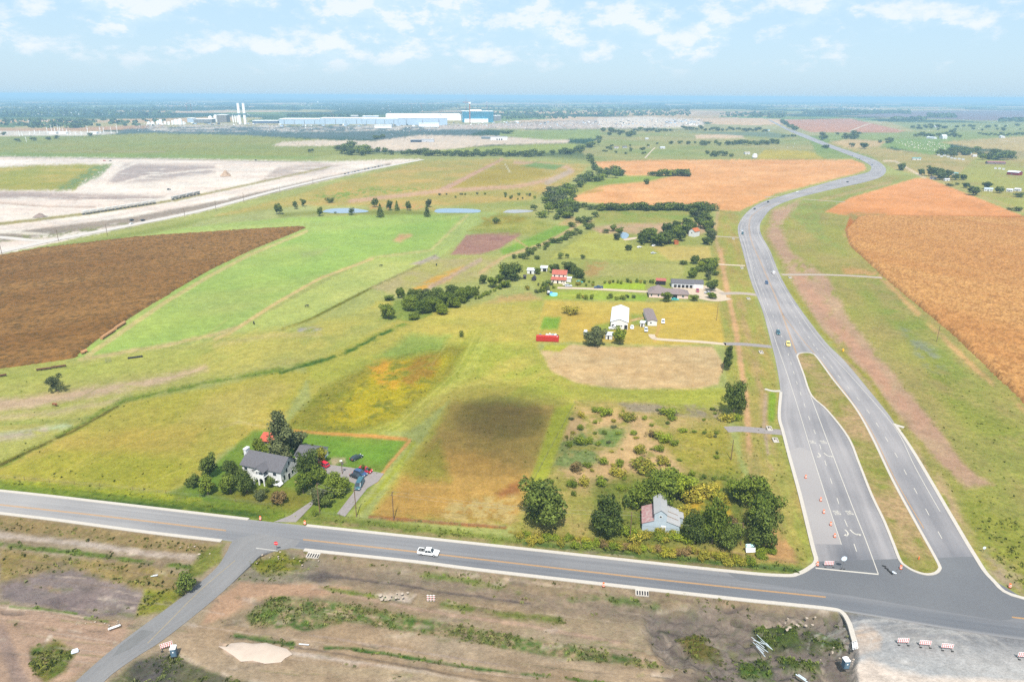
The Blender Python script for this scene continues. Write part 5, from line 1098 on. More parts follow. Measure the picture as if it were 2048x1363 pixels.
def row(A, B, n, h, tones, phrase, group, kind='far', seed=1, jit=2.0, wf=None, cat='tree'):
    r = random.Random(seed)
    for i in range(n):
        t_ = (i + r.uniform(-.25, .25)) / max(n - 1, 1); hh = h * r.uniform(.7, 1.25)
        tree(kind, r.choice(tones), A[0] + (B[0] - A[0]) * t_, A[1] + (B[1] - A[1]) * t_ + r.uniform(-jit, jit), hh, hh * (wf or 1.1) * r.uniform(.8, 1.3), phrase % ordinal(i), cat, group=group)
D, DM = ['dark', 'dark', 'mid'], ['dark', 'mid', 'mid', 'grey']
belt([(1132, 372), (1180, 350), (1195, 344), (1250, 342), (1248, 352), (1190, 366), (1160, 378), (1152, 400), (1146, 436), (1120, 444), (1082, 436), (1092, 412), (1086, 400), (1100, 385)], 74, 15, DM, '%s tree from the left in the dense creek thicket left of the orange field', 'trees of the creek thicket', seed=11)
row((1190, 342), (1180, 318), 8, 10, DM, '%s tree in the short row climbing north from the creek thicket', 'row north of the creek thicket', seed=12)
row((1152, 414), (1200, 420), 7, 10, D, '%s tree in the gap between creek thicket and long hedge', 'short row by the long hedge', seed=13)
row((1205, 420), (1424, 420), 40, 15, D, '%s tree from the left in the long hedge below the orange field', 'trees of the long hedge', seed=14, jit=1.5)
row((1300, 352), (1376, 352), 13, 13, D, '%s tree from the left in the short row inside the orange field', 'short row inside the orange field', seed=15, jit=1)
tree('bush', 'dark', 1294, 368, 12, 18, 'single dark bushy tree at the notch of the orange field', 'tree')
belt([(1384, 424), (1424, 424), (1424, 492), (1404, 488), (1400, 452), (1384, 440)], 20, 18, DM, '%s tree from the left in the strip beside the highway verge', 'trees of the verge strip', kind='round', seed=16)
belt([(1292, 470), (1330, 456), (1386, 462), (1388, 480), (1340, 490), (1276, 492)], 24, 22, D, '%s tree from the left in the grove around the orange-roofed house', 'grove around the orange-roofed house', kind='round', seed=17)
belt([(1128, 462), (1160, 430), (1192, 434), (1196, 442), (1170, 446)], 9, 11, DM, '%s tree from the left beside the small tan mound', 'trees by the tan mound', seed=18)
belt([(1120, 478), (1150, 462), (1180, 448), (1188, 454), (1140, 478), (1100, 496), (1060, 512), (1040, 520), (1030, 516), (1090, 490)], 30, 10, DM, '%s tree from the left along the curving lane', 'trees along the curving lane', seed=19)
belt([(1208, 462), (1225, 458), (1240, 470), (1236, 482), (1222, 478)], 6, 13, DM, '%s tree from the left beside the dark little pond', 'trees at the little pond', kind='round', seed=20)
for i, a in enumerate([('round', 'dark', 1023, 560, 34, 46, 'largest dark tree left of the red-roofed house'), ('round', 'light', 1010, 556, 26, 26, 'bright green tree left of the largest dark one by the red-roofed house'), ('round', 'dark', 965, 568, 22, 18, 'dark tree right of the thicket by the farm track'), ('round', 'mid', 986, 574, 22, 26, 'green tree below the farm track bend'), ('round', 'mid', 997, 566, 20, 20, 'green tree between the track bend and the largest dark one'),
                        ('round', 'light', 1010, 574, 14, 24, 'bright low tree below the largest dark one'), ('round', 'dark', 1110, 545, 20, 24, 'dark tree behind the left half of the red-roofed house'), ('oak', 'dark', 1140, 546, 24, 34, 'dark tree behind the right half of the red-roofed house'), ('oak', 'dark', 1156, 556, 22, 30, 'dark tree right of the red-roofed house'),
                        ('round', 'mid', 1076, 548, 15, 16, 'small tree between the two white sheds'), ('round', 'mid', 1052, 518, 14, 12, 'dark pointed tree by the upper track'), ('round', 'dark', 1074, 518, 9, 12, 'small dark tree at the upper end of the track'), ('round', 'dark', 1121, 517, 13, 12, 'round tree on the meadow edge above the red-roofed house'), ('round', 'dark', 1134, 516, 10, 8, 'smaller tree right of the meadow edge tree'),
                        ('round', 'dark', 1166, 517, 10, 9, 'single tree at the fence corner above the brown pasture'), ('round', 'dark', 1027, 517, 11, 9, 'little dark tree beside the track junction'), ('round', 'mid', 1095, 570, 10, 18, 'bushy tree left of the red-roofed house front'), ('round', 'mid', 1332, 603, 22, 24, 'round tree in front of the long tan-roofed house'),
                        ('round', 'mid', 1388, 601, 13, 20, 'yellow-green shrub tree at the right end of the tan-roofed house'), ('round', 'dark', 1423, 582, 22, 26, 'dark tree right of the long workshop'), ('round', 'light', 1425, 597, 14, 22, 'bright round tree by the farm yard entrance'), ('round', 'dark', 1433, 568, 10, 8, 'small dark tree by the track above the yard entrance'),
                        ('round', 'dark', 1256, 500, 12, 16, 'small tree in front of the grove'), ('mesq', 'grey', 1416, 560, 20, 22, 'grey bare tree behind the workshop'), ('round', 'dark', 1367, 528, 9, 16, 'small round tree at the corner of the pale pasture'), ('round', 'mid', 1267, 596, 8, 8, 'tiny cypress right of the garden row'), ('round', 'mid', 1255, 595, 8, 8, 'tiny shrub tree left of the tiny cypress')]):
    tree(*a[:6], label=a[6])
belt([(1378, 526), (1430, 528), (1430, 556), (1384, 558)], 18, 16, ['light', 'mid', 'light', 'dark'], '%s tree from the left in the bright grove above the workshop', 'bright grove above the workshop', kind='round', seed=21)
row((1208, 566), (1316, 566), 13, 9, ['light', 'gold', 'mid'], '%s bush from the left in the hedge above the bright lawn', 'hedge above the bright lawn', kind='bush', seed=22, cat='bush')
belt([(1050, 572), (1110, 568), (1110, 582), (1060, 592), (1040, 584)], 16, 9, ['mid', 'light', 'gold', 'grey'], '%s bush from the left in the overgrown yard of the red-roofed house', 'bushes of the overgrown yard', kind='bush', seed=23, cat='bush')
belt([(1150, 560), (1200, 566), (1200, 574), (1150, 572)], 9, 8, ['gold', 'mid', 'light'], '%s bush from the left right of the red-roofed house', 'bushes right of the red-roofed house', kind='bush', seed=24, cat='bush')
row((1158, 598), (1182, 598), 4, 10, ['light', 'gold'], '%s bush from the left below the white lane', 'bushes below the white lane', kind='bush', seed=25, cat='bush'); row((1215, 598), (1250, 598), 5, 9, ['light', 'mid'], '%s bush from the left in the clipped garden row', 'clipped garden row', kind='bush', seed=26, cat='bush')
row((950, 600), (1000, 576), 9, 9, ['mid', 'light'], '%s bush on the bank right of the thicket', 'bushes on the bank', kind='bush', seed=27, cat='bush')
belt([(1000, 388), (1090, 388), (1088, 402), (1010, 400)], 12, 6, ['grey', 'mid', 'light'], '%s bush from the left on the meadow left of the creek thicket', 'bushes left of the creek', kind='bush', seed=28, cat='bush')
belt([(870, 386), (970, 386), (970, 396), (880, 396)], 8, 5, ['mid', 'grey'], '%s small bush from the left below the pinkish track', 'bushes below the pinkish track', kind='bush', seed=29, cat='bush')
tree('round', 'dark', 993, 447, 14, 16, 'dark tree above the purple bare patch'); tree('round', 'mid', 1067, 421, 13, 13, 'green tree at the right end of the smallest pond')
# farther belts
row((806, 310), (1080, 312), 46, 11, D, '%s tree from the left in the dark belt beyond the tan field', 'dark belt beyond the tan field', seed=31, jit=2.2)
belt([(662, 300), (700, 290), (745, 300), (790, 310), (700, 312), (664, 306)], 26, 13, D, '%s tree from the left in the grove by the end of the pale road', 'grove at the end of the pale road', seed=32)
belt([(1080, 306), (1110, 312), (1170, 306), (1200, 288), (1210, 272), (1196, 280), (1170, 296), (1120, 304)], 26, 10, D, '%s tree from the left in the belt bending up from the dark belt', 'bending belt', seed=33)
belt([(1204, 262), (1270, 266), (1272, 274), (1200, 276)], 16, 9, ['blue'], '%s tree from the left in the small far wood above the bending belt', 'small far wood', seed=34)
belt([(1300, 288), (1310, 296), (1340, 290), (1450, 292), (1454, 284), (1380, 286)], 14, 7, DM, '%s tree from the left on the green pasture above the orange field', 'pasture trees', seed=35)
row((1455, 289), (1555, 289), 18, 9, D, '%s tree from the left in the dark row above the yellow field', 'dark row above the yellow field', seed=36)
row((1268, 262), (1340, 264), 12, 7, ['blue'], '%s tree from the left in the strip right of the small far wood', 'strip right of the small wood', seed=37); row((1366, 259), (1532, 262), 26, 7, ['blue'], '%s tree from the left in the long thin row below the pale site', 'long thin row', seed=38)
belt([(1410, 308), (1470, 308), (1480, 314), (1410, 314)], 8, 9, D, '%s tree from the left around the little far farmhouse', 'trees at the little farmhouse', seed=39)
belt([(1210, 290), (1300, 294), (1290, 312), (1200, 306)], 16, 6, DM, '%s tree from the left on the patchy pasture', 'patchy pasture trees', seed=40)
belt([(1640, 272), (1720, 268), (1730, 276), (1680, 282), (1640, 280)], 14, 9, ['blue', 'dark'], '%s tree from the left in the wood right of the highway bridge', 'wood by the bridge', seed=41)
row((1562, 244), (1592, 262), 12, 8, ['blue'], '%s tree in the row right of the straight far highway', 'row along the far highway', seed=42); row((1568, 273), (1592, 275), 4, 6, ['blue'], '%s tree left of the bridge', 'trees left of the bridge', seed=43)
tree('round', 'dark', 1651, 297, 9, 13, 'single dark tree on the left verge of the far highway'); tree('far', 'dark', 1703, 294, 9, 9, 'small lone tree in the tan field right of the highway'); tree('round', 'dark', 1728, 297, 12, 20, 'larger lone tree in the tan field right of the highway')
belt([(1872, 306), (1915, 303), (1920, 316), (1880, 312)], 13, 11, D, '%s tree from the left above the white trailers', 'trees above the white trailers', seed=44)
belt([(1924, 303), (1960, 304), (1958, 312), (1924, 312)], 8, 11, D, '%s tree from the left by the far white farmhouse', 'trees by the white farmhouse', seed=45)
belt([(1958, 312), (2020, 312), (2022, 320), (1962, 320)], 13, 15, D, '%s tree from the left in the dark grove at the right edge', 'dark grove at the right edge', seed=46)
belt([(1794, 338), (1812, 342), (1808, 344), (1796, 342)], 3, 12, D, '%s tree from the left beside the pale lane at the bend', 'trees at the lane bend', kind='round', seed=47)
for a in [(1843, 351, 16, 14, 'round tree by the lane left of the farmstead grove'), (1862, 352, 20, 22, 'left big tree of the farmstead grove'), (1876, 356, 22, 26, 'middle big tree of the farmstead grove'), (1884, 360, 18, 22, 'front tree of the farmstead grove'), (1896, 356, 18, 20, 'right big tree of the farmstead grove'), (1910, 360, 14, 18, 'tree behind the pale farm sheds'), (1927, 360, 13, 17, 'second tree right of the farm sheds'),
          (1899, 372, 6, 12, 'small round tree below the farmstead'), (1914, 370, 5, 9, 'smallest tree below the farmstead'), (1933, 376, 12, 16, 'tree above the dark round one at right'), (1946, 390, 20, 28, 'dark round tree at the edge of the orange field'), (1972, 378, 16, 18, 'tree beside the blue-white shed'), (1999, 386, 14, 18, 'tree right of the blue-white shed'), (2038, 394, 11, 16, 'tree at the right edge by the pasture'), (2036, 422, 10, 16, 'bush tree near the right corner of the orange field'), (2018, 420, 6, 8, 'small shrub at the tip of the orange field')]:
    tree('round', 'dark', *a[:4], label=a[4], group='trees of the eastern farmstead')
belt([(1810, 252), (2048, 254), (2048, 262), (1830, 262)], 34, 6, ['blue'], '%s tree from the left on the far green plain at right', 'trees of the far right plain', seed=48)
belt([(1880, 268), (1920, 268), (1925, 278), (1880, 280)], 10, 8, ['blue'], '%s tree from the left in the far farm grove at right', 'far farm grove', seed=49); row((1830, 273), (1880, 272), 8, 8, ['blue'], '%s tree from the left in the little row left of the far farm', 'little row at the far farm', seed=50); row((1960, 270), (2048, 270), 16, 5, ['blue'], '%s tree from the left in the thin hedge at the right edge', 'thin hedge at the right edge', seed=51)
belt([(1755, 282), (1780, 282), (1782, 292), (1756, 292)], 5, 8, ['blue', 'dark'], '%s tree from the left at the blue-roofed cottage', 'trees at the cottage', seed=52)
row((750, 278), (768, 276), 7, 8, ['blue'], '%s tree from the left in the clump before the factory', 'clump before the factory', seed=53); row((1003, 266), (1022, 266), 5, 7, ['blue'], '%s tree from the left behind the pale warehouse', 'clump behind the warehouse', seed=54)
for i, (x, y) in enumerate([(8, 270), (36, 284), (67, 282), (97, 280), (113, 278), (180, 273), (622, 305)]): tree('far', 'blue', x, y, 8, 9, '%s lone dark tree from the left below the substation' % ordinal(i), group='lone trees below the substation')
# woods too far off to count
def wood(name, strips, seed):
    rs = np.random.RandomState(seed); P = []; Fc = []; k = 0; T_ = []
    for (x0, x1, y0, y1, n, hm_) in strips:
        for i in range(n):
            x = rs.uniform(x0, x1); y = rs.uniform(y0, y1); c = at(x, y); h = hm_ * rs.uniform(.6, 1.2); r = h * rs.uniform(.6, 1.3)
            m_ = 7; tone = rs.rand()
            for j in range(m_):
                d = rs.normal(size=3); d /= np.linalg.norm(d); q = np.array([c.x, c.y, h * .55]) + d * [r, r, h * .45]
                u = np.cross(d, rs.normal(size=3)); u /= np.linalg.norm(u); v = np.cross(d, u); s = r * .75
                P += [q - u * s, q - v * s, q + u * s, q + v * s]; Fc.append((k, k + 1, k + 2, k + 3)); k += 4; T_.append(.5 * tone + .5 * rs.rand())
    o = mesh_obj(name, P, Fc, LM['blue']); a_ = o.data.attributes.new('tone', 'FLOAT', 'FACE'); a_.data.foreach_set('value', T_); tag(o, kind='stuff'); return o
wood('woodland', [(576, 745, 232.5, 233.8, 300, 10), (0, 350, 215, 232, 500, 10), (-200, 200, 205, 214, 200, 10), (300, 600, 212, 218, 200, 10), (60, 180, 238, 256, 120, 9), (0, 330, 240, 252, 110, 8), (840, 920, 210, 216, 120, 12), (930, 1380, 212, 232, 700, 11), (1000, 1150, 233, 238, 110, 8), (1380, 1700, 203, 216, 300, 11),
                  (1605, 1820, 222, 228, 420, 12), (1850, 2060, 198, 207, 300, 12), (1440, 1520, 226, 234, 70, 9), (1500, 1570, 225, 236, 130, 10), (1855, 1910, 230, 236, 120, 13), (1930, 1970, 216, 220, 40, 10), (2000, 2060, 238, 244, 80, 10), (1780, 1850, 236, 240, 90, 9), (2000, 2060, 210, 213, 60, 12), (1700, 1760, 212, 216, 60, 9), (600, 900, 206, 212, 150, 10)], 61)
plant_all()
# ------------------------------------------------------------------ buildings
WH = mat('white_siding', (.58, .58, .585), .7, .06, 1.5, kind='streak'); CRM = mat('cream_siding', (.72, .62, .55), .8, .07, 1.5); GLS = mat('dark_glass', (.03, .04, .05), .12, .2, 1, spec=.6)
GRF = mat('grey_shingle', '80828E', .9, .14, 2.2, bump=.02); TRF = mat('taupe_shingle', 'A89CA0', .9, .12, 2.2); RRF = mat('red_metal_roof', 'DC8070', .5, .1, .5, kind='rib'); WRF = mat('white_metal_roof', (.50, .53, .58), .45, .05, .6, kind='rib')
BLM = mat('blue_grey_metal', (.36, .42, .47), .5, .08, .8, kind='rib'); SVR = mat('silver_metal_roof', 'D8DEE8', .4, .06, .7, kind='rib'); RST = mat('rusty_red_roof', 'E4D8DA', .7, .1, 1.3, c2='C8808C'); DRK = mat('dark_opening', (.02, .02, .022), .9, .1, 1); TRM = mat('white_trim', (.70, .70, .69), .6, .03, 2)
BRK = mat('pink_brick', (.62, .46, .42), .85, .08, 3); ORF = mat('orange_roof', 'E88850', .6, .1, 1); GRW = mat('grey_metal_wall', (.42, .44, .48), .6, .08, .6, kind='rib'); RDW = mat('barn_red', 'A83040', .7, .12, 1); TLR = mat('teal_roof', '90C8CC', .5, .08, 1)
WOODM = mat('weathered_wood', '9A8068', .9, .2, 2); STL = mat('galvanised_steel', 'B4B8BC', .45, .1, 1, metal=.5); BLK = mat('black_rubber', (.02, .02, .02), .8, .2, 2)
def frame_of(A, B):
    a, b_ = at(*A), at(*B); d = b_ - a
    return a, d.length, math.atan2(d.y, d.x)
def roof_gable(w, d, h, rh, ridge, ov=.35, th=.12):
    mb = MB()
    if ridge == 'x':
        for s in (0, 1):
            y0, y1 = (-ov, d / 2) if s == 0 else (d + ov, d / 2); dz = rh * ov / (d / 2)
            a = [(-ov, y0, h - dz), (w + ov, y0, h - dz), (w + ov, y1, h + rh), (-ov, y1, h + rh)]
            mb.add(a + [(p[0], p[1], p[2] + th) for p in a], [(0, 3, 2, 1), (4, 5, 6, 7), (0, 1, 5, 4), (1, 2, 6, 5), (2, 3, 7, 6), (3, 0, 4, 7)])
    else:
        for s in (0, 1):
            x0, x1 = (-ov, w / 2) if s == 0 else (w + ov, w / 2); dz = rh * ov / (w / 2)
            a = [(x0, -ov, h - dz), (x1, -ov, h + rh), (x1, d + ov, h + rh), (x0, d + ov, h - dz)]
            mb.add(a + [(p[0], p[1], p[2] + th) for p in a], [(0, 3, 2, 1), (4, 5, 6, 7), (0, 1, 5, 4), (1, 2, 6, 5), (2, 3, 7, 6), (3, 0, 4, 7)])
    return mb
def walls(w, d, h, rh, ridge):
    mb = MB()
    if ridge == 'x': mb.add([(0, 0, 0), (w, 0, 0), (w, d, 0), (0, d, 0), (0, 0, h), (w, 0, h), (w, d, h), (0, d, h), (0, d / 2, h + rh), (w, d / 2, h + rh)], [(0, 1, 5, 4), (1, 2, 6, 9, 5), (2, 3, 7, 6), (3, 0, 4, 8, 7), (4, 5, 9, 8), (6, 7, 8, 9)])
    elif ridge == 'y': mb.add([(0, 0, 0), (w, 0, 0), (w, d, 0), (0, d, 0), (0, 0, h), (w, 0, h), (w, d, h), (0, d, h), (w / 2, 0, h + rh), (w / 2, d, h + rh)], [(0, 1, 5, 8, 4), (1, 2, 6, 5), (2, 3, 7, 9, 6), (3, 0, 4, 7), (4, 8, 9, 7), (8, 5, 6, 9)])
    else: mb.box(0, w, 0, d, 0, h)
    return mb
def opening(p, face, w, d, u, z0, uw, zh, m=GLS, name='window', frame=True):
    """a window or door in face 'f' (front), 'r' (right), 'l', 'b'; u is the distance along that face"""
    f = MB(); g = MB()
    def put(mb, e, t, a):
        if face == 'f': mb.box(u - e, u + uw + e, -t, .02, z0 - a, z0 + zh + e)
        elif face == 'b': mb.box(u - e, u + uw + e, d - .02, d + t, z0 - a, z0 + zh + e)
        elif face == 'r': mb.box(w - .02, w + t, u - e, u + uw + e, z0 - a, z0 + zh + e)
        else: mb.box(-t, .02, u - e, u + uw + e, z0 - a, z0 + zh + e)
    if frame:
        put(f, .1, .05, .1 if name == 'window' else 0); fo = f.build(name, TRM, p); put(g, 0, .07, 0); g.build('pane' if name == 'window' else 'leaf', m, fo)
    else:
        put(g, 0, .05, 0); g.build(name, m, p)
def building(name, A, B, d, h, rh, ridge, wm_, rm_, label, cat='house', wins=(), doors=(), ov=.35, group=None, extra=None, z=0):
    a, w, rz = frame_of(A, B); p = empty(name, a, rz, label, cat, group)
    walls(w, d, h, rh, ridge).build('wall', wm_, p)
    if ridge == 'hip':
        mb = MB(); o = ov; k = min(w, d) / 2; mb.add([(-o, -o, h), (w + o, -o, h), (w + o, d + o, h), (-o, d + o, h)] + ([(k, d / 2, h + rh), (w - k, d / 2, h + rh)] if w > d else [(w / 2, k, h + rh), (w / 2, d - k, h + rh)]),
               [(0, 1, 5, 4), (1, 2, 5), (2, 3, 4, 5), (3, 0, 4), (0, 3, 2, 1)] if w > d else [(0, 1, 4), (1, 2, 5, 4), (2, 3, 5), (3, 0, 4, 5), (0, 3, 2, 1)]); rf = mb.build('roof', rm_, p)
    elif ridge == 'flat': rf = MB().box(-.2, w + .2, -.2, d + .2, h, h + .25).build('roof', rm_, p)
    elif ridge == 'shed': rf = MB().add([(-ov, -ov, h), (w + ov, -ov, h), (w + ov, d + ov, h + rh), (-ov, d + ov, h + rh), (-ov, -ov, h + .12), (w + ov, -ov, h + .12), (w + ov, d + ov, h + rh + .12), (-ov, d + ov, h + rh + .12)], [(0, 3, 2, 1), (4, 5, 6, 7), (0, 1, 5, 4), (1, 2, 6, 5), (2, 3, 7, 6), (3, 0, 4, 7)]).build('roof', rm_, p)
    else: rf = roof_gable(w, d, h, rh, ridge, ov).build('roof', rm_, p)
    for wn in wins: opening(p, wn[0], w, d, wn[1] * (w if wn[0] in 'fb' else d), wn[2], wn[3], wn[4])
    for dn in doors: opening(p, dn[0], w, d, dn[1] * (w if dn[0] in 'fb' else d), 0, dn[2], dn[3], dn[4] if len(dn) > 4 else DRK, 'door')
    return p, w, rf
# the white two-storey house
hp, w, rf = building('house', (487, 953), (564, 969), 8.6, 5.0, 3.0, 'x', WH, GRF, 'white two-storey house with grey shingle roof, arched porch and corner chimney', 'house',
    wins=[('f', .80, 3.0, 1.3, 1.1), ('f', .06, 3.0, 1.2, 1.1), ('r', .12, 1.2, .9, 1.6), ('r', .30, 3.2, .8, 1.3), ('r', .48, 5.0, .7, 1.3), ('r', .62, 1.2, .9, 1.2), ('r', .82, 4.4, .7, 1.0)], doors=[('r', .40, 1.0, 2.1)], ov=.5)
MB().box(-1.0, -.02, 2.8, 4.6, 0, 8.9).box(-1.15, .1, 2.65, 4.75, 8.6, 8.95).build('chimney', WH, hp)
po = MB(); x0, x1, yf = w * .42, w * .68, -2.6       # two-level porch: pillars, arch heads, balcony floor
for i in range(3):
    xx = x0 + (x1 - x0) * i / 2; po.box(xx - .18, xx + .18, yf, yf + .36, 0, 2.5)
for i in range(2):
    c0 = x0 + (x1 - x0) * (i + .5) / 2; rr = (x1 - x0) / 4 - .18; prof = [(c0 - rr - .18, 2.9), (c0 - rr - .18, 1.75), (c0 - rr, 1.75)]
    prof += [(c0 - rr * math.cos(t), 1.75 + .85 * math.sin(t)) for t in np.linspace(.3, 2.84, 7)] + [(c0 + rr, 1.75), (c0 + rr + .18, 1.75), (c0 + rr + .18, 2.9)]
    po.prism(prof, yf + .02, yf + .3)
po.box(x0 - .18, x1 + .18, yf - .01, -.02, 2.9, 3.1)
porch = po.build('porch', TRM, hp)
MB().box(x0 - .1, x1 + .1, yf, yf + .06, 3.1, 4.0).build('railing', TRM, porch)
g2 = MB(); pw = x1 - x0 + .8
g2.add([(x0 - .4, yf - .4, 5.0), (x0 - .4 + pw / 2, yf - .4, 6.5), (x0 - .4 + pw / 2, 3.0, 6.5), (x0 - .4, .5, 5.0), (x0 - .4 + pw, yf - .4, 5.0), (x0 - .4 + pw, .5, 5.0), (x0 - .4, yf - .4, 5.12), (x0 - .4 + pw / 2, yf - .4, 6.62), (x0 - .4 + pw / 2, 3.0, 6.62), (x0 - .4, .5, 5.12), (x0 - .4 + pw, yf - .4, 5.12), (x0 - .4 + pw, .5, 5.12)],
       [(0, 1, 2, 3), (1, 4, 5, 2), (6, 9, 8, 7), (7, 8, 11, 10), (0, 6, 7, 1), (1, 7, 10, 4)]); g2.build('porch_roof', GRF, hp)
MB().prism([(x0 - .1, 5.0), (x1 + .1, 5.0), ((x0 + x1) / 2, 6.35)], yf + .05, yf + .15).build('porch_gable', TRM, porch)
for i in (0, 1, 2): MB().box(x0 + (x1 - x0) * i / 2 - .1, x0 + (x1 - x0) * i / 2 + .1, yf + .1, yf + .3, 3.1, 5.05).build('post', TRM, porch)
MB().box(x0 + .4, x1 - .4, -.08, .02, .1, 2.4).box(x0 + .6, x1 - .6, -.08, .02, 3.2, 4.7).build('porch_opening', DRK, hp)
building('garage', (592, 925), (634, 931), 8, 3.0, 1.8, 'x', WH, GRF, 'low garage with grey shingle roof behind the white two-storey house', 'garage', wins=[('f', .2, 1.2, 1, 1)], doors=[('f', .55, 2.6, 2.2, TRM)])
building('shed', (520, 893), (546, 894), 4.6, 2.4, 1.0, 'shed', WOODM, mat('salmon_roof', 'F07860', .6, .06, 1), 'small shed with bright salmon red roof behind the house', 'shed', doors=[('f', .4, 1, 2)])
# the silvery barn: tall middle bay with a lean-to on either side
a, w, rz = frame_of((1306.5, 1062), (1331, 1064.5)); bp_ = empty('barn', a, rz, 'tall silvery metal barn with patchy red left lean-to and blue-grey walls', 'barn'); d = 8.6; hh = 6.2
walls(w, d, hh, 1.3, 'y').build('wall', BLM, bp_)
roof_gable(w, d, hh, 1.3, 'y', .25).build('roof', SVR, bp_)
def leanto(x0, x1, z0, z1, rm_, lab, y0=0.0, y1=8.6):
    mb = MB().add([(x0, y0, 0), (x1, y0, 0), (x1, y1, 0), (x0, y1, 0), (x0, y0, z0), (x1, y0, z1), (x1, y1, z1), (x0, y1, z0)], [(0, 1, 5, 4), (1, 2, 6, 5), (2, 3, 7, 6), (3, 0, 4, 7), (4, 5, 6, 7)])
    o = mb.build('lean_to', BLM, bp_); e = .2; sgn = -1 if z0 < z1 else 1
    xa, xb = (x0 - e, x1) if z0 < z1 else (x0, x1 + e)
    r_ = MB().add([(xa, y0 - e, z0 + .03), (xb, y0 - e, z1 + .03), (xb, y1 + e, z1 + .03), (xa, y1 + e, z0 + .03), (xa, y0 - e, z0 + .13), (xb, y0 - e, z1 + .13), (xb, y1 + e, z1 + .13), (xa, y1 + e, z0 + .13)], [(0, 3, 2, 1), (4, 5, 6, 7), (0, 1, 5, 4), (1, 2, 6, 5), (2, 3, 7, 6), (3, 0, 4, 7)]).build('lean_to_roof', rm_, o); r_['label'] = lab
    return o
leanto(-3.3, -.01, 2.4, 3.8, RST, 'white roof blotched with red rust'); rl = leanto(w + .01, w + 3.9, 3.9, 2.5, SVR, 'pale roof with two rusty seams'); leanto(w + 3.92, w + 5.2, 2.3, 2.0, SVR, 'short low annex roof', 5.2, 8.0)
for yy in (2.6, 5.2): MB().add([(w + .3, yy, 3.96), (w + 3.6, yy, 2.79), (w + 3.6, yy + .22, 2.79), (w + .3, yy + .22, 3.96)], [(0, 1, 2, 3)]).build('rusty_seam', mat('rust_seam', 'A88458', .9, .15, 2), rl, loc=(0, 0, .05))
opening(bp_, 'f', w, d, w / 2 - .3, 5.0, .6, .5, DRK, 'window'); opening(bp_, 'f', w, d, w * .62, 0, 1.2, 2.2, WH, 'door')
# metal hall and trailer home
building('metal_hall', (1221, 657), (1255, 659), 27, 4.2, 1.7, 'y', WH, WRF, 'white metal hall with white gable roof beside the grey spreading tree', 'hall', wins=[('f', .3 + .1 * i, 1.6, .7, .7) for i in range(4)], doors=[('f', .06, 1.4, 2.6), ('f', .8, 1.6, 2.6)])
building('trailer_home', (1295, 651), (1313.5, 651.5), 22, 2.9, .7, 'y', WH, TRF, 'long white trailer home with taupe roof right of the metal hall', 'trailer home', wins=[('f', .25, 1.3, .9, .9)], doors=[('r', .4, 1, 2)])
building('shed', (1280, 653), (1288, 654), 2.6, 2.3, .4, 'shed', WH, WRF, 'tiny white shed between the metal hall and the trailer home', 'shed', doors=[('f', .3, .8, 1.9)])
building('shed', (1211, 678), (1224, 679), 4, 2.3, .4, 'shed', WH, WRF, 'low white shed half hidden between two trees below the hall', 'shed', doors=[('f', .3, .8, 1.9)])
# red-roofed house
rp, w, rf = building('house', (1104, 563.5), (1132, 565), 7.5, 5.6, 2.2, 'x', CRM, RRF, 'two-storey pinkish house with two tiers of red roof', 'house', wins=[('f', .12, 3.9, 1, 1), ('f', .45, 3.9, 1, 1), ('f', .75, 3.9, 1, 1)])
MB().box(-.2, w + .2, -3.4, -.02, 0, 2.5).build('front_room', CRM, rp); MB().add([(-.6, -3.9, 2.5), (w + .6, -3.9, 2.5), (w + .6, -.02, 3.7), (-.6, -.02, 3.7), (-.6, -3.9, 2.62), (w + .6, -3.9, 2.62), (w + .6, -.02, 3.82), (-.6, -.02, 3.82)], [(0, 3, 2, 1), (4, 5, 6, 7), (0, 1, 5, 4), (1, 2, 6, 5), (2, 3, 7, 6), (3, 0, 4, 7)]).build('porch_roof', RRF, rp)
MB().box(w * .4, w * .5, -3.46, -3.38, 0, 2.1).build('door', DRK, rp)
for u in (.1, .7, .85): MB().box(w * u, w * u + .8, -3.46, -3.38, .9, 1.9).build('window', GLS, rp)
MB().box(w + .02, w + 3.2, 1.5, 6, 0, 2.6).box(w + .02, w + 3.5, 1.2, 6.3, 2.6, 2.8).build('side_room', WH, rp)
building('shed', (1054, 547), (1068, 548), 7, 2.6, 1, 'x', WH, WRF, 'small white shed left of the red-roofed house', 'shed', doors=[('f', .4, 1.2, 2)])
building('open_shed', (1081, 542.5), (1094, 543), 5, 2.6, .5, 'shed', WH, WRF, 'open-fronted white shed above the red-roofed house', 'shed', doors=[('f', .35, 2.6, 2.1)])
building('dark_hut', (1047, 558), (1052, 558), 3, 1.9, .8, 'x', DRK, mat('tar_roof', '5C5C68', .9, .1, 2), 'small dark hut at the farm track bend', 'hut'); building('dark_tent', (1063, 561), (1070, 561.5), 3.6, 1.8, 1.4, 'y', mat('dark_canvas', '5A5A66', .9, .1, 2), MATS['tar_roof'], 'dark peaked tent below the white sheds', 'tent')
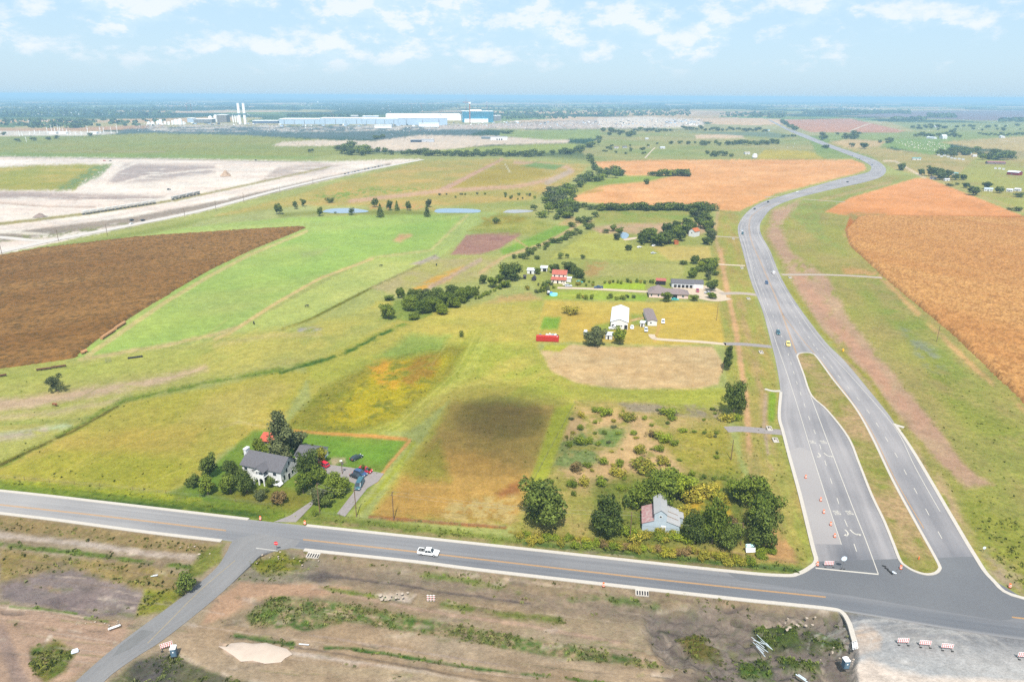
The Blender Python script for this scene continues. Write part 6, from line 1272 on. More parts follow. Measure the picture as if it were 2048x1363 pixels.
# long tan house, workshop, carport
lp_, w, rf = building('house', (1298, 594.5), (1376, 597.5), 10, 2.8, 2.3, 'hip', BRK, TRF, 'long single-storey brick house with taupe hip roof', 'house', wins=[('f', .04, 1, .9, 1.3), ('f', .22, 1, .9, 1.3), ('f', .84, 1, 1.4, 1.0)], doors=[('f', .58, 3.4, 2.4)], ov=.7)
MB().add([(1, 6, 2.85), (11, 6, 2.85), (11, 14.5, 2.85), (1, 14.5, 2.85), (6, 10, 5.9)], [(0, 1, 4), (1, 2, 4), (2, 3, 4), (3, 0, 4)]).build('wing_roof', TRF, lp_); MB().box(1.7, 10.3, 9.9, 13.8, 0, 2.84).build('wing_wall', BRK, lp_)
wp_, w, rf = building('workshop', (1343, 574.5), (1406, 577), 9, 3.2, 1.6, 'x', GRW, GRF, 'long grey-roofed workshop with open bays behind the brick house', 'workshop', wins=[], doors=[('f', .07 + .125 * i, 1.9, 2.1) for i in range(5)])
MB().box(w * .70, w + .05, -.08, .0, 0, 3.0).build('end_wall', WH, wp_)
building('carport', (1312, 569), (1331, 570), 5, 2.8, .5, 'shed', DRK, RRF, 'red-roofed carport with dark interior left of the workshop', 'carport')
building('house', (1377, 472), (1389, 474), 8, 5, 2.4, 'y', WH, ORF, 'orange-roofed house half hidden in the grove', 'house', wins=[('f', .4, 3, 1, 1)]); building('canopy', (1349, 489), (1357, 489), 4, 2.6, .6, 'y', ORF, ORF, 'bright orange canopy at the foot of the grove', 'canopy')
# shipping container with ribs and doors, junk behind it
a, w, rz = frame_of((1072, 682), (1117, 684)); cp_ = empty('shipping_container', a, rz, 'long red shipping container standing in the mown meadow', 'container')
REDC = mat('container_red', 'F0483C', .6, .08, .8); mb = MB().box(0, w, 0, 2.5, .15, 2.75)
mb.build('body', REDC, cp_); mb = MB()
for i in range(int(w / .45)): mb.box(.2 + i * .45, .4 + i * .45, -.05, .02, .3, 2.6)
mb.build('side_ribs', REDC, cp_); MB().box(w - .02, w + .06, .1, 1.2, .25, 2.65).build('door', REDC, cp_); MB().box(w - .02, w + .06, 1.3, 2.4, .25, 2.65).build('door', REDC, cp_); MB().box(w - .9, w - .75, -.02, 2.5, 2.76, 2.8).build('roof_stripe', TRM, cp_)
for q, (x, y, m_, lb_) in enumerate([(1078, 665, TLR, 'teal'), (1092, 665, WH, 'white'), (1099, 664, WH, 'larger white'), (1106, 665, BLM, 'blue-grey'), (1112, 665, TRM, 'pale'), (1117, 667, DRK, 'black')]):
    a = at(x, y + 8); mb = MB(); mb.box(0, 1.6, 0, 1.1, 0, .9).box(.2, 1.0, .1, .9, .9, 1.4); o = mb.build('scrap_heap', m_, None, a, .3 * q); tag(o, '%s scrap heap behind the red shipping container' % lb_, 'scrap', 'scrap behind the container')
# farmsteads on the right
for nm, A, B, d, h, rh, rg, wm_, rm_, lb_, ct in [
    ('cottage', (1825, 319.5), (1842, 320), 9, 3, 1.5, 'x', WH, TLR, 'white cottage with pale teal roof alone in the right fields', 'house'), ('barn', (2013, 349), (2036, 351), 14, 4.5, 2, 'x', RDW, WRF, 'red barn with white roof at the right edge', 'barn'),
    ('long_barn', (1975, 328), (2011, 329), 14, 3.4, 1.6, 'x', mat('grey_wall_far', 'A89AA0', .8, .1, 1), mat('dusty_pink_roof', 'B88090', .8, .1, 1), 'long barn with dusty pink roof near the right edge', 'barn'), ('shed', (1968, 382), (1985, 383), 9, 3, 1.4, 'x', WH, BLM, 'blue-white roofed shed by the dark trees right of the orange field', 'shed'),
    ('shed', (2012, 383), (2024, 384), 7, 2.8, 1.1, 'x', WH, WRF, 'left of two white sheds at the right edge pasture', 'shed'), ('shed', (2028, 382), (2040, 383), 7, 2.8, 1.1, 'x', WH, WRF, 'right of two white sheds at the right edge pasture', 'shed'), ('house', (1899, 350), (1915, 351), 9, 3, 1.6, 'x', CRM, TLR, 'house with pale green roof in the farmstead grove', 'house'),
    ('house', (1859, 358), (1868, 359), 6, 2.6, 1.2, 'x', GRW, GRF, 'grey house at the foot of the farmstead grove', 'house'), ('shed', (1890, 362), (1899, 362), 5, 2.6, 1.0, 'x', WH, WRF, 'small white shed between the farmstead trees', 'shed'), ('house', (1933, 309), (1944, 309), 9, 3.2, 1.8, 'x', CRM, TLR, 'pale house in front of the far farm trees', 'house'), ('shed', (1946, 314), (1954, 314), 6, 3, 1.2, 'x', CRM, WRF, 'cream shed right of the trailers', 'shed'),
    ('house', (1885, 278), (1894, 278), 16, 7, 6, 'x', WH, WRF, 'tall white far farm building with pointed roof', 'house'), ('house', (1852, 277), (1868, 278), 12, 4, 2, 'x', WH, WRF, 'long white far farm building', 'house'), ('house', (1870, 255), (1878, 255), 14, 5, 2.5, 'x', WH, WRF, 'white farmhouse on the far green plain', 'house'), ('shed', (2002, 276), (2010, 276), 10, 5, 2, 'y', WH, WRF, 'lone white shed in the far tan field at right', 'shed'),
    ('house', (1795, 239), (1803, 239), 16, 6, 3, 'x', WH, WRF, 'white house on the dark far field', 'house'), ('farmhouse', (1490, 309), (1500, 309), 9, 3.5, 2, 'x', WH, mat('pale_roof', 'D8D8D8', .8, .05, 1), 'white farmhouse among trees above the orange field', 'house'), ('shed', (1533, 262), (1540, 262), 12, 4, 2, 'x', WH, TLR, 'pale teal far shed beside the straight highway', 'shed'),
    ('warehouse', (843, 284), (868, 284), 24, 6.5, .8, 'x', GRW, SVR, 'pale half of the grey warehouse on the far earthworks', 'warehouse'), ('warehouse', (821, 284.5), (842.5, 284.5), 22, 6, .8, 'x', mat('navy_cladding', '50607C', .7, .1, .3), SVR, 'navy half of the grey warehouse on the far earthworks', 'warehouse'),
    ('warehouse', (981, 280.5), (1015, 280.5), 26, 9, .8, 'x', WH, SVR, 'white warehouse with three dark doors on the far earthworks', 'warehouse'), ('office', (963, 278), (981, 278), 22, 6, .5, 'flat', mat('glass_bluish', '90A8B8', .4, .1, .2), SVR, 'low glassy office joined to the white warehouse', 'office'),
    ('house', (1229, 297), (1237, 297), 8, 3, 1.6, 'x', WH, TRF, 'small white house left in the patchy pastures', 'house'), ('house', (1246, 296), (1254, 296), 8, 3, 1.6, 'x', GRW, GRF, 'grey-roofed house in the patchy pastures', 'house'), ('house', (1321, 297.5), (1330, 297.5), 9, 3, 1.8, 'x', WH, GRW, 'grey and white house by the pasture trees', 'house'), ('shed', (1291, 279), (1297, 279), 8, 3, 1.2, 'x', WH, WRF, 'white shed below the small far wood', 'shed')]:
    dr = [('f', .35 + .14 * i, 3.2, 4.2) for i in range(3)] if 'three dark doors' in lb_ else [('f', .4, 1.2, 2.0)]
    building(nm, A, B, d, h, rh, rg, wm_, rm_, lb_, ct, wins=[('f', .12, 1, 1, 1), ('f', .75, 1, 1, 1)] if h < 5 and d < 12 else [], doors=dr)
for i, (x, y) in enumerate([(1874, 311), (1880, 314), (1886, 312), (1893, 314.5), (1900, 317), (1907, 318.5), (1915, 319), (1923, 320), (1988, 338), (1996, 338.5), (2004, 339.5)]):
    building('parked_trailer', (x, y), (x + 5.2, y + .3), 3, 2.6, .1, 'flat', WH, WRF, '%s white trailer from the left in the far farm lots at right' % ordinal(i), 'trailer', group='white trailers in the far farm lots')
# dome tank beyond the orange field
a = at(1509, 317); mb = MB(); R_ = hgt(1509, 317, 10) / 2
for i in range(6):
    t0, t1 = math.pi / 2 * i / 6, math.pi / 2 * (i + 1) / 6; mb.bar((0, 0, R_ * 1.1 + R_ * .9 * math.sin(t0)), (0, 0, R_ * 1.1 + R_ * .9 * math.sin(t1)), R_ * math.cos(t0), 14, R_ * math.cos(t1) + .01)
mb.bar((0, 0, 0), (0, 0, R_ * 1.1), R_, 14); tag(mb.build('silo', WH, None, a, smooth=True), 'stubby white dome-topped silo at the far edge of the orange field', 'silo')
# ------------------------------------------------------------------ the industrial site and the skyline
FW = mat('factory_cladding', (.36, .46, .58), .6, .06, .02); FWH = mat('factory_white', (.85, .85, .85), .6, .05, .02); FBL = mat('factory_blue_glass', (.05, .22, .32), .3, .25, .03); FGR = mat('factory_grey', 'A4ACB4', .7, .08, .03); CRN = mat('crane_orange', 'D88A60', .6, .1, .1); CRR = mat('crane_red', 'C07078', .6, .1, .1)
def slab(name, x0, x1, yb, hpx, depth, m, rm_, label, cat, group=None, win=None, zb=0):
    a, w, rz = frame_of((x0, yb), (x1, yb)); h = hgt((x0 + x1) / 2, yb, hpx); p = empty(name, a, rz, label, cat, group)
    MB().box(0, w, 0, depth, 0, h).build('wall', m, p); MB().box(-1, w + 1, -1, depth + 1, h, h + 1.2).build('roof', FWH, p)
    if win:
        for i in range(win): MB().box(w * (i + .46) / win, w * (i + .46) / win + w * .012, -.6, .2, 0, h * .8).build('downpipe_bay', FGR, p)
    return p, w, h
slab('factory_hall', 559, 640, 248.5, 9.5, 120, FW, FWH, 'left stretch of the long pale blue factory hall', 'factory', 'long factory halls', 4); slab('factory_hall', 640.4, 724, 248.5, 11, 120, FW, FWH, 'middle stretch of the long pale blue factory hall', 'factory', 'long factory halls', 4); slab('factory_hall', 724.4, 797, 248.5, 10.5, 120, FW, FWH, 'right stretch of the long pale blue factory hall', 'factory', 'long factory halls', 4)
slab('factory_hall', 797.4, 895, 250, 13, 100, FW, FWH, 'big pale hall left of the blue glass block', 'factory', 'long factory halls', 3)
slab('roof_plant', 702, 716, 239, 7, 60, FGR, FWH, 'square block rising behind the middle factory hall', 'plant room'); slab('roof_plant', 725, 757, 239.5, 6.5, 80, FW, FWH, 'wide low block behind the right factory hall', 'plant room')
slab('steel_hall', 772, 922, 241, 11, 200, FWH, FWH, 'huge unfinished white hall behind the pale ones', 'factory'); slab('site_shed', 749, 783, 256.5, 5, 30, FWH, FWH, 'white tent shed in front of the factory, left one', 'shed'); slab('site_shed', 838, 878, 253.5, 6, 30, FWH, FWH, 'white tent shed in front of the factory, right one', 'shed')
bp2, w, h = slab('glass_block', 925, 987, 245, 21, 90, FBL, FWH, 'bright blue glass office block with white podium', 'office block')
MB().box(w * .06, w * .82, -14, -.1, 0, h * .33).build('podium', FWH, bp2); MB().box(w * .25, w * .62, 10, 60, h + 1.3, h * 1.14).build('penthouse', FWH, bp2)
for i in range(7): MB().box(0, w, -.5, -.1, h * (.40 + .08 * i), h * (.40 + .08 * i) + .7).build('floor_band', mat('dark_blue_band', (.02, .14, .24), .3, .1, 1), bp2)
slab('annex', 988, 1002, 242, 10, 60, FGR, FWH, 'grey annex right of the blue glass block', 'annex')
def stack(x, yb, hpx, wpx, m, name, label, cat, group=None, dome=False):
    h = hgt(x, yb, hpx); r = wpx * mpp(x, yb) / 2; p = empty(name, at(x, yb), 0, label, cat, group)
    MB().bar((0, 0, 0), (0, 0, h), r, 12, r * .97).build('shell', m, p, smooth=False)
    MB().bar((0, 0, h), (0, 0, h + r * (.5 if dome else .12)), r * 1.04, 12, r * (.2 if dome else 1.0)).build('cap', FWH, p)
    if hpx > 20: MB().bar((0, 0, h * .45), (0, 0, h * .52), r * 1.15, 12).build('collar', mat('stack_band', '7CB4D0', .6, .05, .1), p)
for i, x in enumerate((480.5, 491)): stack(x, 248, 39, 5.2, FWH, 'air_separation_column', '%s of the twin tall white process columns' % ['left', 'right'][i], 'column', 'twin white columns')
for i, x in enumerate((467, 471.5, 476)): stack(x, 245, 13, 2.6, FWH, 'process_column', '%s short white column from the left of the tall twins' % ordinal(i), 'column', 'short white columns')
for i, (x, y, h, w_) in enumerate([(298, 249, 4, 7), (306, 249.5, 4, 7), (316, 249, 6, 5), (322, 249, 8, 7), (331, 249, 5, 5), (338, 249.5, 5, 5), (346, 249.5, 7, 5), (353, 249, 8, 8), (361, 249, 9, 8), (368, 249, 5, 4), (432, 244, 12, 7), (421, 240, 6, 8)]): stack(x, y, h, w_, FWH, 'storage_tank', '%s white storage tank from the left at the far plant' % ordinal(i), 'tank', 'white storage tanks', True)
slab('cooling_tower', 435, 454, 245, 14, 60, mat('cooling_grey', 'A8A4A0', .8, .08, .05), FGR, 'square grey cooling tower left of the twin columns', 'cooling tower'); slab('process_building', 388, 424, 246, 7, 60, FGR, FWH, 'low grey blue process building by the tanks', 'building'); slab('process_building', 375, 388, 245, 8, 40, FW, FWH, 'small pale process building by the tanks', 'building'); slab('process_building', 505, 556, 247, 5, 60, mat('bluish_wall', '8094B8', .7, .1, .05), FGR, 'dark bluish shed between columns and long hall', 'building')
def crane(x, yb, hpx, dxp, dyp, m, label, wpx=.8):
    p = empty('tower_crane', at(x, yb), 0, label, 'crane', 'cranes over the factory site'); h = hgt(x, yb, hpx); k = mpp(x, yb); r = wpx * k / 2
    MB().bar((0, 0, 0), (0, 0, h), r, 4).build('mast', m, p); MB().bar((0, 0, h), (dxp * k, 0, h + dyp * k), r * .7, 4, r * .3).build('jib', m, p); MB().box(-r * 1.6, r * 1.6, -r * 1.6, r * 1.6, h - r * 2, h).build('cab', FWH, p)
for a in [(940, 247, 40, -14, 0, CRN, 'thick tan tower crane before the blue glass block', 2.6), (932, 236, 26, 1, 20, CRR, 'needle crane reaching highest above the skyline', .8), (974, 226, 21, -3, 0, CRR, 'thin crane behind the right end of the glass block', 1.0), (922, 226, 4, -9, 16, CRN, 'leaning crane left of the glass block', 1.0), (845, 224, 3, -4, 15, CRN, 'leaning crane over the huge white hall', .9), (876, 246, 4, 12, 30, CRR, 'reddish lattice crane left over the halls', .9),
          (886, 246, 6, -8, 22, CRR, 'second reddish lattice crane over the halls', .9), (781, 226, 3, -8, 9, CRN, 'short leaning crane at left of the white hall', .9), (670, 240, 4, -10, 14, CRN, 'leaning crane behind the middle factory hall', .8), (375, 228, 20, 8, 0, CRR, 'left red crane behind the tank farm', .8), (384, 228, 20, -8, 0, CRR, 'right red crane behind the tank farm', .8), (822, 224, 3, 3, 10, CRN, 'small crane at the centre of the white hall', .8), (1338, 238, 8, 3, 4, FGR, 'short crane over the far pale site', .8)]: crane(a[0], a[1], a[2], a[3], a[4], a[5], a[6], a[7])
for x, yb, h in [(492, 196, 9), (1645, 196, 4), (636, 208, 5)]:
    p = empty('radio_mast' if h != 5 else 'water_tower', at(x, yb), 0, {9: 'radio mast on the horizon above the twin columns', 4: 'white mast on the right horizon', 5: 'white water tower near the horizon'}[h], 'mast' if h != 5 else 'water tower'); H_ = hgt(x, yb, h); k = mpp(x, yb)
    MB().bar((0, 0, 0), (0, 0, H_), .25 * k, 5).build('shaft', FWH, p)
    if h == 5: MB().bar((0, 0, H_ * .6), (0, 0, H_), 1.3 * k, 10, 1.0 * k).build('tank', FWH, p)
# substation: gantries and poles
for i, (x, yb, h) in enumerate([(95, 266, 13), (104, 266, 17), (111, 268, 14), (117, 265, 17), (121, 267, 15), (127, 268, 14), (135, 270, 13), (141, 268, 8), (152, 270, 8), (163, 270, 8), (39, 272, 12), (53, 284, 12), (45, 272, 9), (60, 270, 9), (70, 268, 9), (80, 268, 8), (176, 267, 15), (201, 266, 13), (208, 266, 13), (223, 267, 15), (235, 266, 19)]):
    k = mpp(x, yb); H_ = hgt(x, yb, h); p = empty('pylon', at(x, yb), 0, '%s steel pylon from the left at the far substation' % ordinal(sorted([95, 104, 111, 117, 121, 127, 135, 141, 152, 163, 39, 53, 45, 60, 70, 80, 176, 201, 208, 223, 235]).index(x)), 'pylon', 'pylons of the substation')
    MB().bar((-.6 * k * .5, 0, 0), (0, 0, H_), .28 * k, 4, .16 * k).bar((.6 * k * .5, 0, 0), (0, 0, H_), .28 * k, 4, .16 * k).build('mast', FWH, p); MB().box(-1.2 * k, 1.2 * k, -.3, .3, H_ * .78, H_ * .80).box(-1.5 * k, 1.5 * k, -.3, .3, H_ * .6, H_ * .62).build('crossarm', FWH, p)
for i, (x0, x1) in enumerate([(118, 132), (180, 193), (98, 112)]): slab('switch_house', x0, x1, 267.5, 2.6, 14, FWH, FWH, '%s white switch house at the far substation' % ['middle', 'right', 'left'][i], 'switch house', 'switch houses')
# clutter nobody could count
def clutter(name, areas, seed, mats):
    rs = np.random.RandomState(seed); mb = MB(); mi = []
    for (x0, x1, y0, y1, n, s) in areas:
        for i in range(n):
            x = rs.uniform(x0, x1); y = rs.uniform(y0, y1); c = at(x, y); k = mpp(x, y); w_ = s * k * rs.uniform(.5, 1.8); dd = s * k * rs.uniform(.6, 1.6); h = hgt(x, y, s * .6) * rs.uniform(.4, 1.2)
            mb.box(c.x - w_ / 2, c.x + w_ / 2, c.y, c.y + dd, 0, h); mi += [rs.randint(len(mats))] * 6
    o = mb.build(name, mats[0])
    for m in mats[1:]: o.data.materials.append(m)
    o.data.polygons.foreach_set('material_index', mi); tag(o, kind='stuff')
DKB = mat('dark_machine', '5C6C80', .8, .2, .1); ORC = mat('site_orange', 'D89068', .8, .1, .1)
clutter('construction_clutter', [(270, 560, 246, 264, 520, 1.0), (520, 870, 249, 263, 640, 1.0), (860, 1250, 246, 256, 420, 1.2), (1200, 1408, 238, 256, 330, 1.2), (1000, 1200, 240, 250, 200, 1.2), (760, 870, 262, 280, 60, 1.2), (560, 740, 282, 290, 40, 1.0), (270, 330, 246, 256, 60, 1.0), (960, 1110, 272, 285, 40, 1)], 71, [FWH, FGR, FGR, DKB, FW, ORC, DKB, CRM])
clutter('low_sheds', [(560, 900, 250, 253, 26, 4.0), (300, 560, 246, 250, 34, 3.2), (900, 1200, 244, 250, 24, 3.0), (600, 780, 240, 243, 14, 4.0), (1210, 1400, 240, 252, 60, 2.6)], 79, [FW, FGR, FWH, DKB, FW])
clutter('distant_town', [(20, 340, 212, 232, 160, 1.1), (60, 160, 224, 231, 60, 1.6), (310, 410, 205, 214, 60, 1.6), (600, 900, 206, 219, 140, 1.1), (1000, 1400, 208, 218, 120, 1.0), (1000, 1380, 220, 232, 30, 1.1), (1610, 1760, 216, 228, 200, 1.1), (1400, 1700, 202, 214, 60, 1.0), (1700, 2040, 205, 222, 70, 1.1), (1750, 2040, 230, 262, 40, 1.2), (50, 110, 242, 250, 26, 1.6), (1200, 1600, 256, 300, 26, 1.1), (440, 520, 228, 236, 60, 1.0)], 73, [FWH, FWH, FGR, CRM, FW])
bl = MB(); rb2 = random.Random(3)
for i in range(110):
    while True:
        x, y = rb2.uniform(1790, 1900), rb2.uniform(283, 303)
        if inside(x, y, [(1790, 284), (1860, 283), (1895, 292), (1890, 304), (1840, 300), (1800, 292)]): break
    c = at(x, y); bl.bar((c.x - .8, c.y, .7), (c.x + .8, c.y, .7), .6, 8)
tag(bl.build('grazing_flock', CRM), kind='stuff')
# rail cars
GRC = mat('hopper_grey', (.52, .50, .47), .8, .1, .3); WRC = mat('railcar_white', 'E4E8EE', .7, .06, .3)
def railcar(A, B, m, label, group):
    a, w, rz = frame_of(A, B); p = empty('rail_car', a, rz, label, 'rail car', group); w *= .94
    MB().add([(0.6, 0, 3.9), (w - .6, 0, 3.9), (w - .6, 3, 3.9), (.6, 3, 3.9), (.6, 0, 1.9), (w - .6, 0, 1.9), (w - .6, 3, 1.9), (.6, 3, 1.9), (w * .25, .6, 1.0), (w * .75, .6, 1.0), (w * .75, 2.4, 1.0), (w * .25, 2.4, 1.0)], [(0, 1, 2, 3), (0, 4, 5, 1), (1, 5, 6, 2), (2, 6, 7, 3), (3, 7, 4, 0), (4, 8, 9, 5), (6, 10, 11, 7), (4, 7, 11, 8), (5, 9, 10, 6)]).build('hopper', m, p)
    for u in (.14, .86): MB().box(w * u - 1.3, w * u + 1.3, .2, 2.8, .25, 1.0).build('bogie', mat('bogie_grey', (.12, .11, .10), .8, .1, 1), p)
n = 10
for i in range(n):
    f = lambda t_: (167 + 148 * t_, 429.5 - 23 * t_); railcar(f(i / n), f((i + 1) / n - .008), GRC, '%s grey hopper car from the left on the railway track' % ordinal(i), 'grey hopper cars')
for i in range(4):
    f = lambda t_: (346 + 57 * t_, 400 - 12.5 * t_); railcar(f(i / 4), f((i + 1) / 4 - .02), WRC, '%s pale blue-white rail car from the left on the track' % ordinal(i), 'pale rail cars')
for nm, x, y, w_, hp_, m_, lb_ in [('soil_heap', 80, 433, 24, 7, mat('heap_soil', 'B4A4A0', .95, .15, .3), 'small cone of grey soil beside the railway track'), ('soil_heap', 452, 352, 22, 12, mat('heap_rubble', 'DCC4B0', .95, .2, .3), 'rubble heap with diggers on the pale earthworks'), ('sand_heap', 786, 199, 0, 0, None, '')]:
    if not m_: continue
    r = w_ * mpp(x, y) / 2; h = hgt(x, y, hp_); vs = [(0, 0, h)]; rr = random.Random(int(x)); K = 14; fs = []
    for j, (q, z) in enumerate([(.35, .7), (.7, .3), (1, 0)]):
        for i in range(K): a_ = 6.283 * i / K; g_ = r * q * rr.uniform(.8, 1.15); vs.append((g_ * math.cos(a_), g_ * math.sin(a_), h * z * rr.uniform(.7, 1.2)))
    for i in range(K): fs.append((0, 1 + i, 1 + (i + 1) % K))
    for j in range(2):
        for i in range(K): a_, b_ = 1 + j * K + i, 1 + j * K + (i + 1) % K; fs.append((a_, a_ + K, b_ + K, b_))
    tag(mesh_obj(nm, vs, fs, m_, None, at(x, y), 0), lb_, 'heap')
# ------------------------------------------------------------------ vehicles
def paint(name, c): return mat('paint_' + name, c, .3, .04, 1, spec=.5)
PW, PR_, PD, PB, PT, PY, PS, PG = paint('white', (.8, .8, .8)), paint('red', (.50, .02, .04)), paint('black', (.02, .025, .03)), paint('blue', (.03, .07, .16)), paint('teal', (.03, .10, .13)), paint('yellow', (.85, .66, .16)), paint('silver', (.5, .52, .55)), paint('green', (.06, .42, .40))
LMP = mat('headlamp', (.8, .8, .75), .2, .03, 1); TLM = mat('taillamp', (.5, .02, .02), .3, .05, 1); RIM = mat('wheel_rim', (.5, .5, .52), .4, .08, 3, metal=.6); UND = mat('underbody', (.03, .03, .03), .8, .1, 1)
def loft(mb, prof, w0, w1, zt0, zt1):
    """side profile (x, z) given half widths that shrink from w0 at height zt0 to w1 at zt1"""
    def hw(z): t_ = min(max((z - zt0) / max(zt1 - zt0, .01), 0), 1); return w0 + (w1 - w0) * t_
    n = len(prof); mb.add([(x, -hw(z), z) for x, z in prof] + [(x, hw(z), z) for x, z in prof], [tuple(range(n)), tuple(range(n, 2 * n))[::-1]] + [(i, n + i, n + (i + 1) % n, (i + 1) % n) for i in range(n)])
KINDS = {  # length, half width, body profile, glasshouse profile, roof
 'sedan': (4.6, .90, [(-2.3, .35), (-2.32, .75), (-2.1, .98), (-1.4, 1.02), (.9, .98), (1.9, .84), (2.28, .68), (2.3, .35)], [(-1.75, .98), (-1.15, 1.42), (.15, 1.42), (1.0, .97)]),
 'suv': (4.7, .95, [(-2.35, .4), (-2.38, .9), (-2.3, 1.1), (1.0, 1.08), (2.0, .98), (2.33, .8), (2.35, .4)], [(-2.25, 1.08), (-2.05, 1.68), (.35, 1.70), (1.1, 1.07)]),
 'van': (5.6, 1.0, [(-2.8, .4), (-2.82, 1.2), (1.9, 1.2), (2.6, 1.0), (2.8, .75), (2.8, .4)], [(-2.78, 1.18), (-2.7, 2.1), (1.2, 2.12), (2.1, 1.17)]),
 'pickup': (5.9, 1.0, [(-2.95, .5), (-2.97, 1.08), (-.55, 1.1), (1.3, 1.12), (2.6, 1.08), (2.93, .92), (2.95, .5)], [(-.85, 1.1), (-.62, 1.78), (.75, 1.80), (1.5, 1.1)])}
def vehicle(kind, x, y, tx, ty, m, label, name=None, cat='car', group=None, z=0.0, detail=True):
    Ln, hw, body, gl = KINDS[kind]; a, b_ = at(x, y, z), at(tx, ty, z); d = b_ - a; rz = math.atan2(d.y, d.x)
    p = empty(name or {'sedan': 'parked_car', 'suv': 'parked_car', 'van': 'van', 'pickup': 'pickup_truck'}[kind], a, rz, label, cat, group)
    mb = MB(); loft(mb, body, hw, hw * .97, .5, 1.1); mb.build('body', m, p)
    MB().box(-Ln / 2 + .15, Ln / 2 - .15, -hw + .12, hw - .12, .22, .42).build('underbody', UND, p)
    mb = MB(); loft(mb, gl, hw * .93, hw * .74, 1.0, gl[1][1]); mb.build('windows', GLS, p)
    mb = MB(); zt = gl[1][1]; x0, x1 = gl[1][0] - .02, gl[2][0] + .05; mb.box(x0, x1, -hw * .76, hw * .76, zt - .02, zt + .05)
    for s in (-1, 1):
        mb.bar((gl[0][0], s * hw * .93, gl[0][1]), (gl[1][0], s * hw * .75, zt), .05); mb.bar((gl[3][0], s * hw * .93, gl[3][1]), (gl[2][0], s * hw * .75, zt), .05); xm = (gl[1][0] + gl[2][0]) / 2; mb.bar((xm, s * hw * .93, 1.0), (xm, s * hw * .75, zt), .045)
    if kind == 'van': mb.box(-2.74, -.2, -.93, -.86, 1.2, 2.0).box(-2.74, -.2, .86, .93, 1.2, 2.0)
    mb.build('roof', m, p)
    if kind == 'pickup':
        bd = MB(); bd.box(-2.8, -.9, -.8, .8, 1.085, 1.125); bd.build('cargo_bed', UND, p)
        rk = MB()
        for s in (-.9, .9): rk.box(-2.9, -.75, s - .05, s + .05, 1.1, 1.3)
        rk.box(-2.95, -2.85, -.9, .9, 1.1, 1.28); rk.build('bed_side', m, p)
        MB().box(-1.3, -.9, -.78, .78, 1.13, 1.45).build('toolbox', STL, p); MB().box(-2.4, -1.9, -.3, .2, 1.13, 1.25).build('cargo', STL, p)
    for sx in (-1, 1):
        for s in (-1, 1):
            wx = sx * Ln * .31; r = .36 if kind in ('sedan', 'suv') else .40
            t_ = MB().bar((wx, s * (hw - .2), r), (wx, s * (hw + .02), r), r, 12).build('wheel', BLK, p)
            if detail: MB().bar((wx, s * (hw + .02), r), (wx, s * (hw + .04), r), r * .58, 8).build('rim', RIM, t_)
    if detail:
        for s in (-1, 1):
            MB().box(Ln / 2 - .12, Ln / 2 + .02, s * hw * .72 - .18, s * hw * .72 + .18, .66, .84).build('headlight', LMP, p)
            MB().box(-Ln / 2 - .04, -Ln / 2 + .1, s * hw * .8 - .12, s * hw * .8 + .12, .7, 1.0).build('taillight', TLM, p)
            MB().box(.75, .95, s * (hw + .1) - .1, s * (hw + .1) + .1, 1.0, 1.16).build('mirror', m, p)
    return p
vehicle('pickup', 857, 1107.5, 957, 1119, PW, 'white pickup truck driving right along the cross road', cat='pickup', z=Z1)
for k_, x, y, dx, dy, m_, lb_ in [('suv', 647, 931, -20, -9, PR_, 'dark red car half hidden behind the tree by the garage'), ('sedan', 640, 941, -20, -9, PB, 'dark blue car beside the tree at the garage end of the yard'), ('suv', 731, 943, 30, 6, PR_, 'bright red car with its hatch near the two slim cypresses'),
                                  ('suv', 721, 949, 30, 10, PB, 'dark blue car parked between the red and the black one'), ('sedan', 713, 954.5, 30, 10, PD, 'black car in front of the parked row by the white house'), ('sedan', 552, 969, 30, 6, PW, 'white car parked in front of the white house')]:
    vehicle(k_, x, y, x + dx, y + dy, m_, lb_, group='cars parked at the white house', z=.06)
vehicle('van', 719, 972, 709, 990, PT, 'dark teal van on the lane below the parked cars', cat='van', z=.06)
vehicle('sedan', 713, 917, 722, 913, mat('dark_tarp', (.03, .05, .05), .6, .2, 2), 'dark covered car out on the back lawn')
hwv = [('suv', 1485, 468, 1489, 490, PT, 'dark car coming down the highway at the start of the bend', 0), ('sedan', 1484, 462, 1488, 480, PS, 'small silver car just ahead of the dark one in the bend', 0), ('suv', 1547, 547, 1541, 530, PW, 'white car going up the right lanes of the highway', 0), ('suv', 1533, 567, 1539, 585, PB, 'blue car coming down beside the orange centre line', 0),
       ('suv', 1556, 667, 1561, 688, PT, 'dark teal car coming down above the median island', 0), ('suv', 1576, 690, 1583, 715, PY, 'pale yellow car nearest the tip of the median island', 0), ('sedan', 1509, 418.5, 1495, 427, PD, 'dark car in the upper bend of the highway', 0), ('sedan', 1536, 404.5, 1515, 413, PD, 'dark car on the curve before the bend', 0), ('sedan', 1595, 384.5, 1570, 391, PW, 'white car on the long curve by the orange field', 0),
       ('suv', 1695, 364.5, 1716, 359, PD, 'dark car climbing the far curve of the highway', 0), ('sedan', 1705, 312, 1714, 317, PD, 'dark car on the far straight, first of five', 0), ('sedan', 1714, 317, 1722, 321, PB, 'dark blue car on the far straight, second of five', 0), ('sedan', 1719, 318.5, 1726, 322, PD, 'dark car on the far straight, third of five', 0), ('sedan', 1733, 325, 1740, 330, PS, 'grey car on the far straight, fourth of five', 0), ('sedan', 1744, 330, 1752, 337, PB, 'dark blue car where the far straight meets the curve', 0)]
for k_, x, y, tx, ty, m_, lb_, _ in hwv: vehicle(k_, x, y, tx, ty, m_, lb_, 'moving_car', group='cars on the highway', z=Z3, detail=y > 430)
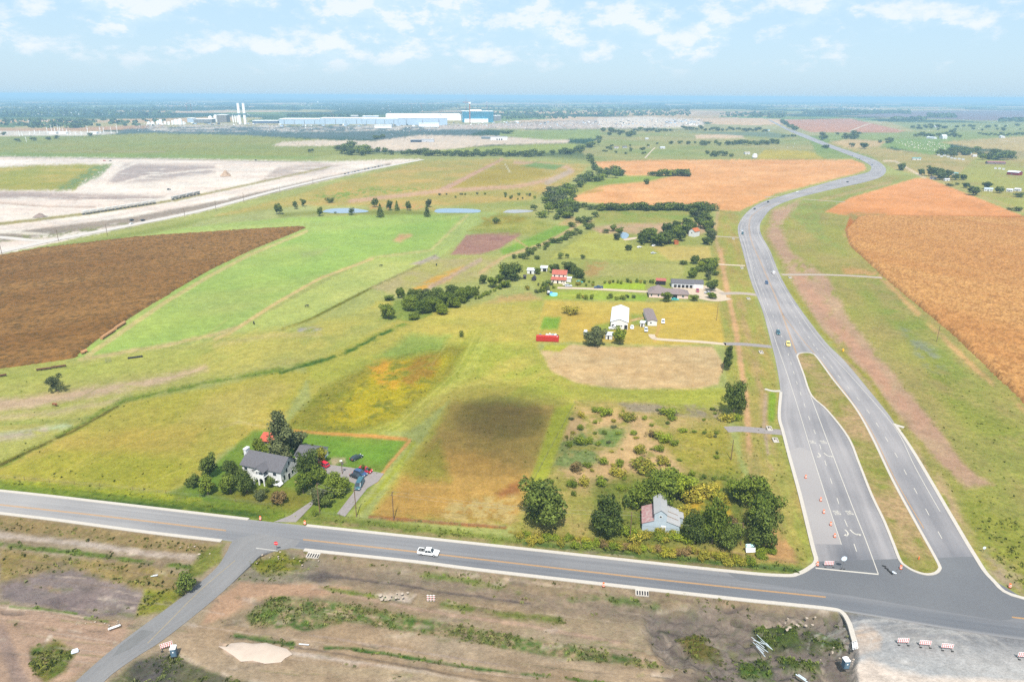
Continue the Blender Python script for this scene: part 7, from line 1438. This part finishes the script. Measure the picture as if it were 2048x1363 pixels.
for k_, x, y, tx, ty, m_, lb_, ct in [('suv', 1251, 656, 1251, 664, paint('maroon', (.25, .03, .05)), 'dark red car at the right corner of the metal hall', 'car'), ('pickup', 1228, 658, 1222, 658, PW, 'white pickup in front of the metal hall doorway', 'pickup'), ('sedan', 1264, 656, 1264, 662, PW, 'white car just right of the metal hall', 'car'), ('suv', 1292, 661.5, 1293, 672, PS, 'silver car below the trailer home', 'car'),
                                      ('suv', 1326, 645, 1326, 652, PW, 'white car at the right side of the trailer home', 'car'), ('van', 1171, 668, 1172, 660, PW, 'white van behind the grey spreading tree', 'van'), ('pickup', 1197, 576, 1185, 576, PB, 'navy pickup on the white farm lane', 'pickup'), ('suv', 1137, 573, 1150, 573, PS, 'silver car at the left end of the white farm lane', 'car'), ('sedan', 1132, 571, 1142, 571, mat('paint_cream', (.7, .68, .5), .3, .05, 1), 'cream car just behind the silver one on the farm lane', 'car'),
                                      ('sedan', 1279, 495, 1290, 493, PW, 'white car left of the orange canopy', 'car'), ('sedan', 1308, 492, 1318, 489, PW, 'white car close below the grove', 'car'), ('sedan', 1307, 507, 1318, 506, PS, 'grey car out on the meadow below the grove', 'car'), ('sedan', 1350, 600, 1360, 600, PG, 'turquoise car beside the round tree at the long house', 'car'), ('sedan', 1159, 565, 1170, 565, PG, 'turquoise car in the weeds right of the red-roofed house', 'car'),
                                      ('pickup', 1417, 588, 1408, 586, PS, 'silver pickup in the farm yard by the bright round tree', 'pickup'), ('suv', 1395, 583, 1396, 590, paint('dark_red', (.35, .05, .08)), 'reddish car in the middle of the farm yard', 'car'), ('suv', 264, 441, 272, 439, PD, 'dark vehicle on the pale concrete road, left of two', 'car'), ('suv', 286, 441.5, 294, 439.5, PD, 'dark vehicle on the pale concrete road, right of two', 'car'), ('sedan', 263, 448, 270, 446, PW, 'white vehicle beside the pale concrete road', 'car'),
                                      ('suv', 338, 379.5, 346, 379, PD, 'dark truck on the pale earthworks', 'car'), ('suv', 512, 321, 520, 321, PD, 'dark truck on the dirt road at the top of the earthworks', 'car'), ('sedan', 221, 322, 230, 322, PD, 'dark machine at the top left of the earthworks', 'car'), ('suv', 209, 322, 215, 322, paint('orange_red', (.6, .15, .1)), 'red machine at the top left of the earthworks', 'car')]:
    vehicle(k_, x, y, tx, ty, m_, lb_, cat=ct, detail=y > 560)
for i in range(12):
    t_ = i / 11; x = 690 + 74 * t_; y = 348.5 - 17 * t_; vehicle('sedan', x, y, x + 8, y - 2, [PD, PB, PS][i % 3], '%s car from the left in the queue on the far concrete road' % ordinal(i), 'queued_car', group='queue on the far concrete road', detail=False)
# farm machines
p = empty('tractor', at(1099, 589), .4, 'blue tractor with white cab below the red-roofed house', 'tractor'); MB().box(-.2, 1.9, -.45, .45, .9, 1.7).build('bonnet', paint('tractor_blue', (.03, .14, .5)), p); MB().box(-1.3, -.2, -.7, .7, 1.0, 2.6).build('cab', PW, p)
for s in (-1, 1): MB().bar((-.9, s * .75, .85), (-.9, s * 1.15, .85), .85, 12).build('wheel', BLK, p); MB().bar((1.4, s * .7, .5), (1.4, s * 1.0, .5), .5, 10).build('wheel', BLK, p)
p = empty('swimming_pool', at(1107, 590), 0, 'turquoise round pool beside the blue tractor', 'pool'); MB().bar((0, 0, 0), (0, 0, 1.1), 2.6, 16).build('shell', paint('pool', (.25, .70, .78)), p); MB().bar((0, 0, 1.1), (0, 0, 1.14), 2.35, 16).build('water', paint('pool_water', (.15, .55, .65)), p)
# ------------------------------------------------------------------ hay, troughs, cattle
HAY = mat('hay', 'E8B484', .95, .14, 3, bump=.03)
def bale_row(A, B, n, ph):
    a, b_ = at(*A), at(*B); d = (b_ - a) / n; rz = math.atan2(d.y, d.x); L2 = d.length * .48
    for i in range(n):
        c = a + d * (i + .5); o = MB().bar((-L2, 0, .85), (L2, 0, .85), .85, 14).bar((-L2 * .5, 0, .85), (L2 * .5, 0, .85), .87, 14).build('hay_bale', HAY, None, c, rz); tag(o, '%s round straw bale from the left in the %s' % (ordinal(i), ph), 'bale', 'round straw bales by the brown field')
bale_row((203, 679), (229, 662), 7, 'longer row at the brown field'); bale_row((231, 659), (250, 647), 5, 'upper short row at the brown field')
a = at(166, 707); tag(MB().bar((-.7, 0, .85), (.7, 0, .85), .85, 14).bar((.9, .9, .85), (2.2, .9, .85), .85, 14).build('hay_bale', HAY, None, a, .9), 'single straw bale pair below the two rows at the brown field', 'bale')
TRG = mat('trough_brown', '8A5A4A', .8, .15, 1)
for i, (A, B) in enumerate([((73, 742), (102, 738.5)), ((103, 737.5), (132, 733.5)), ((-14, 756), (13, 752))]):
    a, w, rz = frame_of(A, B); p = empty('feed_trough', a, rz, ['left half of the long brown feed trough', 'right half of the long brown feed trough', 'brown feed trough cut by the left edge'][i], 'trough', 'long brown troughs')
    MB().add([(0, 0, .9), (w, 0, .9), (w, .9, .9), (0, .9, .9), (0, .2, .45), (w, .2, .45), (w, .7, .45), (0, .7, .45)], [(0, 4, 5, 1), (1, 5, 6, 2), (2, 6, 7, 3), (3, 7, 4, 0), (4, 7, 6, 5)]).box(-.05, w + .05, -.08, 0, .75, .95).box(-.05, w + .05, .9, .98, .75, .95).build('pan', TRG, p)
    for u in (.03, .35, .65, .97): MB().box(w * u - .07, w * u + .07, .1, .8, 0, .5).build('leg', BLK, p)
for i in range(7):
    a = at(258 + 4.2 * i, 716.5 - .55 * i); tag(MB().bar((0, 0, 0), (0, 0, .35), .62, 10).bar((0, 0, .35), (0, 0, .7), .55, 10, .35).build('tyre_feeder', BLK, None, a), '%s black tyre feeder from the left in the short row' % ordinal(i), 'feeder', 'row of black tyre feeders')
p = empty('bale_ring', at(217, 723), 0, 'round grey hay ring on the left pasture', 'hay ring')
for zz in (.1, .7, 1.2):
    mb = MB()
    for i in range(14): t0, t1 = 6.283 * i / 14, 6.283 * (i + 1) / 14; mb.bar((1.2 * math.cos(t0), 1.2 * math.sin(t0), zz), (1.2 * math.cos(t1), 1.2 * math.sin(t1), zz), .04)
    mb.build('hoop', STL, p)
def cow(x, y, rz, col_, label):
    """one skinned body: barrel trunk, neck and lowered head, four jointed legs, tail"""
    V_ = [(-.95, 0, 1.22), (-.5, 0, 1.2), (.1, 0, 1.15), (.6, 0, 1.2), (.95, 0, 1.25), (1.25, 0, 1.0), (1.5, 0, .75)]
    E_ = [(i, i + 1) for i in range(6)]; R_ = [.28, .36, .38, .36, .26, .17, .12]
    def add(par, pts, rs):
        for p_, r in zip(pts, rs): V_.append(p_); R_.append(r); E_.append((par, len(V_) - 1)); par = len(V_) - 1
    for s in (-1, 1): add(3, [(.68, s * .22, .8), (.64, s * .24, .42), (.66, s * .24, .04)], [.14, .07, .07]); add(0, [(-.85, s * .24, .85), (-1.0, s * .25, .5), (-.92, s * .25, .04)], [.17, .08, .07]); add(5, [(1.12, s * .22, 1.12)], [.05])
    add(0, [(-1.2, 0, 1.15), (-1.28, 0, .6)], [.05, .04])
    me_ = bpy.data.meshes.new('cow'); me_.from_pydata(V_, E_, []); me_.update(); o = bpy.data.objects.new('cow', me_); COL.objects.link(o)
    md = o.modifiers.new('s', 'SKIN'); 
    for sv, r in zip(me_.skin_vertices[0].data, R_): sv.radius = (r, r)
    me_.skin_vertices[0].data[2].use_root = True
    ms = o.modifiers.new('b', 'SUBSURF'); ms.levels = ms.render_levels = 1
    bpy.context.view_layer.update(); m2 = bpy.data.meshes.new_from_object(o.evaluated_get(bpy.context.evaluated_depsgraph_get())); o.modifiers.clear(); o.data = m2; m2.materials.clear(); m2.materials.append(mat('hide_' + col_[0], col_[1], .8, .1, 2))
    o.location = at(x, y); o.rotation_euler = (0, 0, rz); tag(o, label, 'cow'); return o
cow(110, 812, -.3, ('brown', (.20, .07, .03)), 'reddish brown cow grazing on the left pasture'); cow(508, 648, 1.9, ('black', (.015, .015, .016)), 'black cow on the pasture below the tan path'); cow(614, 614, .3, ('black', (.015, .015, .016)), 'black cow lying far up beside the dark ditch'); cow(762, 533, .2, ('black', (.015, .015, .016)), 'black cow on the light olive pasture'); cow(873, 531, 1.5, ('black', (.015, .015, .016)), 'black cow above the tan ploughed strip')
# ------------------------------------------------------------------ road furniture
ORP = mat('barrel_orange', (.90, .16, .04), .5, .06, 2)
def barrel(x, y, label, s=1.0):
    p = empty('traffic_barrel', at(x, y, .05), 0, label, 'traffic barrel', 'orange traffic barrels')
    p.scale = (s, s, s); MB().bar((0, 0, 0), (0, 0, .14), .44, 10).build('base', BLK, p); MB().bar((0, 0, .14), (0, 0, .62), .34, 12, .31).bar((0, 0, .62), (0, 0, 1.15), .29, 12, .25).bar((0, 0, 1.15), (0, 0, 1.3), .1, 6).build('drum', ORP, p)
    for z0 in (.40, .80): MB().bar((0, 0, z0), (0, 0, z0 + .13), .345 if z0 < .6 else .295, 12).build('band', PW, p)
for x, y, lb_ in [(521, 1038.5, 'orange barrel at the left side of the house driveway mouth'), (610, 1047.5, 'orange barrel right of the house driveway mouth'), (1207, 1172, 'orange barrel at the south kerb near the right storm inlet'), (1634.5, 1130, 'orange barrel at the kerb corner beside the stop line'), (1801, 1137, 'orange barrel by the lower left tip of the median'), (2019, 1174, 'orange barrel on the grass at the right edge kerb'),
                 (1611, 955.5, 'uppermost barrel on the pale concrete lane'), (1641, 1001, 'second barrel down the pale concrete lane'), (1647, 1025.5, 'third barrel down the pale concrete lane'), (1661, 1050, 'fourth barrel down the pale concrete lane'), (1669, 1073.5, 'lowest barrel on the pale concrete lane')]: barrel(x, y, lb_)
def barricade(x, y, rz, label, fallen=False):
    p = empty('barricade', at(x, y, .05), rz, label, 'barricade', 'striped road barricades')
    for zi, z0 in enumerate((.55, 1.0, 1.45)):
        bd = MB().box(-1.3, 1.3, -.03, .03, z0, z0 + .28).build('board', PW, p); mb = MB()
        for i in range(6): u = -1.25 + i * .43; mb.add([(u, -.045, z0 + .01), (u + .22, -.045, z0 + .01), (u + .34, -.045, z0 + .27), (u + .12, -.045, z0 + .27)], [(0, 1, 2, 3)])
        mb.build('stripes', mat('stripe_red', (.62, .05, .03), .6, .05, 1), bd)
    for s in (-1.05, 1.05): MB().box(s - .05, s + .05, .03, .09, 0, 1.75).box(s - .04, s + .04, -.6, .7, .0, .08).build('leg', STL, p); MB().bar((s - .25, -.5, .1), (s + .25, -.5, .1), .13, 6).build('sandbag', BLK, p)
    if fallen: p.rotation_euler = (fallen, 0, rz); p.location.z = .1
for x, y, rz, lb_ in [(1657, 1132, .0, 'striped barricade at the end of the pale lane before the stop line'), (1805, 1287, -.05, 'left of three barricades on the gravel yard'), (1849, 1291.5, -.1, 'middle of three barricades on the gravel yard'), (1893, 1298, -.12, 'right of three barricades on the gravel yard'), (2046, 1316, -.1, 'barricade cut by the right edge of the yard'), (334, 1296, .5, 'barricade beside the portable toilet at the side road')]: barricade(x, y, rz, lb_)
barricade(1700, 1292, 1.2, 'tipped barricade by the grey kerb of the yard', .9); barricade(228, 1250, .6, 'small fallen barricade left of the side road', 1.25)
p = empty('marker_panel', at(862, 1201), 0, 'three upright red and white marker poles in the dirt', 'marker')
for i in (-1, 0, 1):
    q = MB().box(i * .75 - .12, i * .75 + .12, -.03, .03, 0, 1.9).build('post', PW, p); mb = MB()
    for z0 in (.3, .8, 1.3): mb.box(i * .75 - .125, i * .75 + .125, -.04, -.031, z0, z0 + .22)
    mb.build('band', MATS['stripe_red'], q)
for z0 in (.35, 1.0, 1.6): MB().box(-1.1, 1.1, .03, .07, z0, z0 + .1).build('rail', PW, p)
def round_sign(x, y, h, r, m, label, face=0.0, stand=True, octo=8, word=None, rz=0.0):
    p = empty('traffic_sign', at(x, y, .05), rz, label, 'sign')
    MB().bar((0, 0, 0), (0, 0, h), .05, 6).build('post', STL, p)
    pl = MB().bar((0, -.06, h), (0, -.09, h), r, octo).build('plate', m, p)
    if word:
        c = bpy.data.curves.new('word', 'FONT'); c.body = word; c.align_x = 'CENTER'; c.align_y = 'CENTER'; c.size = .42
        o = bpy.data.objects.new('word', c); COL.objects.link(o); bpy.context.view_layer.update(); m2 = bpy.data.meshes.new_from_object(o.evaluated_get(bpy.context.evaluated_depsgraph_get())); bpy.data.objects.remove(o)
        m2.materials.clear(); m2.materials.append(PW); o = bpy.data.objects.new('word', m2); COL.objects.link(o); o.parent = pl; o.location = (0, -.10, h); o.rotation_euler = (math.pi / 2, 0, 0)
    if stand:
        for s in (-1, 1): MB().box(s * .5 - .05, s * .5 + .05, -.5, .5, 0, .07).build('foot', STL, p); MB().bar((s * .7, -.2, .12), (s * .2, -.2, .12), .14, 6).build('sandbag', BLK, p)
    return p
PALEB = mat('sign_back', (.62, .70, .78), .4, .05, 1)
round_sign(1684, 1137, 3.4, .75, PALEB, 'pale round sign on a stand at the stop line', octo=16); round_sign(1966, 1104, 1.6, .45, PALEB, 'small pale round sign in the right verge', stand=False, octo=12)
round_sign(554, 1101, 2.6, .62, mat('stop_red', (.62, .02, .03), .5, .05, 1), 'red stop sign where the side road meets the cross road', stand=False, word='STOP')
fs = round_sign(1797, 1143, 1.6, .55, PALEB, 'fallen pale sign lying by the tip of the median', octo=12); fs.rotation_euler = (1.35, 0, -1.2)
for i, (x, y) in enumerate([(1768, 1132), (1773, 1137), (1778, 1142), (1782, 1146)]): a = at(x, y, .1); tag(MB().bar((-.5, 0, .15), (.5, 0, .15), .18, 6).build('sandbag', BLK, None, a, -.5 - .3 * i), '%s black sandbag on the asphalt by the fallen sign' % ordinal(i), 'sandbag', 'loose sandbags')
tag(MB().box(-.3, .3, -.3, .3, 0, .8).prism([(-.45, .8), (.45, .8), (0, 1.5)], -.3, .3).build('orange_marker', paint('marker', (.95, .45, .03)), None, at(1686, 702)), 'bright orange marker on the dirt strip right of the highway', 'marker'); tag(MB().bar((0, 0, 0), (0, 0, 1.1), .12, 6).build('delineator', ORP, None, at(1837, 1119)), 'small orange post at the lower end of the median', 'post')
# portable toilets
def toilet(x, y, rz, label):
    p = empty('portable_toilet', at(x, y), rz, label, 'portable toilet'); MB().box(-.6, .6, -.6, .6, .08, 2.1).build('cabin', mat('cabin_slate', (.07, .12, .17), .6, .08, 1), p); MB().prism([(-.66, 2.1), (.66, 2.1), (.6, 2.3), (0, 2.42), (-.6, 2.3)], -.66, .66).build('roof', PW, p)
    MB().box(-.4, .4, -.64, -.6, .15, 1.95).build('door', mat('cabin_door', (.09, .15, .20), .6, .08, 1), p); MB().box(-.15, .15, -.67, -.641, 1.2, 1.5).build('notice', PW, p); MB().box(-.7, .7, -.7, .7, 0, .08).build('skid', UND, p)
toilet(349, 1309, .2, 'dark portable toilet with white roof beside the side road'); toilet(1690, 1333, .1, 'dark portable toilet with white roof by the gravel yard')
# storm inlets, headwalls
for (A, B, lb_) in [((611, 1112), (636, 1115), 'left concrete storm inlet with four slots under the south kerb'), ((1271, 1188), (1298, 1190.5), 'right concrete storm inlet with slots under the south kerb')]:
    a, w, rz = frame_of(A, B); p = empty('storm_inlet', a, rz, lb_, 'storm inlet', 'concrete storm inlets'); d = 1.9
    MB().add([(0, 0, -.45), (w, 0, -.45), (w, d, .12), (0, d, .12), (0, 0, -.1), (w, 0, -.1), (w, d, .24), (0, d, .24)], [(4, 5, 6, 7), (0, 1, 5, 4), (1, 2, 6, 5), (3, 0, 4, 7)]).build('slab', KERB, p)
    for i in range(5):
        x0 = w * (i + .5) / 5.2
        MB().add([(x0 - .03, .1, -.065), (x0 + .35, .1, -.065), (x0 + .35, d - .5, .16), (x0 - .03, d - .5, .16)], [(0, 1, 2, 3)]).build('slot', DRK, p)
for i, (x, y) in enumerate([(1496, 597), (1483, 536), (1466, 478), (1579, 555), (1521, 704), (1549, 879), (1537, 856)]):
    p = empty('culvert_headwall', at(x, y), .0, '%s white culvert headwall beside a driveway, counted by height from the top' % ordinal([2, 1, 0, 3, 4, 6, 5][i]) if False else ['headwall below the farm yard driveway', 'headwall below the white gravel driveway', 'headwall below the uppermost driveway', 'headwall right of the highway below the long driveway', 'headwall below the middle driveway', 'headwall below the lowest driveway', 'headwall just above the lowest driveway'][i], 'culvert', 'white culvert headwalls')
    MB().add([(-1, 0, 0), (1, 0, 0), (1, .3, 0), (-1, .3, 0), (-1, 0, .9), (1, 0, .9), (1, .3, .9), (-1, .3, .9)], [(4, 5, 6, 7), (0, 1, 5, 4), (1, 2, 6, 5), (3, 0, 4, 7)]).add([(-1, -2.2, .05), (-.75, -2.2, .05), (-.75, 0, .05), (-1, 0, .05), (-1, -2.2, .15), (-.75, -2.2, .15), (-.75, 0, .8), (-1, 0, .8)], [(4, 5, 6, 7), (0, 1, 5, 4), (1, 2, 6, 5), (3, 0, 4, 7)]).add([(.75, -2.2, .05), (1, -2.2, .05), (1, 0, .05), (.75, 0, .05), (.75, -2.2, .15), (1, -2.2, .15), (1, 0, .8), (.75, 0, .8)], [(4, 5, 6, 7), (0, 1, 5, 4), (1, 2, 6, 5), (3, 0, 4, 7)]).box(-1, 1, -2.2, 0, .0, .08).build('wingwall', KERB, p)
    MB().bar((0, -.05, .42), (0, .05, .42), .28, 10).build('pipe_mouth', DRK, p)
# boards, pipes and rubble
a, w, rz = frame_of((1492, 1106), (1511, 1105)); p = empty('sign_board', a, rz, 'pale blue and white board among the weeds near the corner', 'board'); MB().add([(0, .6, 1.7), (w, .6, 1.7), (w, .9, 2.5), (0, .9, 2.5)], [(0, 1, 2, 3)]).box(0, w, .55, .62, 1.65, 1.72).build('upper_panel', mat('pale_cyan', (.50, .74, .76), .5, .05, 1), p); MB().add([(0, 0, .3), (w, 0, .3), (w, .55, 1.5), (0, .55, 1.5)], [(0, 1, 2, 3)]).build('lower_panel', PW, p)
for u in (.06, .94): MB().box(w * u - .06, w * u + .06, .6, .7, 0, 2.4).build('post', WOODM, p)
rp2 = random.Random(8)
for i in range(9):
    x, y = 1515 + rp2.uniform(0, 26), 1278 + rp2.uniform(0, 26); a = at(x, y); an = -1.0 + rp2.uniform(-.4, .4); L3 = rp2.uniform(2.2, 4); o = MB().bar((-L3 / 2, 0, .15), (L3 / 2, 0, .3), .07, 6).build('plastic_pipe', mat('pale_pipe', (.42, .48, .52), .5, .08, 1), None, a, an); tag(o, '%s pale pipe from the left in the loose heap on the dark soil' % ordinal(i), 'pipe', 'heap of pale pipes')
PX = sorted([(o.location.x, o) for o in COL.objects if o.name.startswith('plastic_pipe')], key=lambda t_: t_[0])
for i, (_, o) in enumerate(PX): o['label'] = '%s pale pipe from the left in the loose heap on the dark soil' % ordinal(i)
tag(MB().bar((-1.6, 0, .2), (1.6, 0, .2), .14, 6).box(-1.2, .6, .2, .5, .1, .3).build('plank_pair', mat('pale_pipe', 0), None, at(1605, 1358), -.9), 'pale planks lying at the bottom edge on dark soil', 'planks')
tag(MB().box(-.7, .7, -.35, .35, 0, .3).box(-.6, .5, .45, .9, 0, .2).build('board_stack', PALEB, None, at(150, 1303), .5), 'white boards stacked beside the green weed patch', 'boards'); tag(MB().box(-.8, .8, -.07, .07, .02, .1).box(-.3, .9, .2, .32, .02, .12).build('scrap_boards', PALEB, None, at(308, 1151), .2), 'pale scrap boards in the weeds left of the side road', 'boards'); tag(MB().box(-1.2, 1.2, -.08, .08, .0, .14).build('rail_piece', PALEB, None, at(608, 1288), -.1), 'pale rail lying on the dirt yard', 'rail')
a, b_ = at(1706, 1255), at(1712, 1293)
RK = mat('limestone', 'DCD0C4', .95, .12, 2)
def rock(x, y, s, m, label, group=None, seed=0):
    r = random.Random(seed); bm = bmesh.new(); bmesh.ops.create_icosphere(bm, subdivisions=1, radius=1)
    for v in bm.verts: v.co = Vector((v.co.x * s * r.uniform(.7, 1.2), v.co.y * s * r.uniform(.7, 1.2), max(v.co.z, -.4) * s * .55 * r.uniform(.7, 1.2)))
    me_ = bpy.data.meshes.new('rock'); bm.to_mesh(me_); bm.free(); me_.materials.append(m); o = bpy.data.objects.new('rock', me_); COL.objects.link(o); o.location = at(x, y, .0); tag(o, label, 'rock', group)
rl_ = []
rr = random.Random(12)
for (x0, x1, y0, y1, n, s, ph) in [(760, 826, 1184, 1200, 14, .5, 'in the pale rubble left of the marker poles'), (510, 640, 1102, 1130, 12, .35, 'on the rough corner by the stop sign'), (360, 440, 1088, 1108, 8, .35, 'on the bank left of the side road'), (1550, 1640, 1228, 1260, 12, .4, 'among the pale soil right of centre'), (1640, 1712, 1290, 1330, 12, .3, 'by the portable toilet at the yard'), (150, 240, 1240, 1255, 8, .25, 'on the dirt left of the side road')]:
    P_ = sorted((rr.uniform(x0, x1), rr.uniform(y0, y1)) for _ in range(n))
    for i, (x, y) in enumerate(P_): rock(x, y, s * rr.uniform(.5, 1.2), RK, '%s pale rock from the left %s' % (ordinal(i), ph), 'loose rocks', i)
# sand heap: a low wide mound of pale sand
vs, fs_ = [(0, 0, .35)], []; K = 26; cpt = at(514, 1306); edge = [at(x, y) - cpt for x, y in [(436, 1291), (452, 1292), (462, 1285), (484, 1283), (506, 1286), (532, 1284), (552, 1290), (574, 1296), (585, 1307), (570, 1315), (562, 1323), (530, 1326), (505, 1320), (482, 1322), (468, 1311), (452, 1300)]]
for j, (q, z) in enumerate([(.35, .34), (.7, .28), (.92, .14), (1, -.03)]):
    for e in edge: vs.append((e.x * q, e.y * q, z))
K = len(edge); fs_ = [(0, 1 + (i + 1) % K, 1 + i) for i in range(K)]
for j in range(3):
    for i in range(K): a_, b2 = 1 + j * K + i, 1 + j * K + (i + 1) % K; fs_.append((a_, b2, b2 + K, a_ + K))
o = mesh_obj('sand_heap', vs, fs_, mat('pale_sand', 'EEE0D6', .95, .06, .6, bump=.05), None, cpt, 0, True); tag(o, 'low pale sand mound on the dirt yard at the bottom', 'sand heap')
bm = bmesh.new(); bm.from_mesh(o.data); bmesh.ops.recalc_face_normals(bm, faces=bm.faces); bm.to_mesh(o.data); bm.free()
# ------------------------------------------------------------------ poles and wires
def pole(x, y, hpx, label, arm=True, r=.15, hm=None, lamp=False, armrz=0.3):
    h = hm or hgt(x, y, hpx); p = empty('utility_pole', at(x, y), armrz, label, 'utility pole', 'wooden utility poles'); MB().bar((0, 0, -.2), (0, 0, h), r, 7, r * .75).build('shaft', WOODM, p)
    if arm: MB().box(-1.1, 1.1, -.07, .07, h - .7, h - .55).build('crossarm', WOODM, p)
    if lamp: MB().bar((.35, 0, h - 1.6), (.35, 0, h - .8), .28, 8).build('transformer', STL, p); MB().box(-.5, .3, -.3, .1, h - .2, h + .1).build('lamp_box', PW, p)
    return p, h
PO = [(639.4, 1023, 55, 'utility pole left of the driveway loop at the road'), (713, 1032, 56, 'utility pole on the lane left of the scorched plot'), (787.5, 1039, 54, 'pale utility pole at the lower edge of the scorched plot'), (1259.7, 1078, 52, 'utility pole at the left corner of the barn'), (1481, 1089, 42, 'utility pole in front of the big clump of trees')]
tops = []
for x, y, h, lb_ in PO: p, hh_ = pole(x, y, h, lb_, armrz=1.4); a = at(x, y); tops.append(Vector((a.x, a.y, hh_ - .5)))
pole(684.7, 947, 26, 'yard pole with transformer inside the driveway', True, .13, lamp=True); pole(1462, 919, 40, 'dark pole leaning slightly by the dirt track', False, .17); pole(1470, 981, 24, 'pale pole rising among the upper clump trees', False, .12); pole(1873, 683, 32, 'thin pole alone in the right verge', False, .15); pole(1433, 640, 30, 'pale pole at the right edge of the mown yellow lot', False, .14); pole(1445, 745, 20, 'thin pole beside the narrow dark tree', False, .12)
for i, (x, y, h) in enumerate([(4, 508, 26), (117, 481, 22), (215, 471, 23), (370, 434.5, 18), (432, 420, 18), (488, 405.5, 20), (560, 385, 13), (626, 368, 11)]): pole(x, y, h, '%s slim pole from the left along the pale concrete road' % ordinal(i), False, .22)
for i in range(len(tops) - 1):
    A, B = tops[i], tops[i + 1]; mb = MB(); prev = None
    for s in (-.9, .9):
        prev = None
        for j in range(13):
            t_ = j / 12; q = A.lerp(B, t_) + Vector((0, s, -1.4 * 4 * t_ * (1 - t_)))
            if prev is not None: mb.bar(prev, q, .018, 3)
            prev = q
    o = mb.build('power_line', STL); tag(o, '%s span of power line from the left along the cross road' % ordinal(i), 'power line')
# wire fences
def fence(pts, label, step=4.0, h=1.2, sm=False):
    P = world_line(pts, 0, 5, sm); p = empty('wire_fence', P[0], 0, label, 'fence'); o0 = P[0]; posts, wires = MB(), MB(); cs = []
    for i in range(len(P) - 1):
        n_ = max(1, int((P[i + 1] - P[i]).length / step))
        for j in range(n_): cs.append(P[i].lerp(P[i + 1], j / n_) - o0)
    cs.append(P[-1] - o0)
    for i, c in enumerate(cs):
        if i < 100: MB().bar((c.x, c.y, -.2), (c.x, c.y, h), .06, 4).build('post', WOODM, p)
        if i:
            q = cs[i - 1]
            for zz in (.4, .75, 1.1): wires.bar((q.x, q.y, zz), (c.x, c.y, zz), .012, 3)
    wires.build('wire', STL, p)
fence([(0, 955), (200, 972), (400, 994), (545, 1012)], 'wire fence between left pasture and the road ditch', 9); fence([(640, 1028), (760, 1040), (1010, 1056)], 'wire fence at the lower edge of the scorched plot', 5); fence([(735, 1030), (905, 800)], 'wire fence at the left edge of the scorched plot', 12) if False else None
fence([(1060, 975), (1150, 805)], 'wire fence between mown strip and scrub lot', 7); fence([(566, 656), (742, 575), (862, 522), (948, 424)], 'wire fence along the dark ditch and up to the ponds', 14); fence([(1080, 601), (1290, 602), (1440, 604)], 'wire fence above the mown yellow lot', 8); fence([(1100, 515), (1165, 519), (1370, 526)], 'wire fence above the brown pasture', 10)
# unseen puffs of vapour, added only to cast soft shade on the scorched plot
cc = at(985, 848); sd = Vector((0, -math.cos(SUN_EL), math.sin(SUN_EL)))
def shade_puff(c, r, d, ang):
    bm = bmesh.new(); bmesh.ops.create_icosphere(bm, subdivisions=3, radius=1); me_ = bpy.data.meshes.new('cloud'); bm.to_mesh(me_); bm.free()
    o = bpy.data.objects.new('cloud', me_); COL.objects.link(o); o.location = c + sd * 420; o.scale = r; o.rotation_euler = (0, 0, ang)
    m = bpy.data.materials.new('shade_vapour'); m.use_nodes = True; t = m.node_tree; t.nodes.clear(); oo = t.nodes.new('ShaderNodeOutputMaterial'); pv = t.nodes.new('ShaderNodeVolumePrincipled'); pv.inputs['Color'].default_value = (1, 1, 1, 1); pv.inputs['Density'].default_value = d; t.links.new(pv.outputs[0], oo.inputs['Volume']); me_.materials.append(m); tag(o, kind='stuff')
shade_puff(cc, (36, 40, 16), .020, -.2); shade_puff(at(1000, 832), (19, 20, 12), .045, 0)
# ------------------------------------------------------------------ haze
hz = MB().box(-60000, 60000, -6000, 78000, -3.0, 127.0).build('haze', None)
tag(hz, kind='stuff')
hm = bpy.data.materials.new('haze'); hm.use_nodes = True; t = hm.node_tree; t.nodes.clear()
o_ = t.nodes.new('ShaderNodeOutputMaterial'); pvn = t.nodes.new('ShaderNodeVolumePrincipled')
pvn.inputs['Color'].default_value = (0.44, 0.72, 0.95, 1); pvn.inputs['Density'].default_value = 1.35e-4; pvn.inputs['Anisotropy'].default_value = 0.0
t.links.new(pvn.outputs[0], o_.inputs['Volume']); hz.data.materials.append(hm)
